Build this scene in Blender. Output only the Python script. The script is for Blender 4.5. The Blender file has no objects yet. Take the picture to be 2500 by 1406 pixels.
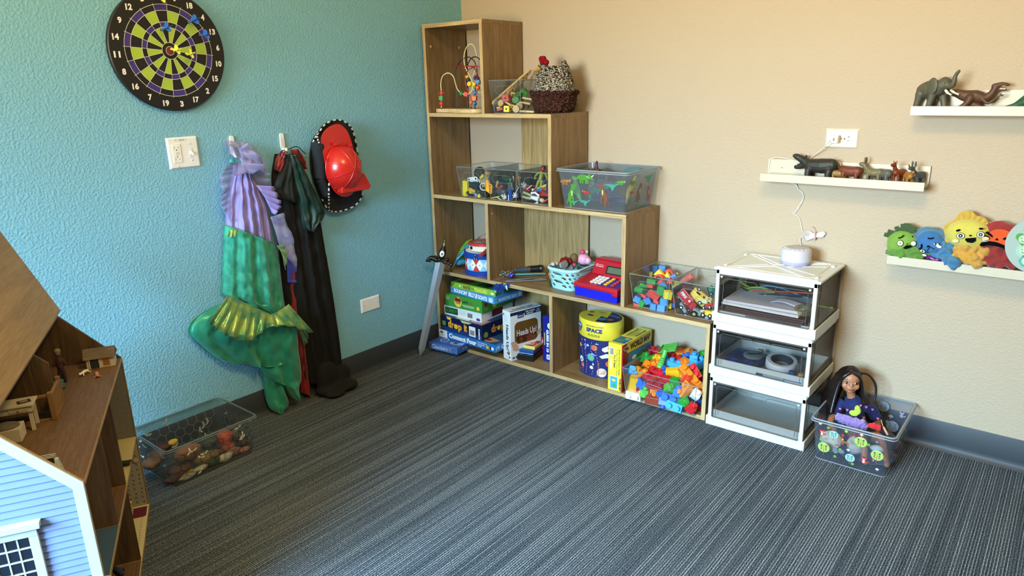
import bpy, bmesh, math, random
from mathutils import Vector, Matrix, Euler, noise
rnd = random.Random(7)
PI = math.pi
COL = bpy.context.scene.collection
# ---------------------------------------------------------------- camera model (metres; corner of the room at 0,0,0)
CAM = Vector((2.604546, -2.820298, 1.350173)); YAW, PITCH, ROLL, FPX = .687226, .282811, -.023933, 1715.75
_f0 = Vector((-math.sin(YAW), math.cos(YAW), 0)); _r = Vector((math.cos(YAW), math.sin(YAW), 0)); _u = Vector((0, 0, 1))
CF = _f0*math.cos(PITCH) - _u*math.sin(PITCH); _u2 = _u*math.cos(PITCH) + _f0*math.sin(PITCH)
CR = _r*math.cos(ROLL) + _u2*math.sin(ROLL); CU = -_r*math.sin(ROLL) + _u2*math.cos(ROLL)
def at(px, py, ax, val):
    "point where the sight line of a photo pixel meets the plane (axis ax = val)"
    d = CF*FPX + CR*(px-1250) - CU*(py-703)
    t = (val - CAM[ax])/d[ax]
    return CAM + d*t
# ---------------------------------------------------------------- materials
def lin(c):
    if isinstance(c, str):
        c = c.lstrip('#'); c = [int(c[i:i+2], 16)/255 for i in (0, 2, 4)]
        c = [x/12.92 if x <= .04045 else ((x+.055)/1.055)**2.4 for x in c]
    return (c[0], c[1], c[2], 1)
_mats = {}
def M(col, rough=.5, metal=0, name=None, spec=.5, bump=0, bscale=200, coat=0, sheen=0, vary=0, vscale=20, emit=0):
    key = (str(col), rough, metal, name, spec, bump, bscale, coat, sheen, vary, vscale, emit)
    if key in _mats: return _mats[key]
    m = bpy.data.materials.new(name or 'surface'); m.use_nodes = True
    nt = m.node_tree; b = nt.nodes['Principled BSDF']
    b.inputs['Base Color'].default_value = lin(col); b.inputs['Roughness'].default_value = rough
    b.inputs['Metallic'].default_value = metal; b.inputs['Specular IOR Level'].default_value = spec
    if coat: b.inputs['Coat Weight'].default_value = coat; b.inputs['Coat Roughness'].default_value = .15
    if sheen: b.inputs['Sheen Weight'].default_value = sheen; b.inputs['Sheen Roughness'].default_value = .4
    if emit: b.inputs['Emission Color'].default_value = lin(col); b.inputs['Emission Strength'].default_value = emit
    tc = nt.nodes.new('ShaderNodeTexCoord')
    n = nt.nodes.new('ShaderNodeTexNoise'); n.inputs['Scale'].default_value = vscale; n.inputs['Detail'].default_value = 4
    nt.links.new(tc.outputs['Object'], n.inputs['Vector'])
    v = vary or .06
    mx = nt.nodes.new('ShaderNodeMix'); mx.data_type = 'RGBA'; c = lin(col)
    mx.inputs['A'].default_value = tuple(x*(1-v) for x in c[:3])+(1,); mx.inputs['B'].default_value = tuple(min(1, x*(1+v)) for x in c[:3])+(1,)
    nt.links.new(n.outputs['Fac'], mx.inputs['Factor']); nt.links.new(mx.outputs['Result'], b.inputs['Base Color'])
    if bump:
        n2 = nt.nodes.new('ShaderNodeTexNoise'); n2.inputs['Scale'].default_value = bscale; n2.inputs['Detail'].default_value = 3
        nt.links.new(tc.outputs['Object'], n2.inputs['Vector'])
        bp = nt.nodes.new('ShaderNodeBump'); bp.inputs['Strength'].default_value = bump; bp.inputs['Distance'].default_value = .002
        nt.links.new(n2.outputs['Fac'], bp.inputs['Height']); nt.links.new(bp.outputs['Normal'], b.inputs['Normal'])
    _mats[key] = m; return m
def plastic(col): return M(col, .32, spec=.5)
def ink(col): return M(col, .45, name='printed ink')
def card(col): return M(col, .35, name='printed card')
def clear(name, tint='#f4f8fa', haze=.06, gloss=.5, hazecol='#dfe6ea', rough=.04, edge=.35):
    key = ('clear', name, tint, haze)
    if key in _mats: return _mats[key]
    m = bpy.data.materials.new(name); m.use_nodes = True; nt = m.node_tree; nt.nodes.clear()
    out = nt.nodes.new('ShaderNodeOutputMaterial'); tr = nt.nodes.new('ShaderNodeBsdfTransparent'); tr.inputs['Color'].default_value = lin(tint)
    df = nt.nodes.new('ShaderNodeBsdfDiffuse'); df.inputs['Color'].default_value = lin(hazecol)
    tl = nt.nodes.new('ShaderNodeBsdfTranslucent'); tl.inputs['Color'].default_value = lin(hazecol)
    ad = nt.nodes.new('ShaderNodeMixShader'); ad.inputs['Fac'].default_value = .5
    nt.links.new(df.outputs[0], ad.inputs[1]); nt.links.new(tl.outputs[0], ad.inputs[2])
    gl = nt.nodes.new('ShaderNodeBsdfGlossy'); gl.inputs['Roughness'].default_value = rough; gl.inputs['Color'].default_value = (1, 1, 1, 1)
    lw = nt.nodes.new('ShaderNodeLayerWeight'); lw.inputs['Blend'].default_value = .25
    mr = nt.nodes.new('ShaderNodeMath'); mr.operation = 'MULTIPLY_ADD'; mr.inputs[1].default_value = gloss*.4; mr.inputs[2].default_value = .012
    nt.links.new(lw.outputs['Facing'], mr.inputs[0])
    hz = nt.nodes.new('ShaderNodeMath'); hz.operation = 'MULTIPLY_ADD'; hz.inputs[1].default_value = edge*haze; hz.inputs[2].default_value = haze
    nt.links.new(lw.outputs['Facing'], hz.inputs[0])
    m1 = nt.nodes.new('ShaderNodeMixShader'); nt.links.new(hz.outputs[0], m1.inputs['Fac']); nt.links.new(tr.outputs[0], m1.inputs[1]); nt.links.new(ad.outputs[0], m1.inputs[2])
    m2 = nt.nodes.new('ShaderNodeMixShader'); nt.links.new(mr.outputs[0], m2.inputs['Fac']); nt.links.new(m1.outputs[0], m2.inputs[1]); nt.links.new(gl.outputs[0], m2.inputs[2])
    nt.links.new(m2.outputs[0], out.inputs['Surface']); _mats[key] = m; return m
def wood(name, c1, c2, scale=1, axis='z', rough=.45, rings=1.0):
    key = ('wood', name)
    if key in _mats: return _mats[key]
    m = bpy.data.materials.new(name); m.use_nodes = True; nt = m.node_tree; b = nt.nodes['Principled BSDF']
    tc = nt.nodes.new('ShaderNodeTexCoord'); mp = nt.nodes.new('ShaderNodeMapping')
    s = {'z': (14, 14, .9), 'x': (.9, 14, 14), 'y': (14, .9, 14)}[axis]
    mp.inputs['Scale'].default_value = tuple(q*scale for q in s)
    nt.links.new(tc.outputs['Object'], mp.inputs['Vector'])
    n1 = nt.nodes.new('ShaderNodeTexNoise'); n1.inputs['Scale'].default_value = 1.2; n1.inputs['Detail'].default_value = 3; n1.inputs['Distortion'].default_value = .6
    nt.links.new(mp.outputs[0], n1.inputs['Vector'])
    w = nt.nodes.new('ShaderNodeMath'); w.operation = 'MULTIPLY'; w.inputs[1].default_value = 26*rings
    nt.links.new(n1.outputs['Fac'], w.inputs[0])
    sn = nt.nodes.new('ShaderNodeMath'); sn.operation = 'SINE'; nt.links.new(w.outputs[0], sn.inputs[0])
    n2 = nt.nodes.new('ShaderNodeTexNoise'); n2.inputs['Scale'].default_value = 14; n2.inputs['Detail'].default_value = 6; nt.links.new(mp.outputs[0], n2.inputs['Vector'])
    ad = nt.nodes.new('ShaderNodeMath'); ad.operation = 'MULTIPLY_ADD'; ad.inputs[1].default_value = .13; nt.links.new(sn.outputs[0], ad.inputs[0]); nt.links.new(n2.outputs['Fac'], ad.inputs[2])
    cr = nt.nodes.new('ShaderNodeValToRGB'); cr.color_ramp.elements[0].position = .25; cr.color_ramp.elements[0].color = lin(c1)
    cr.color_ramp.elements[1].position = .75; cr.color_ramp.elements[1].color = lin(c2)
    nt.links.new(ad.outputs[0], cr.inputs['Fac']); nt.links.new(cr.outputs['Color'], b.inputs['Base Color']); b.inputs['Roughness'].default_value = rough
    _mats[key] = m; return m
# ---------------------------------------------------------------- mesh builder
def rotm(e): return Euler([math.radians(a) for a in e]).to_matrix()
class MB:
    def __init__(s, fr=None): s.v = []; s.f = []; s.m = []; s.fr = fr or Matrix.Identity(4); s.cm = 0; s.sm = []
    def add(s, vs, fs, m=0, T=None):
        o = len(s.v); X = s.fr @ T if T is not None else s.fr
        s.v += [X @ Vector(p) for p in vs]; s.f += [tuple(i+o for i in q) for q in fs]; s.m += [m]*len(fs); return s
    def box(s, x0, x1, y0, y1, z0, z1, m=0, T=None):
        v = [(x, y, z) for z in (z0, z1) for y in (y0, y1) for x in (x0, x1)]
        return s.add(v, [(0, 2, 3, 1), (4, 5, 7, 6), (0, 1, 5, 4), (2, 6, 7, 3), (0, 4, 6, 2), (1, 3, 7, 5)], m, T)
    def cbox(s, c, sz, rot=(0, 0, 0), m=0, taper=1):
        T = Matrix.Translation(c) @ rotm(rot).to_4x4(); a, b, d = [q/2 for q in sz]
        v = [(x*(taper if z > 0 else 1), y*(taper if z > 0 else 1), z) for z in (-d, d) for y in (-b, b) for x in (-a, a)]
        return s.add(v, [(0, 2, 3, 1), (4, 5, 7, 6), (0, 1, 5, 4), (2, 6, 7, 3), (0, 4, 6, 2), (1, 3, 7, 5)], m, T)
    def hexa(s, v, m=0):
        return s.add(v, [(0, 2, 3, 1), (4, 5, 7, 6), (0, 1, 5, 4), (2, 6, 7, 3), (0, 4, 6, 2), (1, 3, 7, 5)], m)
    def tube(s, pts, r, n=8, m=0, closed=False, flat=1.0, up=None):
        pts = [Vector(p) for p in pts]; N = len(pts); R = r if isinstance(r, (list, tuple)) else [r]*N
        vs = []; prev = None
        for i, p in enumerate(pts):
            a = pts[(i-1) % N] if (closed or i > 0) else p; b = pts[(i+1) % N] if (closed or i < N-1) else p
            t = (b-a)
            if t.length < 1e-9: t = Vector((0, 0, 1))
            t.normalize()
            if prev is None:
                u = Vector(up) if up else (Vector((0, 0, 1)) if abs(t.z) < .9 else Vector((1, 0, 0)))
                prev = (u - t*u.dot(t)).normalized()
            else:
                q = prev - t*prev.dot(t)
                if q.length > 1e-6: prev = q.normalized()
            w = t.cross(prev)
            for k in range(n):
                an = 2*PI*k/n; vs.append(p + (prev*math.cos(an)*flat + w*math.sin(an))*R[i])
        fs = []
        for i in range(N if closed else N-1):
            j = (i+1) % N
            for k in range(n): fs.append((i*n+k, i*n+(k+1) % n, j*n+(k+1) % n, j*n+k))
        if not closed: fs.append(tuple(range(n))[::-1]); fs.append(tuple((N-1)*n+k for k in range(n)))
        return s.add(vs, fs, m)
    def cyl(s, p0, p1, r0, r1=None, n=20, m=0): return s.tube([p0, p1], [r0, r0 if r1 is None else r1], n, m)
    def ball(s, c, r, rot=(0, 0, 0), nu=16, nv=10, m=0, T=None):
        r = r if isinstance(r, (list, tuple)) else (r, r, r); X = Matrix.Translation(c) @ rotm(rot).to_4x4()
        vs = [(0, 0, -r[2])]
        for i in range(1, nv):
            a = -PI/2 + PI*i/nv
            for k in range(nu): b = 2*PI*k/nu; vs.append((r[0]*math.cos(a)*math.cos(b), r[1]*math.cos(a)*math.sin(b), r[2]*math.sin(a)))
        vs.append((0, 0, r[2])); L = len(vs)-1; fs = []
        for k in range(nu): fs.append((0, 1+(k+1) % nu, 1+k)); fs.append((L, L-nu+k, L-nu+(k+1) % nu))
        for i in range(nv-2):
            for k in range(nu): fs.append((1+i*nu+k, 1+i*nu+(k+1) % nu, 1+(i+1)*nu+(k+1) % nu, 1+(i+1)*nu+k))
        return s.add(vs, fs, m, X if T is None else T @ X)
    def lathe(s, prof, c=(0, 0, 0), n=32, m=0, rot=(0, 0, 0), sx=1, sy=1):
        T = Matrix.Translation(c) @ rotm(rot).to_4x4(); vs = []; fs = []
        for r, z in prof:
            for k in range(n): a = 2*PI*k/n; vs.append((r*sx*math.cos(a), r*sy*math.sin(a), z))
        for i in range(len(prof)-1):
            for k in range(n): fs.append((i*n+k, i*n+(k+1) % n, (i+1)*n+(k+1) % n, (i+1)*n+k))
        fs += [] if tuple(prof[0]) == tuple(prof[-1]) else [tuple(range(n))[::-1], tuple((len(prof)-1)*n+k for k in range(n))]
        return s.add(vs, fs, m, T)
    def prism(s, poly, z0, z1, m=0, T=None):
        n = len(poly); vs = [(x, y, z0) for x, y in poly] + [(x, y, z1) for x, y in poly]
        fs = [tuple(range(n))[::-1], tuple(range(n, 2*n))] + [(i, (i+1) % n, n+(i+1) % n, n+i) for i in range(n)]
        return s.add(vs, fs, m, T)
    def grid(s, fn, nu, nv, m=0):
        vs = [fn(i/nu, j/nv) for j in range(nv+1) for i in range(nu+1)]
        fs = [(j*(nu+1)+i, j*(nu+1)+i+1, (j+1)*(nu+1)+i+1, (j+1)*(nu+1)+i) for j in range(nv) for i in range(nu)]
        return s.add(vs, fs, m)
    # flat printing in the local xy plane, a hair above the surface
    def rect(s, x0, y0, x1, y1, m=0, z=.0004): return s.add([(x0, y0, z), (x1, y0, z), (x1, y1, z), (x0, y1, z)], [(0, 1, 2, 3)], m)
    def poly(s, pts, m=0, z=.0004): return s.add([(x, y, z) for x, y in pts], [tuple(range(len(pts)))], m)
    def disc(s, cx, cy, r, m=0, z=.0004, ry=None, n=24, rot=0):
        ry = r if ry is None else ry; c, q = math.cos(rot), math.sin(rot)
        return s.poly([(cx+r*math.cos(2*PI*k/n)*c-ry*math.sin(2*PI*k/n)*q, cy+r*math.cos(2*PI*k/n)*q+ry*math.sin(2*PI*k/n)*c) for k in range(n)], m, z)
    def ring(s, cx, cy, r0, r1, a0=0, a1=2*PI, m=0, z=.0004, n=32):
        vs = []; 
        for k in range(n+1): a = a0+(a1-a0)*k/n; vs += [(cx+r0*math.cos(a), cy+r0*math.sin(a), z), (cx+r1*math.cos(a), cy+r1*math.sin(a), z)]
        return s.add(vs, [(2*k, 2*k+1, 2*k+3, 2*k+2) for k in range(n)], m)
    def line(s, pts, w, m=0, z=.0004):
        for (a, b), (c, d) in zip(pts[:-1], pts[1:]):
            L = math.hypot(c-a, d-b) or 1; nx, ny = -(d-b)/L*w/2, (c-a)/L*w/2
            s.add([(a-nx, b-ny, z), (c-nx, d-ny, z), (c+nx, d+ny, z), (a+nx, b+ny, z)], [(0, 1, 2, 3)], m)
        return s
    def text(s, t, x, y, w, h, m=0, z=.0006, bold=.02, shear=0, rot=0):
        vs, fs = glyphs(t, bold, shear); c, q = math.cos(math.radians(rot)), math.sin(math.radians(rot))
        return s.add([(x+(px*w)*c-(py*h)*q, y+(px*w)*q+(py*h)*c, z) for px, py in vs], fs, m)
    def star(s, cx, cy, r, m=0, z=.0004, n=5, k=.42, rot=0):
        return s.poly([(cx+(r if i % 2 == 0 else r*k)*math.sin(PI*i/n+rot), cy+(r if i % 2 == 0 else r*k)*math.cos(PI*i/n+rot)) for i in range(2*n)], m, z)
    def build(s, name, mats, parent=None, smooth=None, bevel=0, seg=2, solid=0, sub=0, loc=None):
        me = bpy.data.meshes.new(name); o = bpy.data.objects.new(name, me); COL.objects.link(o)
        org = Vector(loc) if loc is not None else None
        vs = s.v if org is None else [p-org for p in s.v]
        me.from_pydata([tuple(p) for p in vs], [], s.f)
        for mt in (mats if isinstance(mats, (list, tuple)) else [mats]): me.materials.append(mt)
        me.polygons.foreach_set('material_index', s.m)
        if smooth is not None:
            me.polygons.foreach_set('use_smooth', [True]*len(me.polygons))
            if smooth < 180: me.set_sharp_from_angle(angle=math.radians(smooth))
        me.update()
        if org is not None: o.location = org
        if parent is not None: o.parent = parent
        if solid: md = o.modifiers.new('thickness', 'SOLIDIFY'); md.thickness = solid; md.offset = 0
        if bevel: md = o.modifiers.new('rounded edges', 'BEVEL'); md.width = bevel; md.segments = seg; md.limit_method = 'ANGLE'; md.angle_limit = math.radians(40)
        if sub: md = o.modifiers.new('smooth', 'SUBSURF'); md.levels = sub; md.render_levels = sub
        return o
    def blob(s, name, mats, parent=None, vox=.002, smooth=6, loc=None, decim=0, disp=0, dscale=60):
        "fuse overlapping shapes into one continuous skin"
        o = s.build('tmp', mats, loc=loc); md = o.modifiers.new('r', 'REMESH'); md.mode = 'VOXEL'; md.voxel_size = vox; md.use_smooth_shade = True
        if smooth: sm = o.modifiers.new('s', 'SMOOTH'); sm.iterations = smooth; sm.factor = .5
        dg = bpy.context.evaluated_depsgraph_get(); me = bpy.data.meshes.new_from_object(o.evaluated_get(dg)); L = o.location.copy()
        bpy.data.objects.remove(o); me.name = name
        if disp:
            ns = [v.normal.copy() for v in me.vertices]
            for v, nn in zip(me.vertices, ns): v.co += nn*disp*noise.noise(v.co*dscale)
        me.polygons.foreach_set('use_smooth', [True]*len(me.polygons))
        if not me.materials:
            for mt in (mats if isinstance(mats, (list, tuple)) else [mats]): me.materials.append(mt)
        q = bpy.data.objects.new(name, me); COL.objects.link(q); q.location = L
        if parent is not None: q.parent = parent
        return q
_gl = {}
def glyphs(t, bold, shear):
    key = (t, bold, shear)
    if key not in _gl:
        cu = bpy.data.curves.new('t', 'FONT'); cu.body = t; cu.offset = bold; cu.shear = shear; cu.resolution_u = 3; cu.fill_mode = 'FRONT'
        o = bpy.data.objects.new('t', cu); COL.objects.link(o); dg = bpy.context.evaluated_depsgraph_get()
        me = bpy.data.meshes.new_from_object(o.evaluated_get(dg)); vs = [(v.co.x, v.co.y) for v in me.vertices]; fs = [tuple(p.vertices) for p in me.polygons]
        bpy.data.objects.remove(o); bpy.data.curves.remove(cu)
        x0 = min(a for a, b in vs); x1 = max(a for a, b in vs); y0 = min(b for a, b in vs); y1 = max(b for a, b in vs)
        _gl[key] = ([((a-x0)/(x1-x0), (b-y0)/(y1-y0)) for a, b in vs], fs)
    return _gl[key]
def frame(o, ux, uy):
    ux = Vector(ux).normalized(); uy = Vector(uy); uy = (uy-ux*uy.dot(ux)).normalized(); n = ux.cross(uy)
    return Matrix((( ux.x, uy.x, n.x, o[0]), (ux.y, uy.y, n.y, o[1]), (ux.z, uy.z, n.z, o[2]), (0, 0, 0, 1)))
def tag(o, label=None, cat=None, group=None, kind=None):
    if label: o['label'] = label
    if cat: o['category'] = cat
    if group: o['group'] = group
    if kind: o['kind'] = kind
    return o
def thing(name, label, cat, loc=(0, 0, 0), rz=0, group=None, rot=None):
    o = bpy.data.objects.new(name, None); COL.objects.link(o); o.location = loc
    o.rotation_euler = rot if rot else (0, 0, math.radians(rz)); o.empty_display_size = .02
    return tag(o, label, cat, group)
def struct(o): o['kind'] = 'structure'; return o
def dup(o, parent=None, keep=False):
    c = o.copy(); COL.objects.link(c); c.parent = parent
    for ch in list(o.children): dup(ch, c)
    return c
def place(o, loc, rot=(0, 0, 0), sc=1):
    o.location = loc; o.rotation_euler = [math.radians(a) for a in rot]; o.scale = (sc, sc, sc) if not isinstance(sc, (list, tuple)) else sc; return o
def bez(pts, n=8, closed=False):
    "Catmull-Rom through points"
    P = [Vector(p) for p in pts]; out = []; N = len(P)
    for i in range(N if closed else N-1):
        g = (lambda k: P[k % N]) if closed else (lambda k: P[max(0, min(N-1, k))])
        a, b, c, d = g(i-1), g(i), g(i+1), g(i+2)
        for k in range(n):
            t = k/n; out.append(.5*((2*b)+(c-a)*t+(2*a-5*b+4*c-d)*t*t+(3*b-a-3*c+d)*t**3))
    if not closed: out.append(P[-1])
    return out
# ================================================================ the room
RX, RY, RZ = 4.4, -4.6, 2.6
def wall_mat(name, col, bs=.5):
    m = bpy.data.materials.new(name); m.use_nodes = True; nt = m.node_tree; b = nt.nodes['Principled BSDF']
    b.inputs['Base Color'].default_value = lin(col); b.inputs['Roughness'].default_value = .62; b.inputs['Specular IOR Level'].default_value = .35
    tc = nt.nodes.new('ShaderNodeTexCoord')
    n = nt.nodes.new('ShaderNodeTexNoise'); n.inputs['Scale'].default_value = 120; n.inputs['Detail'].default_value = 2; n.inputs['Roughness'].default_value = .45; n.inputs['Distortion'].default_value = .12
    n2 = nt.nodes.new('ShaderNodeTexNoise'); n2.inputs['Scale'].default_value = 45; n2.inputs['Detail'].default_value = 2
    nt.links.new(tc.outputs['Object'], n.inputs['Vector']); nt.links.new(tc.outputs['Object'], n2.inputs['Vector'])
    r = nt.nodes.new('ShaderNodeMapRange'); r.interpolation_type = 'SMOOTHSTEP'; r.inputs['From Min'].default_value = .36; r.inputs['From Max'].default_value = .72
    nt.links.new(n.outputs['Fac'], r.inputs['Value'])
    a = nt.nodes.new('ShaderNodeMath'); a.operation = 'MULTIPLY_ADD'; a.inputs[1].default_value = .5
    nt.links.new(n2.outputs['Fac'], a.inputs[0]); nt.links.new(r.outputs['Result'], a.inputs[2])
    bp = nt.nodes.new('ShaderNodeBump'); bp.inputs['Strength'].default_value = bs; bp.inputs['Distance'].default_value = .002
    nt.links.new(a.outputs[0], bp.inputs['Height']); nt.links.new(bp.outputs['Normal'], b.inputs['Normal'])
    return m
BLUE = wall_mat('teal blue textured paint', '#80bcd6'); CREAM = wall_mat('cream textured paint', '#b1a08a', .32)
WHITEP = wall_mat('ceiling paint', '#e9e6de')
def carpet():
    m = bpy.data.materials.new('striped loop carpet'); m.use_nodes = True; nt = m.node_tree; b = nt.nodes['Principled BSDF']; L = nt.links.new
    b.inputs['Roughness'].default_value = .95; b.inputs['Specular IOR Level'].default_value = .1
    tc = nt.nodes.new('ShaderNodeTexCoord')
    def noi(sc, s=1, d=2):
        mp = nt.nodes.new('ShaderNodeMapping'); mp.inputs['Scale'].default_value = sc; L(tc.outputs['Object'], mp.inputs['Vector'])
        n = nt.nodes.new('ShaderNodeTexNoise'); n.inputs['Scale'].default_value = s; n.inputs['Detail'].default_value = d; L(mp.outputs[0], n.inputs['Vector']); return n.outputs['Fac']
    def mth(op, a, bb=None, cc=None):
        n = nt.nodes.new('ShaderNodeMath'); n.operation = op
        for i, q in enumerate((a, bb, cc)):
            if q is None: continue
            if isinstance(q, (int, float)): n.inputs[i].default_value = q
            else: L(q, n.inputs[i])
        return n.outputs[0]
    sep = nt.nodes.new('ShaderNodeSeparateXYZ'); L(tc.outputs['Object'], sep.inputs[0])
    rib = mth('SINE', mth('MULTIPLY', sep.outputs['X'], 2*PI/.0078))
    def step(v, lo, hi):
        n = nt.nodes.new('ShaderNodeMapRange'); n.interpolation_type = 'SMOOTHSTEP'; n.inputs['From Min'].default_value = lo; n.inputs['From Max'].default_value = hi; L(v, n.inputs['Value']); return n.outputs['Result']
    lines = mth('MULTIPLY', step(rib, .25, .95), step(noi((75, .5, 1), 1, 2), .36, .60)); dark = step(noi((60, .8, 1), 1, 2), .45, .62)
    tuft = noi((300, 210, 1), 1, 2); speck = step(noi((330, 240, 1), 1, 1), .3, .72); patch = noi((3, 1.5, 1), 1, 3)
    v = mth('ADD', mth('MULTIPLY', speck, .5), mth('MULTIPLY', lines, .36)); v = mth('SUBTRACT', v, mth('MULTIPLY', dark, .08))
    v = mth('ADD', v, mth('MULTIPLY', rib, .07)); v = mth('ADD', v, mth('MULTIPLY', patch, .24)); v = mth('ADD', v, .01)
    cr = nt.nodes.new('ShaderNodeValToRGB'); e = cr.color_ramp.elements
    e[0].position = .1; e[0].color = lin('#1c242d'); e[1].position = .95; e[1].color = lin('#a9b0b6')
    q = e.new(.45); q.color = lin('#4e5760'); q = e.new(.62); q.color = lin('#687078')
    L(v, cr.inputs['Fac']); L(cr.outputs['Color'], b.inputs['Base Color'])
    bp = nt.nodes.new('ShaderNodeBump'); bp.inputs['Strength'].default_value = .6; bp.inputs['Distance'].default_value = .003
    L(mth('ADD', mth('MULTIPLY', rib, .5), tuft), bp.inputs['Height']); L(bp.outputs['Normal'], b.inputs['Normal'])
    return m
T = .12
struct(MB().box(0, RX, RY, 0, -.1, 0).build('floor', carpet()))
struct(MB().box(-T, 0, RY-T, T, -.1, RZ).build('wall_left', BLUE))
struct(MB().box(0, RX+T, 0, T, -.1, RZ).build('wall_back', CREAM))
struct(MB().box(RX, RX+T, RY-T, 0, -.1, RZ).build('wall_right', CREAM))
struct(MB().box(-T, RX+T, RY-T, T, RZ, RZ+.1).build('ceiling', WHITEP))
# front wall (behind the camera) with a window near the blue wall
WX0, WX1, WZ0, WZ1 = .45, 1.95, .85, 2.2
w = MB()
w.box(0, WX0, RY-T, RY, -.1, RZ); w.box(WX1, RX, RY-T, RY, -.1, RZ); w.box(WX0, WX1, RY-T, RY, -.1, WZ0); w.box(WX0, WX1, RY-T, RY, WZ1, RZ)
struct(w.build('wall_front', CREAM))
wf = MB(); fr = .05
for a in ((WX0, WX0+fr, WZ0, WZ1), (WX1-fr, WX1, WZ0, WZ1), (WX0+fr, WX1-fr, WZ0, WZ0+fr), (WX0+fr, WX1-fr, WZ1-fr, WZ1), ((WX0+WX1)/2-.02, (WX0+WX1)/2+.02, WZ0+fr, WZ1-fr)):
    wf.box(a[0], a[1], RY-.09, RY-.03, a[2], a[3])
wo = struct(wf.build('window_1', M('#f2f2ee', .4)))
MB().box(WX0+fr, WX1-fr, RY-.064, RY-.06, WZ0+fr, WZ1-fr).build('pane', clear('window glass', '#ffffff', .0, .4), wo)
# rubber cove base
BH = .1135; BM = M('#30353b', .5, name='grey rubber cove base', vary=.05)
def cove(name, run, T4):
    p = [(0, 0), (.016, 0), (.0155, .003), (.008, .009), (.0045, .017), (.004, .03), (.004, BH-.002), (.003, BH), (0, BH)]
    struct(MB().prism(p, 0, run, 0, T4).build(name, BM, smooth=40))
cove('baseboard_left', -RY, Matrix(((1, 0, 0, 0), (0, 0, -1, 0), (0, 1, 0, 0), (0, 0, 0, 1))))
cove('baseboard_back', RX, Matrix(((0, 0, 1, 0), (-1, 0, 0, 0), (0, 1, 0, 0), (0, 0, 0, 1))))
cove('baseboard_right', -RY, Matrix(((-1, 0, 0, RX), (0, 0, -1, 0), (0, 1, 0, 0), (0, 0, 0, 1))))
# ---------------------------------------------------------------- light: daylight through the window, a warm ceiling lamp
def area(name, loc, rot, size, power, col, sy=None):
    d = bpy.data.lights.new(name, 'AREA'); d.energy = power; d.color = col; d.size = size
    if sy: d.shape = 'RECTANGLE'; d.size_y = sy
    o = bpy.data.objects.new(name, d); COL.objects.link(o); o.location = loc; o.rotation_euler = rot; return o
def beam(name, tilt, power, col, spread):
    o = area(name, ((WX0+WX1)/2, RY-.14, (WZ0+WZ1)/2), (math.radians(90+tilt), 0, math.radians(-8)), WX1-WX0, power, col, WZ1-WZ0); o.data.spread = math.radians(spread)
beam('window_sky_light', -38, 175, (.42, .74, 1.0), 92)          # blue skylight falling in and down
beam('window_ground_bounce', 32, 92, (1.0, .70, .24), 100)        # warm light thrown up from the sunlit ground outside
cl = thing('ceiling_light', 'round frosted ceiling lamp above the play corner', 'lamp', (2.2, -1.9, RZ))
MB().lathe([(.02, 0), (.2, 0), (.21, -.02), (.2, -.035)][::-1]).build('rim', M('#dddddd', .3, 1), cl, smooth=40)
MB().lathe([(.19, -.03), (.17, -.07), (.1, -.095), (.01, -.1)][::-1]).build('diffuser', M('#ffe6c4', .5, emit=1.5), cl, smooth=60)
area('ceiling_lamp_light', (2.2, -1.9, RZ-.13), (0, 0, 0), .5, 30, (1, .72, .32))
wd = bpy.data.worlds.new('sky'); bpy.context.scene.world = wd; wd.use_nodes = True; nt = wd.node_tree
bg = nt.nodes['Background']; sky = nt.nodes.new('ShaderNodeTexSky'); sky.sky_type = 'NISHITA'; sky.sun_disc = False; sky.sun_elevation = math.radians(35); sky.sun_rotation = math.radians(60)
nt.links.new(sky.outputs[0], bg.inputs['Color']); bg.inputs['Strength'].default_value = .25
# ---------------------------------------------------------------- camera
cd = bpy.data.cameras.new('camera'); cam = bpy.data.objects.new('camera', cd); COL.objects.link(cam)
cd.sensor_fit = 'HORIZONTAL'; cd.sensor_width = 36; cd.lens = FPX/2500*36; cd.clip_start = .02
cam.matrix_world = Matrix(((CR.x, CU.x, -CF.x, CAM.x), (CR.y, CU.y, -CF.y, CAM.y), (CR.z, CU.z, -CF.z, CAM.z), (0, 0, 0, 1)))
sc = bpy.context.scene; sc.camera = cam
sc.view_settings.view_transform = 'Standard'; sc.view_settings.look = 'None'; sc.view_settings.exposure = .31; sc.view_settings.gamma = 1
# ================================================================ stepped bookcase
L0, L1, L2, L3, L4 = .0175, .419, .8176, 1.2203, 1.632
BT = .0175; SX = .0144; YF, YB = -.2992, -.0128
PX = [SX, .3963, .7747, 1.1546, 1.5447]      # outer/right faces of the uprights
OAKV = wood('oak laminate upright', '#735a3a', '#957850', 1, 'z'); OAKH = wood('oak laminate shelf', '#6f5738', '#94774e', 1, 'x')
OAKB = wood('oak laminate back board', '#8a7049', '#b0915f', .8, 'z', rings=1.6); EDGE = wood('pale edge banding', '#a08258', '#c8ab7c', 1, 'x')
bc = thing('stepped_bookcase', 'stair-stepped oak laminate bookcase standing in the corner against the cream wall', 'bookcase', (.78, -.156, 0))
def S(mb, name, mats, **k):
    o = mb.build(name, mats, **k); o.parent = bc; o.matrix_parent_inverse = Matrix.Translation((-.78, .156, 0)); return o
def board(name, x0, x1, z1, z0=None, mats=None):
    b = MB(); z0 = z1-BT if z0 is None else z0
    b.box(x0, x1, YF+.0006, YB, z0, z1); b.box(x0, x1, YF, YF+.0007, z0, z1, 1); S(b, name, mats or [OAKH, EDGE])
board('shelf_board', SX+BT, PX[4]-BT, L0, 0)
board('shelf_board', SX+BT, PX[4]+.0, L1); board('shelf_board', SX+BT, PX[3], L2); board('shelf_board', SX+BT, PX[2], L3); board('shelf_board', SX-.001, PX[1]+.001, L4)
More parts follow.
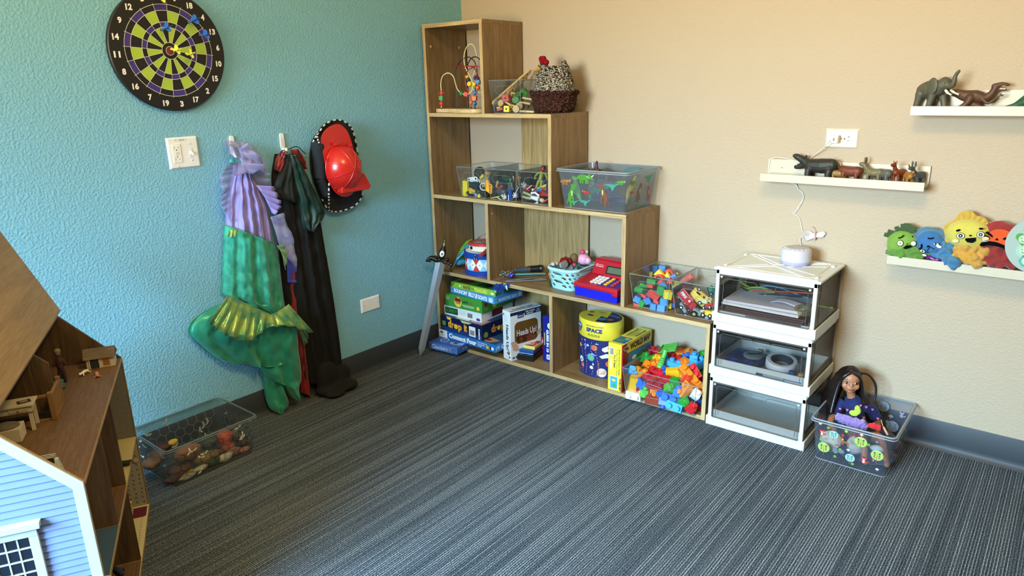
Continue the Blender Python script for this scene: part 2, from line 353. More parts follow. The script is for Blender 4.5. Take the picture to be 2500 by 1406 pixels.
EDV = wood('pale edge banding upright', '#a08258', '#c8ab7c', 1, 'z')
def upright(x1, z0, z1): board('upright', x1-BT, x1, z1, z0, [OAKV, EDV])
upright(SX+BT, 0, L4-BT); upright(PX[1], L3, L4-BT); upright(PX[2], L2, L3-BT); upright(PX[1], L1, L2-BT); upright(PX[3], L1, L2-BT)
upright(PX[2], L0, L1-BT); upright(PX[4], 0, L1-BT)
def back(x0, x1, z0, z1): S(MB().box(x0, x1, YB-.004, YB-.0002, z0, z1), 'back_board', OAKB)
back(.388, PX[2]-BT, L2, L3-BT); back(PX[1], .787, L1, L2-BT); back(.392, PX[2]-BT, L0, L1-BT)
for (x, z) in ((SX+BT, L4-.1), (PX[3]-BT, 1.9)):
    if z < 1.7:
        for y in (YF+.035, YB-.05):
            S(MB().lathe([(.007, 0), (.007, .001), (.0035, .0012), (.003, .0005)], (x, y, z), 20, 0, (0, 90, 0)), 'cam_lock_cover', M('#c9ab7d', .4), smooth=40)
S(MB().cyl((PX[1], YF+.03, L2-.07), (PX[1]+.001, YF+.03, L2-.07), .006), 'cam_lock_cover', M('#b59a6d', .4))
S(MB().cyl((.783, YB-.006, .56), (.783, YB-.009, .56), .006), 'cam_lock_cover', M('#e6dfc9', .4))
# ================================================================ things on the blue wall
BLK = plastic('#101214'); WHT = plastic('#f1f1ee')
# ---- dart board
DC = (0, -1.544, 1.489); DR = .2055
db = thing('dartboard', 'round black dartboard with lime and purple segments hung on the blue wall', 'dartboard', DC)
MB(frame((0, 0, 0), (0, 1, 0), (0, 0, 1))).lathe([(DR-.004, .001), (DR, .004), (DR, .017), (DR-.003, .020), (DR-.012, .020)], n=72).build('board', M('#121315', .45), db, smooth=40)
ra = math.radians(4.5)
FD = frame((.0202, 0, 0), (0, math.cos(ra), math.sin(ra)), (0, -math.sin(ra), math.cos(ra)))
seg = MB(FD); nums = [20, 1, 18, 4, 13, 6, 10, 15, 2, 17, 3, 19, 7, 16, 8, 11, 14, 9, 12, 5]
for i in range(20):
    a = PI/2 - i*PI/10; a0, a1 = a-PI/20, a+PI/20
    if i % 2:
        for r0, r1 in ((.469, .652), (.137, .386)): seg.ring(0, 0, r0*DR, r1*DR, a0, a1, 0, n=6)
    else:
        for r0, r1 in ((.655, .75), (.386, .466)): seg.ring(0, 0, r0*DR, r1*DR, a0, a1, 1, n=6)
seg.disc(0, 0, .062*DR, 2, .0006)
wire = MB(FD)
for rr in (.752, .652, .469, .386, .137, .07): wire.ring(0, 0, (rr-.004)*DR, (rr+.004)*DR, z=.0012, n=80)
for i in range(20):
    a = PI/2 - PI/20 - i*PI/10; wire.line([(.137*DR*math.cos(a), .137*DR*math.sin(a)), (.775*DR*math.cos(a), .775*DR*math.sin(a))], .0014, 0, .0013)
wire.build('wire_spider', M('#dcdcd8', .35), db)
for i, q in enumerate(nums):
    a = PI/2 - i*PI/10; t = str(q); h = .0205; wd_ = h*(.62 if len(t) == 1 and t != '1' else (1.25 if len(t) == 2 else .35))
    if t in ('11', '17', '10', '12', '13', '14', '15', '16', '18', '19'): wd_ = h*1.05
    cx, cy = .885*DR*math.cos(a), .885*DR*math.sin(a); c, s_ = math.cos(-ra), math.sin(-ra)
    ox, oy = -wd_/2, -h/2
    seg.text(t, cx+ox*c-oy*s_, cy+ox*s_+oy*c, wd_, h, 3, .0008, bold=.045, rot=-4.5)
seg.build('printed_face', [ink('#a9c944'), ink('#3f2f86'), ink('#8a2636'), ink('#f2f2f0')], db)
# ---- darts
def dart(px, py, col, label, tilt=(0, 0)):
    p = at(px, py, 0, .0205); c = plastic(col)
    t = thing('dart', label, 'dart', p, group='darts in the dartboard'); t.rotation_euler = (0, math.radians(90+tilt[0]), math.radians(tilt[1]))
    MB().lathe([(.002, 0), (.0042, .001), (.0045, .006), (.0036, .008)]).build('magnetic_tip', M('#8f9192', .3, 1), t, smooth=40)
    MB().lathe([(.0036, .008), (.0038, .02), (.0026, .023), (.0022, .034), (.002, .05)]).build('barrel', c, t, smooth=40)
    f = MB()
    for a in (20, 110):
        T4 = Matrix.Rotation(math.radians(a), 4, 'Z') @ Matrix.Rotation(PI/2, 4, 'X')
        f.prism([(0, .03), (.010, .038), (.0165, .05), (.016, .059), (.009, .064), (0, .058), (-.009, .064), (-.016, .059), (-.0165, .05), (-.010, .038)], -.0006, .0006, 0, T4)
    f.build('flight', c, t)
YD, BD = '#e8e85a', '#2f6fd0'
dart(392.7, 72.8, BD, 'blue dart in the inner ring of the dartboard, left of the other blue darts', (-6, 0))
dart(458.7, 54.7, BD, 'blue dart stuck by the number 4 on the dartboard', (-8, 4))
dart(485.5, 86.7, BD, 'blue dart stuck in the outer ring beside the number 13', (-2, 2))
dart(415.4, 119.7, YD, 'yellow dart stuck in the bullseye of the dartboard', (4, 0))
dart(452.5, 131, YD, 'yellow dart stuck between the bullseye and the number 6', (2, -6))
dart(376, -8, YD, 'yellow dart at the very top edge of the dartboard by the number 20', (8, 4))
# ---- switch plate
def plate(name, label, w_, h_, fr, cat='wall plate', col='#eef0f2'):
    t = thing(name, label, cat); t.matrix_world = fr
    MB().hexa([(-w_/2, -h_/2, 0), (w_/2, -h_/2, 0), (-w_/2, h_/2, 0), (w_/2, h_/2, 0), (-w_/2+.006, -h_/2+.006, .0065), (w_/2-.006, -h_/2+.006, .0065), (-w_/2+.006, h_/2-.006, .0065), (w_/2-.006, h_/2-.006, .0065)]).build('cover_plate', M(col, .3), t, bevel=.001)
    return t
def screw(t, x, y, z=.0066, col='#dfe1e3'):
    MB().lathe([(.0032, 0), (.003, .0008), (.001, .0012)], (x, y, z), 16).box(x-.0026, x+.0026, y-.0004, y+.0004, z+.0011, z+.0013, 1).build('screw', [M(col, .3), BLK], t, smooth=40)
DK = M('#3a3a3a', .5)
sp = plate('switch_plate', 'white double wall plate with outlet and toggle switch on the blue wall', .1175, .115, frame((0, -1.542, 1.1335), (0, 1, 0), (0, 0, 1)))
MB().box(-.043, -.011, -.034, .034, .006, .0085).build('gfci_outlet', M('#f4f4f0', .3), sp, bevel=.001)
g = MB()
for s_ in (1, -1):
    g.rect(-.035, s_*.021-.004, -.0335, s_*.021+.004, 0, .0087); g.rect(-.0205, s_*.021-.0033, -.019, s_*.021+.0033, 0, .0087); g.disc(-.027, s_*.021-s_*.009, .0022, 0, .0087)
g.build('slots', DK, sp)
MB().box(-.034, -.02, .0005, .0058, .0085, .0096).box(-.034, -.02, -.0058, -.0005, .0085, .0096).build('test_button', M('#e2e4e4', .3), sp, bevel=.0004)
MB().box(.0215, .0325, -.0125, .0125, .006, .0075).build('toggle_collar', M('#e6e7e5', .3), sp)
MB().hexa([(.0235, -.004, .006), (.0305, -.004, .006), (.0235, .006, .006), (.0305, .006, .006), (.0245, -.0125, .021), (.0295, -.0125, .021), (.0245, -.006, .023), (.0295, -.006, .023)]).build('toggle', M('#f4f2ea', .3), sp, bevel=.001)
for x, y in ((.027, .03), (.027, -.03), (-.027, .0478), (-.027, -.0478)): screw(sp, x, y)
MB().rect(-.018, .0425, .018, .0505, 0, .0067).text('02 26', -.010, .0447, .017, .0038, 1, .0069).build('label_sticker', [M('#e4e6e0', .3), DK], sp)
bp_ = plate('blank_wall_plate', 'white blank wall plate low on the blue wall near the baseboard', .1175, .071, frame((0, -.737, .3385), (0, 1, 0), (0, 0, 1)))
screw(bp_, -.042, 0, col='#c9cbcc'); screw(bp_, .042, 0, col='#c9cbcc')
# ---- adhesive hooks
def hook(y, ztop, label):
    t = thing('adhesive_hook', label, 'hook', (.0005, y, ztop)); m = M('#f3f3f1', .25)
    MB(frame((0, 0, 0), (0, 1, 0), (0, 0, 1))).prism([(-.009, -.072), (.009, -.072), (.0105, -.04), (.009, -.004), (.006, 0), (-.006, 0), (-.009, -.004), (-.0105, -.04)], 0, .006).build('back_plate', m, t, bevel=.0015)
    MB(frame((0, 0, 0), (0, 1, 0), (0, 0, 1))).rect(-.0055, -.05, .0055, -.02, 0, .0063).build('inset', M('#dfe3e8', .3), t)
    MB().tube(bez([(.005, 0, -.06), (.012, 0, -.075), (.022, 0, -.078), (.027, 0, -.068), (.026, 0, -.058)]), .0055, 10, up=(0, 1, 0)).build('hook_arm', m, t, smooth=60)
hook(-1.346, 1.181, 'white adhesive wall hook holding the lavender and green dress')
hook(-1.124, 1.176, 'white adhesive wall hook holding the black costume cape')
# ---- hanging cloth
def drape(rows, x0, D, folds=5, amp=.3, ph=0, nu=40, nv=6, px=None, twist=.6, top=0):
    """closed flattened sleeve of cloth: rows = [((lx,ly),(rx,ry)), ...] photo pixels on the plane x=px"""
    px = x0+D*.6 if px is None else px
    R_ = [(at(l[0], l[1], 0, px), at(r_[0], r_[1], 0, px)) for l, r_ in rows]
    Ls = bez([a for a, b in R_], nv); Rs = bez([b for a, b in R_], nv); b = MB(); n = len(Ls); vs = []
    for j in range(n):
        A, B = Ls[j], Rs[j]; s = j/(n-1)
        for i in range(nu):
            t = i/(nu-1); p = A.lerp(B, t); e = math.sin(PI*t)**.45
            w_ = math.sin(2*PI*folds*t + ph + twist*math.sin(3*s+ph)) + .4*math.sin(2*PI*folds*2.3*t+1.7*ph+2*s)
            p.x = x0 + D*e*(.72 + amp*w_*(.35+.65*s if not top else 1)) + .010*e*noise.noise(p*26) + .006*e*noise.noise(p*60)
            vs.append(p)
        for i in range(nu):
            t = 1-i/(nu-1); p = A.lerp(B, t); p.x = x0 - .0005 + .003*(1-math.sin(PI*t)**.45); vs.append(p)
    N = 2*nu; fs = [(j*N+k, j*N+(k+1) % N, (j+1)*N+(k+1) % N, (j+1)*N+k) for j in range(n-1) for k in range(N)]
    fs.append(tuple(range(N))[::-1]); fs.append(tuple((n-1)*N+k for k in range(N)))
    return b.add(vs, fs)
def satin(name, col, col2, rough=.35, metal=.25, scale=(30, 30, 8), sheen=.3, alpha=1, bump=.25, sparkle=0):
    m = bpy.data.materials.new(name); m.use_nodes = True; nt = m.node_tree; b = nt.nodes['Principled BSDF']; L = nt.links.new
    tc = nt.nodes.new('ShaderNodeTexCoord'); mp = nt.nodes.new('ShaderNodeMapping'); mp.inputs['Scale'].default_value = scale; L(tc.outputs['Object'], mp.inputs[0])
    n = nt.nodes.new('ShaderNodeTexNoise'); n.inputs['Scale'].default_value = 1; n.inputs['Detail'].default_value = 6; L(mp.outputs[0], n.inputs[0])
    cr = nt.nodes.new('ShaderNodeValToRGB'); cr.color_ramp.elements[0].position = .3; cr.color_ramp.elements[1].position = .7
    cr.color_ramp.elements[0].color = lin(col); cr.color_ramp.elements[1].color = lin(col2); L(n.outputs['Fac'], cr.inputs[0]); L(cr.outputs[0], b.inputs['Base Color'])
    b.inputs['Roughness'].default_value = rough; b.inputs['Metallic'].default_value = metal; b.inputs['Sheen Weight'].default_value = sheen; b.inputs['Alpha'].default_value = alpha
    n2 = nt.nodes.new('ShaderNodeTexNoise'); n2.inputs['Scale'].default_value = 900 if sparkle else 60; L(tc.outputs['Object'], n2.inputs[0])
    bp = nt.nodes.new('ShaderNodeBump'); bp.inputs['Strength'].default_value = bump; bp.inputs['Distance'].default_value = .002; L(n2.outputs['Fac'], bp.inputs['Height']); L(bp.outputs[0], b.inputs['Normal'])
    return m
LAV = satin('lavender jersey', '#8a7fc8', '#a79be0', .6, 0, (20, 40, 5)); GRN = satin('sparkling green velour', '#1d8a76', '#3fbfa0', .38, .3, (60, 60, 30), sparkle=1, bump=.6)
GRS = satin('green satin', '#178068', '#33ad8e', .33, .25, (14, 14, 14)); ORG = satin('iridescent organza', '#2fa083', '#b7d36a', .25, .35, (22, 22, 22), alpha=.72)
LORG = satin('lavender organza', '#8a8fd0', '#b7b3e8', .4, .1, (16, 16, 16), alpha=.42); WING = satin('iridescent white organza', '#8f8cd0', '#c8cdee', .3, .2, (30, 30, 30), alpha=.62)
dr = thing('mermaid_dress', 'lavender and sea green costume dress with ruffles hanging on a hook on the blue wall', 'dress', (0, 0, 0))
drape([((575, 402), (596, 402)), ((578, 414), (616, 423)), ((571, 459), (640, 462)), ((563, 507), (664, 512)), ((561, 553), (676, 598))], .012, .055, 5, .22, .4, nu=70).build('bodice', LAV, dr, smooth=180)
drape([((561, 551), (676, 596)), ((558, 623), (688, 632)), ((556, 690), (698, 690)), ((556, 722), (704, 742)), ((585, 735), (695, 758)), ((640, 760), (680, 768))], .012, .075, 3.2, .2, 1.1, nu=70).build('skirt', GRN, dr, smooth=180)
drape([((570, 740), (700, 745)), ((500, 775), (735, 800)), ((474, 812), (745, 860)), ((497, 845), (747, 885)), ((550, 885), (720, 890)), ((600, 893), (660, 893))], .012, .085, 2.6, .22, 2.1, nu=60).build('flounce', GRS, dr, smooth=180)
drape([((628, 785), (742, 800)), ((625, 850), (742, 850)), ((645, 900), (750, 920)), ((665, 930), (742, 950)), ((690, 935), (736, 972)), ((722, 975), (733, 981))], .03, .085, 1.5, .2, .3, nu=50).build('tail_panel', GRS, dr, smooth=180)
drape([((640, 885), (690, 920)), ((655, 930), (700, 950)), ((660, 970), (712, 985)), ((670, 1000), (700, 1003)), ((680, 1009), (690, 1010))], .02, .07, 1.2, .2, 1.3, nu=40).build('hem_panel', GRS, dr, smooth=180)
def ruffle(path, wid, n=12, amp=.012, out=.01, rowsn=6, dirs=None, mat=None, name='ruffle'):
    "wavy strip of thin cloth hanging from a path of points"
    P = bez(path, 10); W = bez(wid, 10); k = len(P); b = MB(); vs = []
    for j in range(rowsn+1):
        s = j/rowsn
        for i in range(k):
            t = i/(k-1); q = P[i].lerp(W[i], s); q.x += out*s + amp*s*math.sin(2*PI*n*t+1.3*s) + .3*amp*s*math.sin(2*PI*n*2.7*t); q.z += amp*.5*s*math.cos(2*PI*n*t); vs.append(q)
    fs = [(j*k+i, j*k+i+1, (j+1)*k+i+1, (j+1)*k+i) for j in range(rowsn) for i in range(k-1)]
    return b.add(vs, fs).build(name, mat, dr, smooth=180, solid=.0006)
A = lambda x, y, d=.09: at(x, y, 0, d)
ruffle([A(556, 720), A(585, 733), A(620, 750), A(660, 766)], [A(505, 785, .1), A(545, 815, .1), A(602, 832, .11), A(645, 800, .11)], 7, .014, .012, mat=ORG, name='organza_ruffle')
ruffle([A(655, 768), A(675, 762), A(705, 742)], [A(640, 800, .11), A(702, 795, .12), A(758, 812, .1)], 5, .013, .012, mat=ORG, name='organza_ruffle')
ruffle([A(705, 744), A(712, 760), A(720, 775)], [A(745, 800, .08), A(752, 830, .07), A(742, 845, .06)], 3, .008, .0, mat=ORG, name='organza_ruffle')
ruffle([A(560, 352, .03), A(590, 365, .04), A(583, 400, .05)], [A(545, 345, .05), A(640, 400, .06), A(565, 430, .07)], 5, .012, .01, mat=LORG, name='sheer_collar')
ruffle([A(583, 362, .05), A(588, 395, .06), A(592, 420, .07)], [A(600, 350, .06), A(640, 405, .08), A(605, 425, .08)], 4, .01, .01, mat=LORG, name='sheer_collar')
ruffle([A(545, 342, .02), A(575, 345, .03), A(610, 350, .03), A(640, 380, .03)], [A(552, 375, .04), A(590, 392, .05), A(625, 410, .06), A(650, 430, .05)], 6, .012, .012, mat=LORG, name='sheer_collar')
ruffle([A(584, 395, .06), A(575, 420, .06), A(566, 460, .05)], [A(555, 400, .07), A(536, 430, .06), A(545, 480, .05)], 5, .012, .006, mat=LORG, name='sheer_sleeve')
ruffle([A(566, 460, .04), A(563, 490, .04), A(564, 545, .04)], [A(538, 475, .04), A(540, 505, .04), A(560, 535, .04)], 5, .009, .004, mat=LORG, name='sheer_sleeve')
ruffle([A(600, 395, .03), A(622, 440, .03), A(640, 470, .03)], [A(632, 395, .03), A(655, 440, .03), A(678, 480, .03)], 4, .01, .004, mat=LORG, name='sheer_sleeve')
ruffle([A(625, 452, .06), A(645, 480, .07), A(664, 520, .07)], [A(664, 458, .06), A(682, 500, .07), A(668, 525, .08)], 5, .011, .008, mat=satin('lavender satin', '#8f84d6', '#a69be8', .4, .1), name='satin_sleeve')
ruffle([A(660, 530, .05), A(672, 565, .05), A(684, 610, .05)], [A(690, 520, .05), A(716, 590, .05), A(724, 655, .04)], 2.5, .006, .004, mat=WING, name='sheer_train')
ruffle([A(551, 625, .015), A(549, 670, .015), A(546, 722, .015)], [A(560, 625, .02), A(558, 670, .02), A(557, 722, .02)], 2, .003, .0, mat=WING, name='sheer_train')
ruffle([A(560, 558, .07), A(570, 560, .08), A(585, 562, .08)], [A(552, 575, .07), A(566, 580, .08), A(580, 572, .09)], 3, .006, .006, mat=ORG, name='waist_frill')
ruffle([A(676, 600, .07), A(684, 612, .07), A(690, 625, .06)], [A(694, 600, .07), A(700, 625, .06), A(695, 660, .05)], 3, .006, .003, mat=ORG, name='waist_frill')
ruffle([A(690, 620, .035), A(700, 650, .035), A(702, 690, .035)], [A(704, 615, .035), A(722, 650, .035), A(723, 690, .035)], 2, .005, .002, mat=satin('royal blue satin', '#27308f', '#3a46b4', .35, .1), name='blue_underskirt')
b = MB()
for k in range(5): b.tube(bez([A(584+k*.8, 398, .055), A(579+k*1.2, 376, .04), A(584+k*1.1, 367, .035), A(590+k, 377, .045), A(589+k*.6, 398, .06)], 6), .0016, 6)
b.build('hanging_loop', satin('teal ribbon', '#1c8f94', '#4cc3bd', .3, .2), dr, smooth=180)
MB().ball(A(567, 395, .05), (.008, .011, .014)).ball(A(563, 403, .05), (.006, .008, .008)).build('teal_rosette', satin('teal ribbon ', '#1c8f94', '#3aa7b4', .3, .2), dr, smooth=180)
# black cape
BV = satin('black velvet', '#010101', '#040506', .9, 0, sheen=0); DG = satin('dark green velvet', '#04130f', '#0f3a2c', .5, .05, (14, 14, 5), sheen=0); RL = satin('red satin lining', '#5a0a10', '#a5161c', .4, .05)
cp = thing('costume_cape', 'long black velvet costume cape with green hood and red lining hanging on a hook', 'costume', (0, 0, 0))
drape([((682, 376), (735, 380)), ((674, 430), (770, 470)), ((678, 500), (790, 540)), ((690, 600), (801, 600)), ((700, 700), (818, 700)), ((715, 800), (833, 800)), ((735, 900), (845, 900)), ((745, 940), (843, 925))], .004, .055, 4, .22, .8, nu=60).build('cape_body', BV, cp, smooth=180)
pud = MB()
for c_, r_ in (((.06, -1.05, .03), (.05, .075, .03)), ((.085, -.985, .024), (.05, .06, .024)), ((.05, -.98, .06), (.03, .05, .06)), ((.05, -1.06, .08), (.04, .06, .08)), ((.10, -1.06, .016), (.045, .05, .016))): pud.ball(c_, r_)
pud.blob('pooled_hem', BV, cp, vox=.006, smooth=8, disp=.006, dscale=18)
drape([((709, 378), (728, 376)), ((716, 410), (755, 425)), ((730, 460), (782, 480)), ((742, 520), (801, 522)), ((748, 555), (783, 550)), ((755, 564), (765, 566))], .045, .05, 2, .22, .2, nu=50).build('green_hood', DG, cp, smooth=180)
drape([((706, 380), (716, 380)), ((692, 410), (728, 430)), ((676, 455), (735, 480)), ((688, 485), (735, 500))], .04, .03, 2, .2, .9).build('dark_hood_side', satin('very dark green velvet', '#010403', '#04120e', .75, 0, sheen=0), cp, smooth=180)
drape([((688, 374), (700, 370)), ((678, 395), (698, 395)), ((677, 415), (684, 420))], .03, .035, 1.5, .2).build('red_lining', RL, cp, smooth=180)
drape([((715, 366), (733, 364)), ((722, 380), (748, 390)), ((738, 405), (750, 414))], .03, .035, 1.5, .2).build('red_lining', RL, cp, smooth=180)
drape([((697, 560), (704, 560)), ((706, 690), (728, 690)), ((712, 745), (740, 750)), ((735, 900), (752, 900)), ((740, 960), (760, 968))], .012, .03, 1.5, .2).build('red_lining', RL, cp, smooth=180)
MB().tube(bez([A(702, 372, .05), A(690, 367, .06), A(684, 378, .06), A(692, 388, .07), A(702, 380, .07)]), .0018, 6).tube(bez([A(705, 364, .04), A(725, 358, .03), A(742, 372, .03), A(747, 376, .03)]), .0018, 6).build('neck_cord', BV, cp, smooth=180)
# ---- black hat and red helmet
FELT = M('#16191d', .9, name='black felt', bump=.4, bscale=300, sheen=.1)
ht = thing('felt_hat', 'black felt hat with checkered trim hung on the blue wall behind the red helmet', 'hat', (0, 0, 0))
Z = lambda x, y, d=.05: at(380+x/3.348, 280+y/3.348, 0, d)
out = [Z(1330, 150), Z(1390, 75), Z(1490, 42), Z(1580, 85), Z(1620, 170), Z(1650, 330, .04), Z(1690, 620, .03), Z(1640, 730, .03), Z(1540, 780, .03), Z(1450, 792, .03), Z(1395, 760, .03), Z(1330, 620, .02), Z(1285, 480, .02), Z(1272, 350, .02), Z(1285, 225, .03)]
oo = bez(out, 5, True); cen = sum(oo, Vector())/len(oo)
h = MB(); n_ = len(oo); vs = [p.copy() for p in oo] + [Vector((p.x-.012, p.y, p.z)) for p in oo]
for s_ in (.66, .33): vs += [Vector((cen.x + (p.x-cen.x)*s_ - .012*(1-s_), cen.y+(p.y-cen.y)*s_, cen.z+(p.z-cen.z)*s_)) for p in oo]
fs = [(i, (i+1) % n_, n_+(i+1) % n_, n_+i) for i in range(n_)] + [(i, (i+1) % n_, 2*n_+(i+1) % n_, 2*n_+i) for i in range(n_)] + [(2*n_+i, 2*n_+(i+1) % n_, 3*n_+(i+1) % n_, 3*n_+i) for i in range(n_)] + [tuple(3*n_+i for i in range(n_)), tuple(n_+i for i in range(n_))]
h.add(vs, fs).build('brim', FELT, ht, smooth=60)
cr_ = MB()
for a_, b_, rr in ((Z(1330, 260, .055), Z(1345, 520, .05), .028), (Z(1345, 520, .05), Z(1390, 640, .045), .024)): cr_.tube([a_, a_.lerp(b_, .5), b_], rr, 16, flat=.9)
cr_.ball(Z(1330, 260, .055), .028).ball(Z(1390, 640, .045), .024)
cr_.blob('crown', M('#1b222b', .9, name='faded black felt', bump=.4, bscale=300), ht, vox=.003, smooth=6)
tr = MB(); tp = [Vector((p.x+.002, p.y, p.z)) for p in bez(out, 9, True)]; pts2 = [Vector((p.x+.003, p.y, p.z)) for p in bez([Z(1415, 545, .075), Z(1412, 640, .07), Z(1413, 700, .06), Z(1412, 770, .04)], 10)]
for i in range(len(tp)):
    if 95 <= i < 126: continue
    tr.tube([tp[i], tp[(i+1) % len(tp)]], .0035, 8, (i//2) % 2)
for i in range(len(pts2)-1): tr.tube([pts2[i], pts2[i+1]], .0035, 8, (i//2) % 2)
pts3 = [Vector((p.x+.004, p.y, p.z)) for p in bez([Z(1335, 240, .085), Z(1318, 190, .07), Z(1318, 140, .055)], 10)]
for i in range(len(pts3)-1): tr.tube([pts3[i], pts3[i+1]], .0035, 8, (i//2) % 2)
tr.build('checkered_trim', [BLK, M('#d9dbd8', .5)], ht, smooth=60)
RED = M('#c8231e', .28, name='glossy red plastic', coat=.3)
hx = .075; H0 = at(380+1545/3.348, 280+440/3.348, 0, hx+.03)
hm = thing('fire_helmet', 'red plastic firefighter helmet hung over the black hat on the blue wall', 'helmet', (0, 0, 0))
ol = [Z(1490, 76, hx), Z(1560, 130, hx), Z(1600, 230, hx), Z(1640, 400, hx), Z(1640, 560, hx), Z(1600, 650, hx), Z(1520, 668, hx), Z(1440, 600, hx), Z(1395, 450, hx), Z(1360, 300, hx), Z(1350, 190, hx), Z(1400, 110, hx)]
po = bez(ol, 5, True); FW = frame((0, 0, 0), (0, 1, 0), (0, 0, 1))
b = MB(FW); b.prism([(p.y, p.z) for p in po], hx, hx+.004); b.build('brim', RED, hm, bevel=.0015)
dm = MB(); dy, dz = .087, .098; DCn = Vector((hx+.004, H0.y+.004, H0.z)); prof = [(math.cos(a), math.sin(a)) for a in [PI/2*k/12 for k in range(13)]]
vs = []; nn = 48
for c_, s_ in prof:
    for k in range(nn):
        a = 2*PI*k/nn; vs.append((DCn.x+.088*s_, DCn.y+dy*c_*math.cos(a), DCn.z+dz*c_*math.sin(a)))
dm.add(vs, [(i*nn+k, i*nn+(k+1) % nn, (i+1)*nn+(k+1) % nn, (i+1)*nn+k) for i in range(12) for k in range(nn)])
dm.build('dome', RED, hm, smooth=60)
rb = MB()
for k in range(8):
    a = 2*PI*k/8+.35
    rb.tube([(DCn.x+.0885*math.sin(q), DCn.y+dy*1.006*math.cos(q)*math.cos(a), DCn.z+dz*1.006*math.cos(q)*math.sin(a)) for q in [PI/2*j/10 for j in range(11)]], .0022, 6)
rb.tube([(DCn.x+.006, DCn.y+dy*1.01*math.cos(a), DCn.z+dz*1.01*math.sin(a)) for a in [2*PI*j/40 for j in range(40)]], .003, 6, closed=True)
rb.build('ribs', RED, hm, smooth=60)
for (u_, v_) in ((1412, 368), (1480, 590), (1468, 240), (1590, 252)):
    q = Z(u_, v_, hx+.018); MB().cbox(q, (.012, .016, .011), (10, 0, 0)).build('clip', RED, hm, bevel=.0015)
MB(FW).prism([(p.y, p.z) for p in (Z(1500, 642, .1), Z(1500, 560, .1), Z(1600, 500, .1), Z(1680, 470, .1), Z(1738, 580, .1), Z(1722, 606, .1))], .085, .122).build('neck_flap', RED, hm, bevel=.004)
# ---- toy sword
tip, pom = Vector((.075, -.503, .004)), Vector((.130, -.322, .616)); ax = (pom-tip).normalized(); Ls = (pom-tip).length
wdir = (CR - ax*CR.dot(ax)).normalized(); FS = frame(tip, wdir, ax)
sw = thing('toy_sword', 'grey plastic toy sword with black hilt leaning against the bookcase corner', 'toy sword'); sw.matrix_world = FS
Lg = Ls*.785; W0 = .0245; W1 = .017
b = MB(); b.add([(0, 0, 0), (-W1, .045, 0), (-W0, Lg, 0), (W0, Lg, 0), (W1, .045, 0), (0, .03, .006), (0, Lg, .008), (0, .03, -.004), (0, Lg, -.005)],
    [(0, 5, 1), (1, 5, 6, 2), (5, 4, 3, 6), (0, 4, 5), (0, 1, 7), (1, 2, 8, 7), (7, 8, 3, 4), (0, 7, 4), (2, 6, 3, 8)])
b.build('blade', M('#8b9299', .3, .35, name='silver grey plastic'), sw)
g = MB(); g.tube(bez([(-.072, Lg-.012, 0), (-.05, Lg+.012, 0), (-.02, Lg+.006, .003), (0, Lg+.012, .004), (.02, Lg, .003), (.045, Lg+.004, 0), (.066, Lg-.035, 0)]), [.004+.009*math.sin(PI*min(1, (i+1)/25)) for i in range(49)], 10)
for s_ in (-1, 1): g.ball((s_*.03, Lg+.02, 0), (.014, .009, .008)); g.ball((s_*.055, Lg-.0, 0), (.011, .012, .007))
g.blob('crossguard', M('#141416', .3, .3, name='black lacquer'), sw, vox=.0016, smooth=2)
g = MB()
for k in range(26): g.ball((-.062+.125*k/25, Lg+.006+.009*math.sin(k*1.9)-.02*(k/25-.4)**2*2, .0105-.004*abs(k/25-.5)), (.0026, .0016, .0012), (0, 0, k*40), 8, 6)
g.build('silver_scrollwork', M('#b9b9b9', .25, 1), sw, smooth=180)
MB().lathe([(.010, 0), (.016, .012), (.019, .03), (.016, .05), (.011, .062), (.009, .07)], (0, Lg+.015, 0), 16, 0, (-90, 0, 0), 1, .7).build('grip', M('#141416', .3, .3, name='black lacquer'), sw, smooth=40)
MB().ball((0, Lg+.045, .0115), (.0125, .017, .004)).build('white_emblem', M('#e8e6df', .35), sw, smooth=180)
MB(Matrix.Translation((0, Lg+.044, .0158))).poly([(-.002, -.005), (.003, -.004), (.005, .003), (.001, .006), (-.004, .003)]).build('emblem_mark', BLK, sw)
MB().lathe([(.009, 0), (.007, .008), (.006, .02), (.0085, .026), (.0085, .03), (.005, .034)], (0, Lg+.085, 0), 14, 0, (-90, 0, 0)).build('pommel', M('#9a8260', .3, 1), sw, smooth=40)
# ================================================================ boxes and games on the bookcase
XA, YA, ZA = (1, 0, 0), (0, 1, 0), (0, 0, 1)
def boxframe(FL, FR, ztop, h, w=None):
    A, B = at(FL[0], FL[1], 2, ztop), at(FR[0], FR[1], 2, ztop); u = (B-A).normalized(); W = (B-A).length if w is None else w
    return Matrix(((u.x, -u.y, 0, A.x), (u.y, u.x, 0, A.y), (0, 0, 1, ztop-h), (0, 0, 0, 1))), W
def gbox(name, label, F, w, d, h, col, lid=None, cat='board game box', edge=None, group=None):
    t = thing(name, label, cat, group=group); t.matrix_world = F
    b = MB().box(0, w, 0, d, 0, h*.999); b.build('carton', card(col), t, bevel=.0012)
    fr = lambda o, a, c: frame(o, a, c)
    return t, frame((0, 0, 0), XA, ZA), frame((w, 0, 0), YA, ZA), frame((0, 0, h), XA, YA)
def art(t, F, name='printed_title'): return MB(F), (lambda mb, cols: mb.build(name, [ink(c) for c in cols], t))
def bars(m, x, y, w, h, k=14, c=0):
    for i in range(k): m.rect(x+w*i/k, y, x+w*i/k+w/k*(.35+.4*((i*7) % 3)/2), y+h, c, .0009)
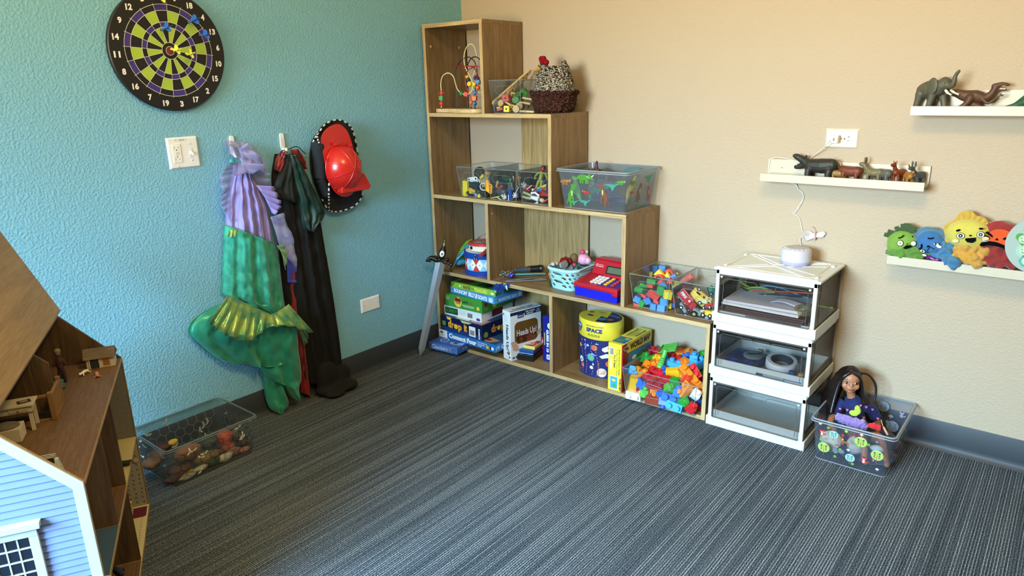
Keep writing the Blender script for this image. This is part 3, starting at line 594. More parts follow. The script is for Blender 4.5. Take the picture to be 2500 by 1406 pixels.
# checkers (bottom, sticks out over the carpet)
F, w = boxframe((1047, 834), (1116, 850), .0545, .037); d, h = .20, .037
t, f1, f2, f3 = gbox('checkers_box', 'blue checkers box at the bottom of the game stack sticking out over the carpet', F, w, d, h, '#3f6fc4')
m = MB(f1); m.rect(.002, .002, w-.002, h-.002, 4, .0002); m.text('Checkers', .02, .008, .105, .021, 0, bold=.0); m.disc(w-.048, .019, .006, 1); m.rect(w-.036, .024, w-.01, .026, 2); m.rect(w-.036, .018, w-.01, .020, 2); m.rect(w-.036, .006, w-.01, .008, 2); m.disc(.008, .018, .004, 3)
m.build('printed_title', [ink(c) for c in ('#e6eefc', '#e07a80', '#16306e', '#274a9c', '#4f7fd0')], t)
m = MB(f2); m.rect(.002, .002, d-.002, h-.002, 2, .0002); m.disc(.022, .016, .004, 3); m.disc(.05, .019, .005, 1); m.rect(.062, .022, .085, .024, 0); m.rect(.062, .014, .085, .016, 0); m.text('Ch', .10, .008, .03, .02, 0, bold=0)
m.build('printed_title', [ink(c) for c in ('#e6eefc', '#e07a80', '#3465bd', '#274a9c')], t)
m = MB(f3); m.rect(.003, .003, w-.003, d-.003, 0, .0002); m.ring(.06, .06, .02, .024, m=1); m.disc(.13, .05, .022, 2, ry=.012); m.disc(.12, .045, .012, 3, .0006); m.poly([(.13, .02), (.185, .045), (.185, .09), (.15, .06)], 4)
m.build('printed_picture', [ink(c) for c in ('#2f5cb4', '#dfe9fb', '#3b3f55', '#a9b6d8', '#8fb0e6')], t)
# four in a row game
F, w = boxframe((1072, 802), (1209, 843), .0965, .0415); d, h = .27, .0415
t, f1, f2, f3 = gbox('connecting_game_box', 'long blue vertical checkers game box lying on the checkers box', F, w, d, h, '#1f6fbe')
m = MB(f1); m.rect(0, 0, .062, h, 0, .0003); m.text('MB', .01, .022, .022, .011, 1, bold=.05); m.rect(.008, .008, .045, .010, 2); m.rect(.008, .013, .04, .0145, 2)
m.text('Connect Four', .075, .007, .205, .028, 0, bold=.07); m.text('THE VERTICAL', .285, .028, .07, .006, 0); m.text('CHECKERS', .285, .018, .052, .006, 0); m.text('GAME', .285, .009, .03, .006, 0)
for i, c in enumerate((3, 4, 5, 0)): m.disc(w-.055+.012*i, .018, .009, c, .0006+.0001*i)
m.build('printed_title', [ink(c) for c in ('#f2f6fa', '#20243a', '#8b93a5', '#e8c64a', '#c98d4a', '#3a2a3c')], t)
m = MB(f2); m.rect(.004, .008, .012, .03, 1); m.rect(.015, .026, .032, .029, 0); m.rect(.015, .018, .032, .021, 0); m.text('Connect Four', .045, .007, .18, .027, 0, bold=.07)
m.build('printed_title', [ink(c) for c in ('#f2f6fa', '#7fb4e6')], t)
m = MB(f3); m.rect(.005, .005, w-.005, d-.005, 0, .0002); m.poly([(.24, .02), (.36, .01), (.39, .06), (.28, .08)], 1); m.disc(.33, .04, .018, 2, ry=.012, z=.0006); m.rect(.06, .004, .30, .012, 3, .0006)
m.build('printed_picture', [ink(c) for c in ('#1d4f7c', '#b98e74', '#7c2a26', '#dfe6ee')], t)
# drop it
F, w = boxframe((1075, 768), (1176, 796), .1775, .0805); d, h = .275, .0805
t, f1, f2, f3 = gbox('dropping_game_box', 'dark blue game box with big yellow and orange letters in the middle of the stack', F, w, d, h, '#0f1a46')
m = MB(f1); m.rect(0, 0, w, .022, 6, .0002); m.rect(.012, .028, .038, .052, 2); m.poly([(.045, h), (.085, h), (.075, .066), (.055, .066)], 5); m.poly([(.15, h), (.235, h), (.21, .07), (.165, .068)], 4)
for i, (s_, x, ww, hh, y) in enumerate((('d', .058, .024, .044, .024), ('r', .086, .014, .028, .024), ('o', .101, .03, .028, .024), ('p', .133, .026, .038, .012), ('it', .176, .022, .040, .024))):
    m.text(s_, x-.0012, y-.0012, ww+.0024, hh+.0024, 3, .0005, bold=.06); m.text(s_, x, y, ww, hh, 0, .0008, bold=.045)
m.disc(.116, .038, .0125, 1, .001)
m.rect(.212, .008, .258, .062, 7); bars(m, .219, .016, .032, .026, 16, 8); m.text('KOSMOS', .29, .004, .056, .012, 7, bold=.04, rot=90)
m.build('printed_title', [ink(c) for c in ('#f0b53c', '#f4d02c', '#6fae3c', '#b3343c', '#c9cfa0', '#f0d860', '#1b3a78', '#eef0f2', '#30343c')], t)
m = MB(f2); m.disc(.028, .025, .018, 2); m.ring(.028, .025, .015, .018, m=6, z=.0006)
for s_, x, ww, hh, y in (('d', .07, .024, .042, .024), ('r', .098, .014, .027, .024), ('o', .113, .028, .027, .024), ('p', .144, .026, .037, .012), ('it', .18, .022, .04, .024)): m.text(s_, x, y, ww, hh, 0, .0008, bold=.045)
m.disc(.127, .037, .012, 1, .001); m.poly([(.15, h), (.2, h), (.18, .066)], 3)
m.build('printed_title', [ink(c) for c in ('#e0953c', '#f4d02c', '#5f9a38', '#b3343c', '#c9cfa0', '#f0d860', '#1b3a78')], t)
m = MB(f3); m.rect(.004, .004, w-.004, d-.004, 0, .0002); m.poly([(.1, .01), (.2, .012), (.18, .06), (.12, .05)], 1); m.poly([(.2, .012), (w-.01, .012), (w-.01, .08), (.22, .07)], 2)
m.build('printed_picture', [ink(c) for c in ('#24346c', '#c8d4c0', '#b98a8e')], t)
# sorry
F, w = boxframe((1084, 744), (1175, 765), .229, .051); d, h = .262, .051
t, f1, f2, f3 = gbox('sliding_pawn_game_box', 'white game box with green and red title patches in the stack', F, w, d, h, '#e9edf2')
m = MB(f1); m.rect(.008, .010, .098, .044, 0); m.text('SORRY!', .012, .014, .082, .026, 2, .0007, bold=.06); m.text('SORRY!', .0135, .0155, .079, .023, 1, .0009, bold=.03); bars(m, .165, .012, .035, .024, 16, 4); m.disc(w-.022, .012, .014, 3, ry=.008)
for i in range(5): m.rect(.108, .038-.005*i, .155, .0395-.005*i, 5)
m.build('printed_title', [ink(c) for c in ('#16301e', '#2f9a4a', '#0c1a10', '#1c4f9a', '#4a5058', '#c6ccd2')], t)
m = MB(f2); m.rect(.085, .010, .175, .044, 0); m.text('SORRY!', .09, .014, .082, .026, 1, .0008, bold=.04)
m.build('printed_title', [ink(c) for c in ('#2a1210', '#b9242a')], t)
# apples
F, w = boxframe((1086, 715), (1176, 735), .298, .068); d, h = .262, .068
t, f1, f2, f3 = gbox('apple_card_game_box', 'tall green card game box with red and yellow apple cartoon in the stack', F, w, d, h, '#3f9438')
m = MB(f1); m.ring(.018, .046, .009, .012, m=3); m.disc(.018, .046, .005, 3, z=.0006)
m.disc(.092, .034, .026, 1, ry=.028); m.disc(.082, .046, .014, 0, .0006); m.disc(.102, .044, .012, 0, .0007); m.text('APPLES', .074, .04, .036, .010, 4, .001, bold=.06); m.text('to APPLES', .078, .024, .032, .008, 0, .001, bold=.05)
m.text('JUNIOR', .122, .032, .042, .014, 4, bold=.03); m.disc(.18, .04, .006, 0); m.rect(.122, .022, .205, .0245, 2); m.rect(.13, .0155, .205, .0175, 2); m.rect(w-.036, .012, w-.018, .03, 1)
m.build('printed_title', [ink(c) for c in ('#b5302a', '#e6d04a', '#eef2e6', '#bfd8a0', '#16240f')], t)
m = MB(f2); m.disc(.03, .042, .012, 2); m.text('APPLES', .02, .038, .022, .006, 0, .0008); m.disc(.10, .03, .018, 1, ry=.022); m.disc(.095, .038, .010, 2, .0006); m.rect(.14, .03, .235, .032, 3); m.rect(.02, .012, .05, .02, 4)
m.build('printed_title', [ink(c) for c in ('#3a2410', '#d8c648', '#a03a2a', '#cfe0b0', '#6fb04a')], t)
m = MB(f3); m.rect(.004, .004, w-.004, d-.004, 0, .0002); m.build('printed_picture', [ink('#357c36')], t)
# bouncing goats
F, w = boxframe((1099, 697), (1207, 727), .334, .0355); d, h = .2, .0355
t, f1, f2, f3 = gbox('bouncing_goats_game_box', 'sky blue game box with white wobbly title second from the top of the stack', F, w, d, h, '#3d8fd6')
m = MB(f1); m.text("BOUNCIN'", .03, .007, .105, .022, 0, bold=.05); m.text('BILLY', .145, .006, .052, .023, 0, bold=.05); m.poly([(.195, .004), (.203, .03), (.213, .028), (.207, .003)], 0); m.text('GOATS', .215, .006, .07, .022, 0, bold=.05)
m.rect(.005, .004, .02, .014, 1); m.rect(.005, .02, .018, .029, 1); m.rect(w-.045, .003, w-.01, .032, 1); m.disc(w-.027, .017, .014, 2, ry=.011, z=.0006)
m.build('printed_title', [ink(c) for c in ('#f3f6fa', '#7db9ea', '#dfe4e0')], t)
m = MB(f2); m.text("BOUNCIN' BILLY GOATS", .03, .009, .13, .016, 0, bold=.04); m.disc(.178, .017, .013, 1, ry=.011); m.rect(.004, .004, .016, .014, 2); m.rect(.004, .02, .014, .029, 2)
m.build('printed_title', [ink(c) for c in ('#dfeaf4', '#c9d8c0', '#6fb0e4')], t)
m = MB(f3); m.rect(.004, .004, w-.004, d-.004, 0, .0002); m.build('printed_picture', [ink('#4ba0d8')], t)
# race
F, w = boxframe((1101, 687), (1209, 710), .365, .031); d, h = .262, .031
t, f1, f2, f3 = gbox('treasure_game_box', 'lime green game box at the very top of the stack under the shelf board', F, w, d, h, '#86b93a')
m = MB(f1); m.poly([(0, 0), (.0, h), (.03, h), (.012, .008)], 4); m.disc(.063, .017, .008, 3, ry=.006); m.text('RACE', .088, .007, .048, .018, 0, bold=.04); m.text('TO THE', .140, .010, .018, .010, 5); m.text('TREASURE!', .162, .004, .088, .02, 1, bold=.02); m.disc(w-.02, .012, .012, 2, ry=.006)
m.build('printed_title', [ink(c) for c in ('#8a3420', '#f0ec5a', '#eef2d0', '#cfe8b0', '#4f7a2a', '#3f7f5a')], t)
m = MB(f3); m.rect(.004, .004, w-.004, d-.004, 0, .0002); m.poly([(.02, .02), (.1, .02), (.12, .1), (.03, .12)], 1); m.poly([(.15, .02), (.24, .015), (.28, .09), (.17, .12)], 2); m.disc(.22, .05, .02, 3, z=.0006)
m.build('printed_picture', [ink(c) for c in ('#3f7a2c', '#6a2c1c', '#24461c', '#1c1c14')], t)
m = MB(f2); m.rect(.002, .002, d-.002, h-.002, 0, .0002); m.build('printed_title', [ink('#4d8a34')], t)
# crumpled blue film hanging in front of the stack
b = MB()
for k in range(16):
    c = at(1206+rnd.random()*34, 697+rnd.random()*20, 1, -.309); a = rnd.random()*PI
    b.add([(c.x-.014*math.cos(a), c.y, c.z-.012*math.sin(a)), (c.x+.012, c.y-.008+.01*rnd.random(), c.z+.004), (c.x+.002, c.y+.006, c.z+.016), (c.x-.014, c.y-.004, c.z+.006)], [(0, 1, 2, 3)])
tag(b.build('crumpled_film', clear('blue tinted film', '#8fb4e6', .3, .15, '#5c84d4'), smooth=None, solid=.0003), 'crumpled transparent blue film on the front of the game stack', 'film')
# the picture guessing game, standing
p0, p1 = at(1229, 872, 2, L0), at(1252, 880, 2, L0); hu = gbox('picture_guessing_game_box', 'white upright game box with brown picture and tall black letters', Matrix.Translation((.455, -.281, L0)) @ Matrix.Rotation(math.radians(-14), 4, 'Z'), .064, .195, .256, '#e6e9ec')
t, f1, f2, f3 = hu; w, d, h = .064, .195, .256
m = MB(f1); m.text('Heads Up!', .022, .185, .135, .026, 0, bold=.03, rot=-90); m.disc(.009, .235, .005, 3); m.disc(.048, .042, .008, 2); m.disc(.036, .036, .005, 3); m.disc(.046, .032, .006, 3, z=.0006); m.rect(.02, .012, .04, .016, 1); m.rect(.046, .01, .056, .02, 3)
for i in range(6): m.rect(.014, .2+.006*i, .03, .203+.006*i, 1)
m.build('printed_title', [ink(c) for c in ('#14182c', '#cfd4da', '#c98a5a', '#4a3024')], t)
m = MB(f2); m.rect(0, h-.022, d, h-.006, 0); m.rect(.045, h-.042, .085, h-.02, 6); m.text('looks up!', .05, h-.038, .03, .012, 2, .0008); m.rect(.09, h-.034, d, h-.008, 0, .0005); m.text('OVER 1 MILLION', .095, h-.02, .06, .008, 2, .0008, bold=.04); m.text('GAMES SOLD!', .1, h-.031, .045, .008, 2, .0008, bold=.04); m.text('2nd', .168, h-.019, .015, .007, 2, .0008); m.text('EDITION', .162, h-.03, .026, .007, 2, .0008)
def rr(x0, y0, x1, y1, r): return [(cx+r*math.cos(a), cy+r*math.sin(a)) for cx, cy, a0 in ((x1-r, y1-r, 0), (x0+r, y1-r, PI/2), (x0+r, y0+r, PI), (x1-r, y0+r, 1.5*PI)) for a in [a0+PI/2*k/6 for k in range(7)]]
m.poly(rr(.02, .075, .178, h-.055, .028), 2, .0006); m.poly(rr(.025, .08, .173, h-.06, .025), 1, .0008)
for k in range(26): m.disc(.045+rnd.random()*.11, .09+rnd.random()*.05, .008+.008*rnd.random(), (3, 4, 7)[k % 3], .0009+.00001*k, ry=.008)
m.text('Heads Up!', .038, .112, .125, .042, 2, .0015, bold=.015)
for q in ((.0, .068), (.006, .052), (.01, .036)): m.disc(.02+q[0], q[1]+.02, .022, 5, .0012+q[0]*.01, ry=.010, rot=-.3)
m.disc(.182, .118, .018, 5, .0012, ry=.012, rot=.8); m.rect(0, 0, .05, .026, 8, .0016); m.rect(.008, .008, .022, .018, 6, .0018); m.rect(.028, .006, .044, .02, 6, .0018)
m.build('printed_picture', [ink(c) for c in ('#1c2440', '#6a4a1c', '#e4e6ea', '#8a2f24', '#4a2018', '#c9a48c', '#34488a', '#3a2a14', '#dfe5ea')], t)
m = MB(f3); m.text('Heads Up!', .052, .03, .13, .022, 0, bold=.03, rot=90); m.rect(.056, 0, .063, d, 1, .0005); m.build('printed_title', [ink('#2a2c34'), ink('#26304e')], t)
# guessing game spine
t, f1, f2, f3 = gbox('guessing_game_box', 'dark blue upright game box with white vertical title beside the shelf divider', Matrix.Translation((.640, -.195, L0)), .058, .17, .235, '#1b1f86')
m = MB(f1); m.text('GUESS IN 10', .022, .168, .118, .015, 0, bold=.06, rot=-90); m.rect(.008, .085, .014, .15, 1); m.disc(.045, .19, .017, 2, ry=.016); m.poly(rr(.022, .012, .042, .038, .004), 0); m.text('10', .027, .018, .01, .014, 3, .0008, bold=.04); m.rect(.053, 0, .058, .235, 4, .0005)
m.build('printed_title', [ink(c) for c in ('#eef0f8', '#b9a86a', '#cfe8c8', '#1b1f86', '#e8eedc')], t)
# card games lying between
t, f1, f2, f3 = gbox('black_card_tray', 'flat black card tray lying in front under the blue and red card games', Matrix.Translation((.528, -.262, L0)) @ Matrix.Rotation(math.radians(12), 4, 'Z'), .088, .15, .03, '#14161a', cat='card tray')
MB().box(.012, .026, .0, .02, .0302, .0308).box(.055, .072, .0, .02, .0302, .0308).build('ridge', card('#3a3e44'), t)
t, f1, f2, f3 = gbox('blue_card_game_box', 'blue card game box with white dotted line on the black tray', Matrix.Translation((.532, -.25, L0+.0312)) @ Matrix.Rotation(math.radians(14), 4, 'Z'), .078, .125, .022, '#1d4a94', cat='card game')
m = MB(f1)
for k in range(12): m.rect(.004+.006*k, .002, .008+.006*k, .005, 0)
m.build('dotted_line', [ink('#e6ecf4')], t)
t, f1, f2, f3 = gbox('rainbow_card_game_box', 'yellow and red card game tin lying on the blue card box', Matrix.Translation((.542, -.228, L0+.054)) @ Matrix.Rotation(math.radians(10), 4, 'Z'), .064, .094, .016, '#dfd96a', cat='card game')
m = MB(f3); m.rect(.002, .002, .062, .092, 0, .0002); m.poly([(.01, .01), (.05, .006), (.058, .04), (.02, .05)], 1); m.text('UNO', .012, .018, .034, .018, 2, .0008, bold=.05, rot=8); m.rect(.035, .05, .06, .085, 3, .0006)
m.build('printed_picture', [ink(c) for c in ('#d9a8a0', '#c32a28', '#f4efe0', '#8a2436')], t)
t, f1, f2, f3 = gbox('red_card_game_box', 'red card game pack with white letters behind the yellow and red tin', Matrix.Translation((.58, -.128, L0)) @ Matrix.Rotation(math.radians(-2), 4, 'Z'), .056, .02, .092, '#b3243a', cat='card game')
m = MB(f1); m.text('UNO', .008, .06, .04, .02, 0, bold=.05); m.build('printed_title', [ink('#f2eef0')], t)
# ---- space puzzle tin
pc = thing('space_puzzle_tube', 'oval navy and yellow space puzzle box in the right bottom bay', 'puzzle box', (.942, -.138, L0), rz=-8)
RXp, RYp, HP = .113, .088, .275
MB().lathe([(1, 0), (1, .19)], n=64, sx=RXp*.985, sy=RYp*.985).build('tube', card('#262a66'), pc, smooth=40)
MB().lathe([(1, .188), (1.012, .19), (1.012, HP-.002), (1.0, HP)], n=64, sx=RXp, sy=RYp).build('lid', card('#e6cf3c'), pc, smooth=40)
class Wrap(MB):
    "printing wrapped round the oval: x is measured along the front, y up"
    def add(s, vs, fs, m=0, T=None):
        q = []
        for v in vs:
            p = Vector(v) if T is None else T @ Vector(v); a = -PI/2 + .62 + p.x/.1; k = 1+(.012+p.z*18 if p.y > .189 else p.z*8)
            q.append((RXp*k*math.cos(a), RYp*k*math.sin(a), p.y))
        return MB.add(s, q, fs, m)
wz = Wrap()
wz.text('SPACE', -.075, .222, .075, .02, 5, .0008, bold=.05); wz.text('PUZZLE', -.066, .203, .055, .010, 6, .0008); wz.text('DISCOVER & LEARN', -.076, .249, .08, .006, 6, .0008)
wz.disc(-.125, .235, .022, 0, .001, ry=.02); wz.text('FLOOR', -.14, .236, .03, .009, 4, .0014, bold=.04); wz.text('PUZZLE', -.14, .224, .03, .008, 3, .0014, bold=.04); wz.disc(-.125, .212, .014, 3, .0012, ry=.005)
wz.build('lid_print', [ink(c) for c in ('#2f6fb0', '#e8843a', '#3a8ac0', '#c8463a', '#e9eef4', '#243a78', '#5a5a3a')], pc)
wz = Wrap()
for px_, py_, r_, c_ in ((-.052, .098, .018, 0), (-.035, .148, .014, 1), (-.11, .072, .015, 4), (0, .03, .022, 6), (-.1, .045, .011, 1), (-.048, .048, .008, 4), (.03, .075, .014, 1), (-.12, .14, .01, 3)): wz.disc(px_, py_, r_, c_, .001)
for q in ((-.056, .103, .008), (-.046, .094, .007), (-.055, .09, .005)): wz.disc(q[0], q[1], q[2], 5, .0016)
for k in range(4): wz.line([(-.124+.004*k, .066+.004*k-.004), (-.098-.002*k, .066+.004*k)], .002, 7, .0016)
for k in range(3): wz.rect(-.018, .022+.007*k, .018, .025+.007*k, 1, .0016)
wz.poly([(-.095, .15), (-.08, .16), (-.072, .148), (-.078, .132), (-.09, .128), (-.082, .142)], 8, .001); wz.star(-.068, .153, .008, 4); wz.star(-.11, .17, .004, 4); wz.disc(-.086, .175, .003, 4)
wz.star(-.118, .02, .006, 3); wz.disc(-.04, .065, .004, 4); wz.poly([(0, .15), (.03, .165), (.025, .15), (.04, .14), (.012, .132), (.0, .14)], 4); wz.poly([(-.012, .11), (.02, .125), (.04, .12), (.03, .105), (0, .1)], 4)
for x in (-.1, -.078, -.045, -.022):
    for k in range(12): wz.line([(x+.006*math.sin(k*.5), .012+k*.014), (x+.006*math.sin(k*.5+.3), .019+k*.014)], .0011, 4, .0008)
wz.text('EARTH', -.048, .118, .02, .005, 4, .0014, rot=-30); wz.text('SATURN', -.03, .166, .014, .005, 4, .0014); wz.text('ASTEROID BELT', -.012, .015, .07, .005, 1, .0014, rot=90)
wz.build('planet_print', [ink(c) for c in ('#4f9fd0', '#d0674a', '#e6cf3c', '#e0a050', '#e8ecf2', '#6fae5a', '#d8c8c0', '#2a2f66', '#6f76c0')], pc)
m = MB(Matrix.Translation((0, 0, HP)))
m.poly([(RXp*.93*math.cos(a), RYp*.93*math.sin(a)) for a in [-.9+2.5*k/16 for k in range(17)]], 1); m.poly([(RXp*.9*math.cos(a), RYp*.9*math.sin(a)) for a in [-1.3+1.2*k/12 for k in range(13)]] + [(0, 0)], 2, .0006)
m.disc(.03, -.03, .02, 3, .0008); m.disc(.065, -.015, .016, 4, .0009); m.rect(.02, .03, .08, .045, 5, .0008); m.disc(-.05, -.02, .018, 6, .0006, ry=.010); m.disc(-.075, .02, .012, 4, .0006); m.disc(-.03, .045, .02, 7, .0006, ry=.009)
m.build('lid_picture', [ink(c) for c in ('#e6cf3c', '#2a2c58', '#191c3c', '#3f7fa8', '#a8674a', '#6c74a8', '#2c3468', '#c0a04a')], pc)
# ---- world map puzzle
t, f1, f2, f3 = gbox('world_map_puzzle_box', 'yellow upright world map puzzle box standing beside the clear block bin', Matrix.Translation((1.078, -.296, L0)), .074, .26, .224, '#ecd93a', cat='puzzle box'); w, d, h = .074, .26, .224
m = MB(f1); m.rect(w-.006, 0, w, h, 3, .0003); m.rect(.008, .165, .03, .205, 0); bars(m, .01, .17, .018, .03, 10, 1); m.text('Extra Large Floor Puzzle', .052, .20, .12, .009, 1, bold=.02, rot=-90); m.text('33 "Easy-Clean" Jumbo Pieces', .041, .20, .125, .008, 1, bold=.0, rot=-90); m.text('2 x 3 Feet!', .029, .17, .06, .010, 1, bold=.03, rot=-90); m.text('WORLD MAP', .058, .065, .06, .010, 1, bold=.05, rot=-90)
m.poly(rr(.012, .10, .02, .155, .004), 0); m.rect(.01, .008, .052, .07, 2); m.rect(.013, .011, .049, .067, 4, .0006); m.disc(.03, .05, .010, 5, .0008, ry=.006); m.disc(.035, .025, .011, 6, .0008, ry=.007)
m.build('printed_title', [ink(c) for c in ('#f0efe0', '#2c2a1c', '#e8ecef', '#9a2024', '#3f9ed0', '#d8d070', '#4f9a4a')], t)
m = MB(f2); m.poly([(0, 0), (.03, 0), (.05, .17), (.06, h), (0, h)], 0, .0003); m.poly([(.035, .0), (d, 0), (d, .17), (.05, .175)], 2, .0004); m.rect(.035, .176, d, h-.003, 1, .0004)
m.disc(.03, .2, .026, 3, ry=.011, z=.0008, rot=-.2); m.disc(.03, .2, .022, 0, ry=.008, z=.001, rot=-.2); m.text('WORLD MAP', .062, .183, .185, .030, 4, .001, bold=.05)
for q in ((.075, .07, .02, .032, 5), (.06, .03, .012, .02, 5), (.17, .12, .05, .03, 6), (.2, .10, .03, .04, 6), (.13, .10, .018, .012, 7), (.15, .06, .02, .035, 8), (.23, .14, .018, .018, 8), (.1, .14, .02, .01, 3), (.12, .04, .008, .012, 7)): m.disc(q[0], q[1], q[2], q[4], .0008+q[0]*.001, ry=q[3])
m.ring(.228, .125, .016, .0175, m=3, z=.0014); m.ring(.228, .125, .009, .010, m=3, z=.0014); m.star(.228, .125, .02, 3, .0016, n=4, k=.12)
m.build('printed_map', [ink(c) for c in ('#8a1a1e', '#ecd93a', '#2a86b8', '#e8e8dc', '#2a2418', '#c9c04a', '#3f7a3a', '#c0603a', '#5a6a3c')], t)
m = MB(f3); m.rect(.004, .02, .068, .1, 0); m.disc(.03, .05, .018, 1, .0006, ry=.02); m.disc(.05, .08, .012, 2, .0006)
m.text('WORLD MAP', .028, .12, .11, .010, 3, bold=.04, rot=90); m.text('Extra Large Floor Puzzle', .04, .12, .11, .006, 3, rot=90); m.text('2 x 3 Feet', .05, .13, .06, .006, 3, rot=90); m.text('WORLD MAP', .066, .13, .1, .010, 3, bold=.04, rot=90)
m.build('printed_picture', [ink(c) for c in ('#2f6f9a', '#5a8a5a', '#c0b85a', '#3a3418')], t)
# ================================================================ clear bins and what is in them
CLR = clear('clear acrylic', '#fafcfd', .014, .5); RIMC = clear('clear acrylic rim', '#c9d2d6', .45, .8, '#cfd6da')
def open_bin(name, label, x0, x1, y0, y1, z0, h, fl=.016, th=.002, mat=None, rim=None, rr_=.0016, cat='storage bin', group=None, handle=True, lip=0, rz=0):
    "tapered open-topped bin; x0..y1 is the rim"
    cx, cy = (x0+x1)/2, (y0+y1)/2; t = thing(name, label, cat, (cx, cy, z0), group=group, rz=rz); a, b_ = (x1-x0)/2, (y1-y0)/2
    m = MB(); lv = []
    def loop(a_, b2, z, r=.012):
        return [(sx*(a_-r)+r*math.cos(q), sy*(b2-r)+r*math.sin(q), z) for sx, sy, q0 in ((1, 1, 0), (-1, 1, PI/2), (-1, -1, PI), (1, -1, 1.5*PI)) for q in [q0+PI/2*k/4 for k in range(5)]]
    rad = .018 if lip else .006
    L_ = [loop(a-fl, b_-fl, 0, rad), loop(a, b_, h, rad), loop(a-th, b_-th, h, rad), loop(a-fl-th, b_-fl-th, th, rad)]
    n = 20; vs = [p for l in L_ for p in l]
    fs = [(i*n+k, i*n+(k+1) % n, (i+1)*n+(k+1) % n, (i+1)*n+k) for i in range(3) for k in range(n)] + [tuple(range(n))[::-1], tuple(range(3*n, 4*n))]
    m.add(vs, fs).build('bin_walls', mat or CLR, t, smooth=40)
    r_ = MB(); r_.tube([(p[0], p[1], p[2]) for p in loop(a+lip*.5, b_+lip*.5, h-lip*.3, rad)], max(rr_, lip*.5), 8, closed=True)
    if lip: r_.tube([(p[0], p[1], p[2]) for p in loop(a+lip, b_+lip, h-lip*1.6, rad)], lip*.35, 6, closed=True)
    r_.tube([(p[0], p[1], p[2]+.001) for p in loop(a-fl, b_-fl, 0, rad)], rr_*.8, 6, closed=True)
    if not lip:
        for sx in (-1, 1):
            for sy in (-1, 1): r_.tube([(sx*(a-fl-.001), sy*(b_-fl-.001), .002), (sx*(a-.001), sy*(b_-.001), h)], rr_*.7, 6)
    r_.build('rim', rim or RIMC, t, smooth=60)
    if handle:
        q = MB(); yy = lambda z: -(b_-fl+fl*z/h)-.0008
        q.tube([(-.035+.0*k+.02*math.cos(PI/2+PI*k/10), yy(h*.7+.018*math.sin(PI/2+PI*k/10)), h*.7+.018*math.sin(PI/2+PI*k/10)) for k in range(11)] + [(.035-.02*math.cos(PI/2+PI*k/10), yy(h*.7-.018*math.sin(PI/2+PI*k/10)), h*.7-.018*math.sin(PI/2+PI*k/10)) for k in range(11)], .0007, 5, closed=True)
        q2 = MB(); [q2.add([(v.x, -v.y, v.z) for v in q.v], q.f)]
        q.build('moulded_grip', rim or RIMC, t, smooth=60); q2.build('moulded_grip', rim or RIMC, t, smooth=60)
    return t
G3 = 'clear bins of small toys on the third shelf'
open_bin('clear_bin', 'clear acrylic bin of wooden building pieces on the upper shelf beside the knitted hen', .415, .602, -.287, -.03, L3, .146)
open_bin('clear_bin', 'clear acrylic bin holding yellow toy tools, leftmost of the three on the third shelf', .184, .372, -.284, -.025, L2, .146, group=G3)
open_bin('clear_bin', 'clear acrylic bin of mixed small toys, middle of the three on the third shelf', .376, .564, -.284, -.025, L2, .146, group=G3)
open_bin('clear_bin', 'clear acrylic bin of action figures, rightmost of the three on the third shelf', .568, .756, -.284, -.025, L2, .146, group=G3)
open_bin('clear_bin', 'clear acrylic bin of plain coloured wooden blocks beside the toy cash register', 1.160, 1.351, -.272, -.02, L1, .144)
open_bin('clear_bin', 'clear acrylic bin of toy cars and trucks next to the white drawer tower', 1.355, 1.546, -.272, -.02, L1, .144)
open_bin('clear_bin', 'wide clear acrylic bin heaped with chunky building bricks in the bottom right bay', 1.174, 1.518, -.337, -.03, L0, .14, .014)
def put(o, px, py, y, rot=(0, 0, 0), sc=1): return place(o, at(px, py, 1, y), rot, sc)
# ---- chunky studded bricks
def brick(nx, ny, col, h=.032, u=.032, label='', group='chunky building bricks heaped in the wide clear bin'):
    t = thing('toy_brick', label, 'toy brick', group=group); m = plastic(col); b = MB(); a, c = nx*u/2, ny*u/2
    b.box(-a, a, -c, c, -h/2+.002, h/2); b.build('block', m, t, bevel=.0015)
    for i in range(nx):
        for j in range(ny): MB().cyl((-a+u*(i+.5), -c+u*(j+.5), h/2-.0005), (-a+u*(i+.5), -c+u*(j+.5), h/2+.0125), .0112, .0105, 16).build('stud', m, t, bevel=.001)
    return t
def mega(label, px, py, y, nx, ny, col, rot): return put(brick(nx, ny, col, .035, .035, label), px, py, y, rot)
Bq = lambda x, y: (1380+x/4.849, 740+y/4.849)
Ye, Or, Re, Bl, Lb, Gn, Lg_, Wh = '#f0b41e', '#e8801e', '#c8202c', '#1d5fc4', '#3f9fe0', '#2f9a35', '#55b43a', '#e9e9e4'
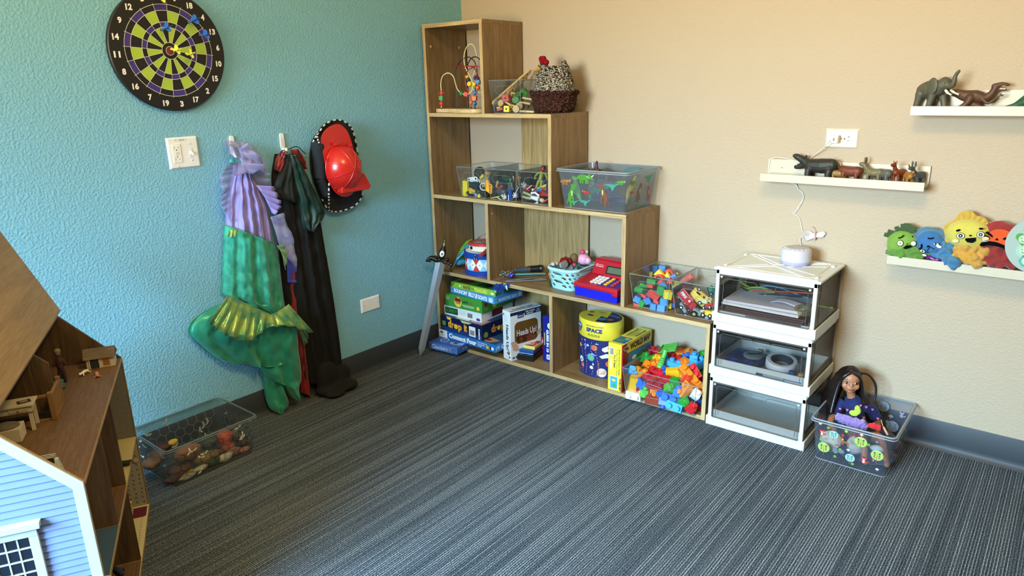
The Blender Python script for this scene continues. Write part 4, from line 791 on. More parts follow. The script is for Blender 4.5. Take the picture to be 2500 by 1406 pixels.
for lab, x, y, yy, nx, ny, c, rot in [
    ('yellow double brick in the top middle of the heap, its stud facing left', 1290, 820, -.19, 2, 1, Ye, (80, 10, 200)),
    ('yellow brick at the far left of the heap, standing on end over the white brick', 795, 960, -.29, 2, 1, Ye, (0, 100, 35)),
    ('orange yellow brick at the upper left of the heap behind the dark blue brick', 880, 830, -.25, 2, 1, '#e89a20', (20, 20, 40)),
    ('dark blue brick tilted stud down right at the left of the heap', 885, 940, -.28, 1, 1, Bl, (-60, 130, 20)),
    ('dark blue brick under the left rim', 930, 990, -.285, 1, 1, Bl, (-50, 150, 25)),
    ('white double brick at the bottom left corner of the bin', 820, 1090, -.31, 2, 1, Wh, (-85, 0, 185)),
    ('lime green brick at the bottom left beside the white brick', 935, 1065, -.31, 1, 1, Lg_, (-10, 12, 20)),
    ('red long brick running below the rim in the middle of the heap', 1030, 930, -.24, 3, 1, Re, (25, 30, 10)),
    ('red brick with two studs at the upper middle of the heap', 1075, 830, -.20, 2, 1, Re, (10, 5, 15)),
    ('red brick deep behind the green shovel handle', 1270, 660, -.09, 3, 1, Re, (10, 5, -5)),
    ('orange brick row at the very back of the heap', 1370, 600, -.06, 3, 1, Or, (15, -5, 5)),
    ('green brick at the back left of the heap', 985, 665, -.12, 2, 1, Gn, (10, 20, 30)),
    ('yellow brick left of the green shovel handle', 1095, 670, -.13, 1, 1, Ye, (30, 20, 50)),
    ('orange curved brick left of the shovel handle', 1000, 760, -.17, 2, 1, Or, (40, 30, 20)),
    ('orange brick holding the bottom of the shovel handle', 1050, 720, -.16, 1, 1, Or, (10, 60, 20)),
    ('light blue brick with wavy top right of the shovel', 1260, 720, -.13, 3, 1, Lb, (0, 5, -5)),
    ('orange brick in the upper right behind the white cylinder', 1405, 700, -.12, 1, 1, Or, (40, 40, 30)),
    ('blue brick at the back right behind the orange brick', 1430, 655, -.08, 1, 1, '#2a6fd0', (20, 10, 50)),
    ('large light blue brick at the right back corner', 1560, 720, -.10, 2, 2, Lb, (10, -15, -20)),
    ('light blue round stud brick on top at the right back', 1530, 650, -.10, 1, 1, Lb, (5, 0, 10)),
    ('green hollow brick in the far right back corner', 1630, 625, -.06, 1, 1, Gn, (25, 10, 40)),
    ('white round brick at the right of the heap behind the red brick', 1420, 780, -.16, 1, 1, Wh, (80, 0, 60)),
    ('red brick with white highlight at the right rim', 1545, 820, -.21, 2, 1, Re, (40, 35, -30)),
    ('long orange brick with three studs leaning on the right rim', 1500, 900, -.25, 4, 1, Or, (30, 35, -10)),
    ('red brick under the long orange brick', 1430, 910, -.27, 1, 1, '#d8402c', (30, 40, 20)),
    ('green brick tilted in the centre front of the heap', 1225, 1010, -.30, 1, 1, Lg_, (45, 20, 40)),
    ('dark green see through stud brick behind the centre green brick', 1290, 940, -.28, 1, 1, Gn, (70, 0, 140)),
    ('dark red brick deep in the middle behind the front wall', 1060, 1000, -.28, 2, 1, '#a81828', (0, 10, 10)),
    ('blue brick in the centre front low in the bin', 1140, 1080, -.31, 1, 1, Bl, (10, 80, 10)),
    ('blue double brick low in the middle of the bin', 1240, 1120, -.31, 2, 1, Bl, (70, 10, 20)),
    ('light blue brick with small square top right of centre', 1335, 1050, -.31, 1, 1, '#3f7fe0', (5, 10, 10)),
    ('orange brick between the two front blue bricks', 1045, 1070, -.30, 1, 1, Or, (70, 10, 30)),
    ('orange brick with one stud left of the white front brick', 1430, 1020, -.30, 2, 1, '#e88a3a', (30, -60, 30)),
    ('white brick at the right front corner of the bin', 1545, 1080, -.31, 1, 1, Wh, (40, 30, 20)),
    ('green brick at the right front below the orange brick', 1400, 1160, -.315, 1, 1, Gn, (50, 60, 20)),
    ('brown red brick at the bottom centre left', 1050, 1150, -.32, 2, 1, '#8a3a2a', (0, 0, 5)),
    ('blue brick stud down at the bottom centre', 1165, 1165, -.32, 1, 1, Bl, (150, 0, 10)),
    ('sky blue flat brick at the bottom centre right', 1300, 1215, -.322, 2, 1, Lb, (80, 10, 5)),
    ('red brick at the bottom right corner of the bin', 1490, 1240, -.322, 1, 1, Re, (20, 40, 20)),
    ('dark blue brick at the far right bottom behind the red one', 1590, 1140, -.25, 1, 1, '#1c4f9a', (10, 20, 20)),
    ('red brick at the far right bottom of the heap', 1570, 1210, -.25, 2, 1, '#b81c30', (0, 20, 30)),
    ('red brick at the far left back beside the world map box', 1080, 590, -.05, 2, 1, Re, (5, 5, 10)),
    ('light blue brick at the far left below the map box', 800, 800, -.27, 1, 1, Lb, (50, 10, 30)),
    ('orange brick with one stud under the yellow top brick', 1400, 850, -.22, 1, 1, Or, (60, 0, 30)),
    ('red brick with two studs right of the long red brick', 1190, 920, -.25, 1, 1, Re, (30, 20, 30)),
    ('blue brick behind the yellow top brick', 1160, 810, -.18, 1, 1, Bl, (20, 10, 0))]:
    p = Bq(x, y); mega(lab, p[0], p[1], yy, nx, ny, c, rot)
k = 0
for i in range(8):
    for j in range(4):
        for l in range(3):
            xx, yy, zz = 1.212+i*.038+rnd.uniform(-.004, .004), -.285+j*.062+rnd.uniform(-.006, .006), L0+.022+l*.036
            if zz > .06+.04*j: continue
            c = [('red', Re), ('blue', Bl), ('green', Gn), ('orange', Or), ('yellow', Ye)][k % 5]; k += 1
            if yy < -.26 and l == 1: continue
            if j > 0 and i not in (0, 7) and l < 2 and zz < .03+.04*j-.03: continue
            place(brick(1, 1, c[1], label=c[0]+' brick buried among other bricks deep in the wide clear bin', group='buried '+c[0]+' bricks in the wide clear bin'), (xx, yy, zz), (rnd.choice([0, 90, 180]), rnd.choice([0, 90]), rnd.uniform(0, 90)))
# green toy shovel
sv = thing('toy_shovel', 'green plastic toy shovel stuck handle down on top of the chunky bricks', 'toy shovel'); sg = plastic('#5fb84c')
P = [at(*Bq(x, y), 1, yy) for x, y, yy in ((1115, 770, -.19), (1190, 560, -.15), (1095, 585, -.17), (1155, 490, -.10), (1335, 465, -.10), (1300, 560, -.16))]
b = MB(); b.tube(bez([P[0], P[0].lerp(P[1], .5), P[1]], 8), [.013, .014, .0145, .014, .013, .0125, .012, .0115, .011, .0105, .010, .010, .010, .011, .011, .012, .012], 12); b.build('handle', sg, sv, smooth=60)
b = MB(); n_ = Vector((.15, -.75, .6)).normalized()
q = [P[2], P[5], P[4], P[3]]; q2 = [p - n_*.012 for p in q]; b.add(q+q2+[p+n_*.003-(p-sum(q, Vector())/4)*.06 for p in q], [(4, 7, 6, 5), (0, 1, 5, 4), (1, 2, 6, 5), (2, 3, 7, 6), (3, 0, 4, 7)])
b.build('scoop', sg, sv, solid=.002)
b = MB()
for k in range(4): b.ball(P[0].lerp(P[1], .15+.12*k)+n_*.010, (.008, .006, .003))
b.build('grip_bumps', plastic('#4aa43c'), sv, smooth=180)
# ---- plain wooden blocks in the bin next to the register
Wq = lambda x, y: (1520+x/7.81, 620+y/7.81)
WB = 'plain coloured wooden blocks in the clear bin'
def wblock(lab, x, y, yy, sz, c, rot, kind='box'):
    p = Wq(x, y); b = MB(); m = M(c, .5, name='painted wood')
    if kind == 'box': b.cbox((0, 0, 0), sz)
    elif kind == 'cyl': b.cyl((-sz[0]/2, 0, 0), (sz[0]/2, 0, 0), sz[1]/2, n=24)
    elif kind == 'tri': b.prism([(-sz[0]/2, 0), (sz[0]/2, 0), (0, sz[1])], -sz[2]/2, sz[2]/2)
    elif kind == 'arch': b.prism([(sz[0]/2*math.cos(a), sz[1]*math.sin(a)) for a in [PI*k/10 for k in range(11)]]+[(-sz[0]*.25*math.cos(a), sz[1]*.5*math.sin(a)) for a in [PI*k/8 for k in range(9)]], -sz[2]/2, sz[2]/2)
    o = b.build('wooden_block', m, bevel=.0015, smooth=30 if kind in ('cyl', 'arch') else None); tag(o, lab, 'wooden block', WB); place(o, at(p[0], p[1], 1, yy), rot)
wR, wB_, wG, wY = '#d8453c', '#3f7fc4', '#2f8a3c', '#e8d03a'
for a in [('green wooden cylinder lying at the left of the block bin', 330, 690, -.235, (.042, .028, 0), wG, (0, 0, -8), 'cyl'),
    ('blue cube at the lower left of the block bin', 285, 855, -.245, (.028, .028, .028), wB_, (0, 25, 15)),
    ('green square block leaning between two blue blocks', 380, 945, -.25, (.026, .02, .028), wG, (0, 30, -10)),
    ('blue block leaning on the green square block', 480, 890, -.245, (.03, .02, .026), wB_, (10, -25, 10)),
    ('small red block at the bottom left corner of the block bin', 280, 970, -.25, (.028, .016, .012), wR, (0, 8, 5)),
    ('long red block tilted across the middle of the block bin', 590, 790, -.24, (.052, .022, .026), wR, (20, 30, 10)),
    ('green square block behind the long red block', 725, 690, -.22, (.03, .028, .036), wG, (10, 10, 20)),
    ('blue cube at the bottom middle of the block bin', 605, 1000, -.25, (.027, .027, .027), wB_, (0, 2, 0)),
    ('bright blue cube at the bottom right of the block bin', 750, 1030, -.25, (.034, .03, .03), '#4f86e0', (0, 2, 8)),
    ('blue cube stacked above the bright blue cube', 800, 900, -.24, (.03, .04, .03), wB_, (0, 0, 15)),
    ('yellow square block at the right of the block bin', 860, 780, -.235, (.03, .03, .034), wY, (5, 5, 40)),
    ('blue arch block above the green square block', 770, 630, -.20, (.04, .02, .016), wB_, (100, 20, 20), 'arch'),
    ('red triangle block in the middle of the block bin', 740, 560, -.17, (.036, .022, .02), wR, (90, 0, 10), 'tri'),
    ('yellow triangle block near the top of the heap', 700, 400, -.12, (.05, .028, .022), wY, (90, 0, 8), 'tri'),
    ('red curved block below the yellow triangle', 700, 450, -.14, (.045, .014, .02), wR, (90, 0, 5), 'arch'),
    ('tall blue block standing at the back of the block bin', 760, 310, -.05, (.030, .02, .045), wB_, (0, 0, 10)),
    ('dark blue block behind the yellow cube at the back', 620, 320, -.05, (.026, .02, .05), '#2c5484', (0, 0, 20)),
    ('yellow cube seen through the left wall at the back', 510, 375, -.07, (.032, .025, .022), '#c8b030', (0, 5, 20)),
    ('red arch block at the back right of the block bin', 880, 390, -.08, (.045, .024, .02), wR, (90, 0, 10), 'arch'),
    ('small yellow triangle beside the blue plank', 855, 440, -.11, (.03, .026, .02), wY, (90, 0, 10), 'tri'),
    ('blue plank tilted at the top right of the block bin', 950, 430, -.10, (.04, .02, .014), wB_, (0, -35, 10)),
    ('tiny yellow block tip beside the blue plank', 1030, 390, -.08, (.012, .012, .014), wY, (0, 20, 0)),
    ('green block with a ledge at the upper left of the bin', 560, 530, -.17, (.042, .02, .024), wG, (0, 5, 0)),
    ('green block leaning behind the cylinder', 400, 610, -.20, (.036, .02, .02), wG, (0, 25, 20)),
    ('small red block between the green blocks', 530, 610, -.19, (.03, .02, .014), wR, (0, -5, 0)),
    ('small red block under the long red block', 650, 905, -.24, (.026, .02, .012), wR, (0, 20, 0)),
    ('small red wedge left of the long red block', 410, 800, -.235, (.024, .02, .012), wR, (0, 35, 0)),
    ('red triangle near the right wall of the block bin', 910, 560, -.17, (.03, .026, .02), wR, (90, 0, 0), 'tri'),
    ('long yellow triangle leaning through the right wall of the bin', 1040, 610, -.15, (.055, .022, .02), '#d8cc50', (90, -35, 0), 'tri'),
    ('red cylinder seen through the clear divider of the bins', 1230, 480, -.10, (.06, .028, 0), '#d87068', (0, -40, 0), 'cyl'),
    ('blue block low at the right wall of the block bin', 960, 960, -.20, (.03, .03, .02), '#2c4f9a', (0, 0, 0)),
    ('red block low at the right wall of the block bin', 960, 880, -.19, (.03, .03, .018), '#b8302c', (0, 0, 0))]: wblock(*a)
# filler under the heap
for k in range(22):
    c = [('red', wR), ('blue', wB_), ('green', wG), ('yellow', wY)][k % 4]
    o = MB().cbox((0, 0, 0), (.034, .028, .024)).build('wooden_block', M(c[1], .5, name='painted wood'), bevel=.0015); tag(o, c[0]+' wooden block buried at the back of the block bin', 'wooden block', 'buried '+c[0]+' wooden blocks')
    place(o, (1.195+.04*(k % 4)+rnd.uniform(-.004, .004), -.21+.035*((k//4) % 4), L1+.016+.027*(k//16)), (0, 0, rnd.uniform(-20, 20)))
# ---- toy vehicles
def wheel(t, c, r, w_, ax=(0, 1, 0), col='#15161a', hub='#d9d9d4'):
    a = Vector(ax); c = Vector(c); MB().cyl(c-a*w_/2, c+a*w_/2, r, n=20).cyl(c-a*(w_/2+.0006), c+a*(w_/2+.0006), r*.5, n=14, m=1).build('wheel', [plastic(col), plastic(hub)], t, smooth=40)
def truck(name, label, cat, body, cab, L=.075, W=.03, H=.03, extra=None):
    t = thing(name, label, cat, group='toy vehicles in the clear bin'); MB().box(-L/2, L*.15, -W/2, W/2, .006, H).build('body', plastic(body), t, bevel=.002)
    MB().hexa([(L*.15, -W/2, .006), (L/2, -W/2, .006), (L*.15, W/2, .006), (L/2, W/2, .006), (L*.17, -W/2+.002, H*.95), (L*.36, -W/2+.002, H*.95), (L*.17, W/2-.002, H*.95), (L*.36, W/2-.002, H*.95)]).build('cab', plastic(cab), t, bevel=.002)
    MB().box(L*.2, L*.3, -W/2-.0004, W/2+.0004, H*.5, H*.85).build('side_windows', plastic('#2a3036'), t)
    MB().box(-L/2, L/2, -W/2+.003, W/2-.003, .003, .008).build('chassis', plastic('#1c1d20'), t)
    for x in (-L*.33, L*.33):
        for s_ in (-1, 1): wheel(t, (x, s_*W*.46, .007), .0085, .007)
    return t
fe = truck('toy_fire_truck', 'red toy fire engine lying nose up at the left of the vehicle bin', 'toy truck', '#b3202c', '#b3202c', .10, .034, .036)
m = MB(frame((0, -.0172, 0), XA, ZA)); m.text('FIRE', -.04, .012, .03, .012, 0, bold=.05); m.disc(0, .026, .004, 0); m.disc(0, .016, .004, 0); m.line([(-.048, .032), (.01, .032)], .001, 0); m.build('door_lettering', [ink('#e8d8d4')], fe)
m = MB(frame((0, 0, .0362), XA, YA)); m.text('FIRE', -.044, -.008, .03, .012, 0, bold=.05); m.line([(-.048, .012), (.012, .012)], .001, 0); m.disc(.004, 0, .005, 0); m.build('roof_lettering', [ink('#e8d8d4')], fe)
put(fe, *Wq(1220, 900), -.225, (55, 48, 12))
lw = truck('toy_low_truck', 'grey toy truck chassis on its side at the bottom left of the vehicle bin', 'toy truck', '#8d9296', '#6c7174', .06, .026, .02); put(lw, *Wq(1120, 1080), -.245, (10, 60, 40))
yb = thing('toy_van', 'yellow toy van lying on its side on top of the vehicle heap', 'toy van', group='toy vehicles in the clear bin')
MB().prism([(-.045, .006), (.045, .006), (.047, .018), (.036, .034), (-.02, .036), (-.042, .026)], -.022, .022, 0, frame((0, 0, 0), XA, ZA)).build('body', plastic('#e6c04a'), yb, bevel=.003)
MB().box(-.03, -.012, -.0226, .0226, .02, .03).box(.002, .02, -.0226, .0226, .02, .03).build('side_windows', plastic('#1d1d1f'), yb); MB().prism([(.0372, -.018), (.0372, .018), (.0462, .018), (.0462, -.018)], .0, .001, 0, Matrix.Translation((0, 0, .03))).build('windscreen', plastic('#1d1d1f'), yb)
for x in (-.028, .028):
    for s_ in (-1, 1): wheel(yb, (x, s_*.02, .006), .009, .007)
put(yb, *Wq(1520, 790), -.19, (120, 35, 20))
dg = truck('toy_dump_truck', 'small yellow toy digger with white wheels at the front right of the vehicle bin', 'toy truck', '#e6b832', '#e6b832', .05, .026, .026); put(dg, *Wq(1640, 1190), -.245, (0, 5, 170))
sc_ = thing('toy_loader', 'grey toy loader with a bent arm in the middle of the vehicle bin', 'toy truck', group='toy vehicles in the clear bin')
MB().cbox((0, 0, 0), (.036, .024, .02)).build('body', plastic('#7f868a'), sc_, bevel=.003); MB().tube([(.01, -.006, .008), (.03, -.006, .02), (.045, -.006, .002)], .003, 8).tube([(.01, .006, .008), (.03, .006, .02), (.045, .006, .002)], .003, 8).build('arm', plastic('#9aa0a2'), sc_)
MB().hexa([(.038, -.012, -.008), (.055, -.012, -.012), (.038, .012, -.008), (.055, .012, -.012), (.036, -.012, .008), (.05, -.012, .0), (.036, .012, .008), (.05, .012, 0)]).build('bucket', plastic('#a8acac'), sc_); wheel(sc_, (-.008, -.014, -.006), .013, .009, hub='#8f9a50'); wheel(sc_, (-.008, .014, -.006), .013, .009, hub='#8f9a50')
put(sc_, *Wq(1420, 1100), -.245, (10, 20, 20))
for lab, x, y, yy, b1, b2, rot in (('black toy car under the yellow van', 1380, 830, -.18, '#202326', '#2c3036', (30, 20, 60)), ('cream toy truck below the yellow van', 1590, 940, -.21, '#d8c890', '#cbb878', (15, 5, 5)), ('red toy car at the right edge of the vehicle bin', 1670, 1060, -.23, '#b82a20', '#c83a2c', (10, 20, 150)),
    ('teal toy car at the right back of the vehicle bin', 1710, 750, -.14, '#1f7a6a', '#2a8f7c', (40, 30, 60)), ('dark grey toy truck deep in the vehicle bin', 1450, 960, -.16, '#2b2e33', '#34383c', (0, 10, 10)), ('dark red toy car at the back left of the vehicle bin', 1250, 740, -.15, '#5a2026', '#2b2226', (10, 15, 30)), ('black toy truck at the bottom of the vehicle bin', 1560, 1050, -.18, '#1c1e22', '#24272b', (0, 0, 0))):
    put(truck('toy_car', lab, 'toy car', b1, b2, .062, .03, .024), *Wq(x, y), yy, rot)
# ---- wooden construction pieces (upper clear bin)
Cq = lambda x, y: (1180+x/7.032, 90+y/7.032); PINE = wood('pale beech', '#b89a66', '#d8bf8c', 3, 'x', .5); WG = 'wooden construction pieces in the upper clear bin'
a_, b_ = at(*Cq(190, 1130), 1, -.245), at(*Cq(790, 600), 1, -.05); dv = (b_-a_); Ln = dv.length
pl_ = MB(); hole = [.1, .24, .38, .52, .66, .8, .92]
pl_.prism([(-.012*math.sin(q)+0, -.012*math.cos(q)) for q in [PI*k/8 for k in range(9)]][::-1][::-1] and [(-.012*math.sin(PI*k/8), .012*math.cos(PI*k/8)) for k in range(9)]+[(Ln+.012*math.sin(PI*k/8), -.012*math.cos(PI*k/8)) for k in range(9)], -.005, .005)
t = thing('wooden_strip', 'long pale wooden strip with holes leaning out of the clear bin against the wall', 'construction strip'); t.matrix_world = frame(a_, dv, (.3, -.6, .7))
pl_.build('strip', PINE, t, bevel=.001); hb = MB()
for q in hole: hb.cyl((q*Ln, 0, -.0053), (q*Ln, 0, .0053), .0042, n=16)
hb.build('holes', M('#3a2c18', .8), t)
a2, b2 = at(*Cq(430, 960), 1, -.17), at(*Cq(730, 700), 1, -.05)
t = thing('wooden_strip', 'shorter wooden strip with holes behind the long one in the clear bin', 'construction strip'); t.matrix_world = frame(a2, b2-a2, (.3, -.6, .7)); L_2 = (b2-a2).length
MB().prism([(-.010*math.sin(PI*k/8), .010*math.cos(PI*k/8)) for k in range(9)]+[(L_2+.01*math.sin(PI*k/8), -.010*math.cos(PI*k/8)) for k in range(9)], -.004, .004).build('strip', PINE, t, bevel=.001)
hb = MB(); [hb.cyl((q*L_2, 0, -.0043), (q*L_2, 0, .0043), .0038, n=14) for q in (.2, .5, .8)]; hb.build('holes', M('#3a2c18', .8), t)
def cube_hole(lab, x, y, yy, s_, c, rot, nm='wooden_cube'):
    t = thing(nm, lab, 'construction block', group=WG); MB().cbox((0, 0, 0), (s_, s_, s_)).build('block', M(c, .45, name='painted wood'), t, bevel=.0025)
    r_ = MB()
    for ax_ in range(3):
        v = [0, 0, 0]; v[ax_] = s_/2+.0003; r_.cyl([-q for q in v], v, .0046, n=16)
    r_.build('holes', M('#4a2c18', .8), t); put(t, *Cq(x, y), yy, rot)
cube_hole('red wooden cube with round holes in the upper clear bin', 395, 1045, -.22, .033, '#c23a2c', (5, -8, 20)); cube_hole('yellow wooden cube with a round hole at the front of the upper clear bin', 415, 1235, -.26, .028, '#e6cf34', (0, 3, 15))
cube_hole('large green wooden cube tilted at the back of the upper clear bin', 690, 960, -.13, .036, '#2f7f28', (20, 40, 40)); cube_hole('small yellow wooden cube at the back beside the green one', 510, 985, -.15, .018, '#e6cf34', (10, 10, 30)); cube_hole('small yellow wooden cube behind the front yellow cube', 520, 1195, -.24, .016, '#e6c634', (10, 20, 10))
t = tag(MB().prism([(.018*math.cos(PI*k/3), .018*math.sin(PI*k/3)) for k in range(6)], -.008, .008).build('wooden_nut', M('#2f7f3a', .45, name='painted wood'), bevel=.002), 'green hexagonal wooden nut in the middle of the upper clear bin', 'construction block', WG); put(t, *Cq(555, 1085), -.2, (80, 20, 30))
t = tag(MB().prism([(.017*math.cos(PI*k/3), .017*math.sin(PI*k/3)) for k in range(6)], -.008, .008).build('wooden_nut', M('#2f6a34', .45, name='painted wood'), bevel=.002), 'dark green wooden nut behind the hexagonal one', 'construction block', WG); put(t, *Cq(600, 1000), -.16, (50, 20, 0))
for lab, x, y, yy, L_, c, rot in (('pale wooden disc on the left of the upper clear bin', 300, 1135, -.23, 'd', PINE, (60, 20, 0)), ('pale wooden peg crossing above the yellow cube', 420, 1135, -.22, .05, PINE, (0, 30, 10)), ('short red wooden bar at the bottom left of the upper bin', 290, 1245, -.25, .03, M('#c0382c', .5, name='painted wood'), (0, -15, 20)),
    ('blue wooden peg at the far left bottom of the upper bin', 200, 1225, -.25, .03, M('#1c2f6a', .5, name='painted wood'), (0, 80, 0)), ('pale wooden bar low at the right of the upper bin', 740, 1280, -.22, .085, PINE, (0, 2, 5)), ('pale wooden bar in the middle right of the upper bin', 720, 1135, -.18, .06, PINE, (0, 8, 10)),
    ('pale wooden bar at the right under the green cube', 760, 1060, -.15, .05, PINE, (0, 10, 15)), ('pale upright wooden disc at the bottom right of the upper bin', 615, 1190, -.22, 'd', PINE, (90, 0, 60)), ('pale wooden disc beside the bottom right bar', 560, 1240, -.24, 'd', PINE, (90, 0, 30)), ('brown wooden rod lying deep in the upper bin', 700, 1190, -.18, .05, wood('brown rod', '#4a3826', '#6a5236', 3, 'x'), (0, 5, 0)), ('small pale wooden dowel above the red bar', 270, 1215, -.25, .02, PINE, (0, -10, 0))):
    b = MB().cyl((0, 0, -.004), (0, 0, .004), .016, n=24) if L_ == 'd' else MB().cbox((0, 0, 0), (L_, .014, .009))
    o = b.build('wooden_disc' if L_ == 'd' else 'wooden_bar', c, bevel=.0015, smooth=30 if L_ == 'd' else None); tag(o, lab, 'construction piece', WG); put(o, *Cq(x, y), yy, rot)
# ---- mixed toys in the three bins
Tq = lambda x, y: (1110+x/10.417, 390+y/10.417); MG = 'small toys in the three clear bins of the third shelf'
def part_tag(o, lab, cat, x, y, yy, rot=(0, 0, 0)): tag(o, lab, cat, MG); put(o, *Tq(x, y), yy, rot); return o
def rodp(L_, r, col, n=10): return MB().cyl((-L_/2, 0, 0), (L_/2, 0, 0), r, n=n).ball((-L_/2, 0, 0), r*1.3, nu=10, nv=6).ball((L_/2, 0, 0), r*1.3, nu=10, nv=6)
o = MB().prism([(-.018, -.05), (.012, -.05), (.012, -.035), (.004, -.032), (.004, -.02), (.016, -.014), (.018, .035), (-.014, .038)], -.008, .008, 0, frame((0, 0, 0), XA, ZA)).build('yellow_bracket', plastic('#e8d21e'), bevel=.003); part_tag(o, 'yellow plastic bracket standing at the far left of the tool bin', 'toy part', 280, 720, -.25)
t = thing('toy_drill', 'black and navy toy drill lying in the tool bin', 'toy tool', group=MG)
MB().tube(bez([(-.05, 0, .028), (-.03, 0, .024), (0, 0, .01), (.03, 0, -.012), (.055, 0, -.03)]), .0045, 10).build('handle_bar', plastic('#17191c'), t, smooth=60)
MB().tube([(-.02, 0, .015), (.0, 0, .012), (.03, 0, .008)], [.016, .022, .018], 14).build('motor_housing', plastic('#16242e'), t, smooth=60); part_tag(t, None, None, 520, 720, -.235); t['group'] = MG
t = thing('black_toy_roller', 'black toy wheel leaning in the top of the tool bin', 'toy part', group=MG); MB().lathe([(.008, -.012), (.026, -.012), (.029, -.008), (.029, .008), (.026, .012), (.008, .012), (.008, -.012)], n=28).build('tyre', plastic('#15171a'), t, smooth=40); MB().lathe([(.001, -.013), (.007, -.013), (.007, .013), (.001, .013)], n=14).build('hub', plastic('#3a3d40'), t, smooth=40); put(t, *Tq(640, 330), -.19, (50, 50, 20))
for i, (x, y, r0, c, lab) in enumerate(((460, 490, -8, '#e8e8ea', 'white two-hole connector on the left of the tool bin'), (530, 570, -6, '#dfe0e4', 'white wrench shaped connector below the other white one'))):
    t = thing('toy_connector', lab, 'toy part', group=MG); q = MB(frame((0, 0, 0), XA, ZA)); q.prism([(-.02-.010*math.sin(PI*k/8), .010*math.cos(PI*k/8)) for k in range(9)]+[(.02+.01*math.sin(PI*k/8), -.010*math.cos(PI*k/8)) for k in range(9)], -.004, .004); q.build('link', plastic(c), t, bevel=.001)
    q = MB(frame((0, 0, 0), XA, ZA)); q.cyl((-.02, 0, -.0043), (-.02, 0, .0043), .0048, n=16); q.cyl((.02, 0, -.0043), (.02, 0, .0043), .0048, n=16); q.build('holes', plastic('#141416'), t); put(t, *Tq(x, y), -.22, (0, r0, 10))
t = thing('toy_gear_plate', 'orange yellow plastic plate with red holes at the wall between the bins', 'toy part', group=MG); MB(frame((0, 0, 0), XA, ZA)).prism([(-.02, -.014), (.012, -.034), (.018, -.03), (.026, .005), (.022, .012), (.012, .018), (.004, .038), (-.008, .036), (-.02, .018)], -.005, .005).build('plate', plastic('#eda722'), t, bevel=.002)
q = MB(frame((0, 0, 0), XA, ZA)); [q.cyl((x, y, -.0053), (x, y, .0053), r, n=16) for x, y, r in ((.016, .006, .0042), (.012, -.008, .0042), (.009, -.022, .004))]; q.build('holes', plastic('#8a2018'), t); q = MB(frame((0, 0, 0), XA, ZA)); [q.cyl((x, y, -.0053), (x, y, .0053), .003, n=14) for x, y in ((-.012, .008), (-.014, -.004))]; q.build('bosses', plastic('#b87818'), t); put(t, *Tq(860, 700), -.262, (0, -6, 0))
t = part_tag(MB().lathe([(.016, -.006), (.019, -.006), (.019, .006), (.016, .006), (.016, -.006)], n=28).build('white_ring', plastic('#e9e6e0'), smooth=40), 'white plastic ring behind the orange plate', 'toy part', 740, 680, -.255, (90, 0, 20))
t = thing('toy_saw', 'grey and yellow toy tool at the bottom of the tool bin', 'toy tool', group=MG); MB().cbox((0, 0, 0), (.03, .012, .006)).build('blade', plastic('#8a8d92'), t, bevel=.001); MB().ball((-.02, 0, 0), (.012, .008, .006)).build('grip', plastic('#d8c828'), t, smooth=180); put(t, *Tq(490, 850), -.25, (0, 5, 0))
t = part_tag(MB().ball((0, 0, 0), (.010, .010, .010)).build('grey_knob', plastic('#8b8fa0'), smooth=180), 'small grey knob at the bottom of the tool bin', 'toy part', 550, 900, -.25)
t = part_tag(MB().star(0, 0, .012, 0, .004, 4, .5).build('yellow_star', plastic('#e8e03a'), solid=.008), 'yellow star piece at the bottom of the tool bin', 'toy part', 640, 920, -.255, (90, 0, 0))
def snow(lab, x, y, yy, c='#e9e6dc', r=.017):
    q = MB(); 
    for k in range(34):
        v = Vector((rnd.gauss(0, 1), rnd.gauss(0, 1)*.6, rnd.gauss(0, 1))).normalized(); q.tube([v*.002, v*r*rnd.uniform(.75, 1)], .0011, 5)
    part_tag(q.build('spiky_ball', plastic(c)), lab, 'toy part', x, y, yy)
snow('white spiky connector ball at the bottom of the middle bin', 1260, 930, -.262); snow('second white spiky connector ball right of the first one', 1540, 900, -.262); snow('white spiky connector ball at the left of the figure bin', 1750, 650, -.24, '#dcd8cc')
part_tag(MB().box(-.0015, .0015, -.002, .002, -.016, .016).build('white_peg', plastic('#e8e8ea')), 'white peg standing beside the blue piece', 'toy part', 1372, 975, -.265)
part_tag(MB().box(-.009, .009, -.007, .007, -.022, .022).cbox((0, 0, -.02), (.022, .008, .003), m=1).build('blue_column', [plastic('#1f3f9a'), plastic('#c8d0e0')], bevel=.001), 'dark blue column piece between the spiky balls', 'toy part', 1425, 890, -.25)
for i, (x, y, L_, c, r0, nm) in enumerate(((1050, 950, .036, '#e6cf4a', -12, 'yellow'), (1140, 990, .03, '#e6dcb0', 25, 'cream'), (980, 970, .024, '#e8a93a', -8, 'orange'), (860, 440, .02, '#e6dcb8', -55, 'cream upper'), (1500, 480, .02, '#d8b890', 85, 'tan upright'), (1690, 420, .028, '#16181a', 75, 'black upright'), (1930, 390, .026, '#16181a', 70, 'second black upright'), (1850, 405, .02, '#3a2a2c', -5, 'dark crossing'), (1840, 470, .03, '#a83a3a', -30, 'dark red'), (1590, 770, .026, '#e0c8b8', -60, 'pale pink'), (1900, 700, .03, '#d8b8a8', -35, 'pale tan'))):
    part_tag(rodp(L_, .0022, c).build('toy_rod', plastic(c), smooth=60), nm+' plastic rod among the small toys on the third shelf', 'toy rod', x, y, -.255 if y > 600 else -.19, (0, r0, 10))
t = thing('toy_figure_green', 'small green capped figure in the middle of the centre bin', 'toy figure', group=MG); MB().ball((0, 0, .012), .010).build('cap', plastic('#1f6a3a'), t, smooth=180); MB().cbox((0, 0, -.012), (.03, .02, .03)).cbox((0, 0, -.03), (.04, .02, .012)).build('grey_coat', plastic('#4d5654'), t, bevel=.004); put(t, *Tq(1430, 580), -.23, (0, -5, 0))
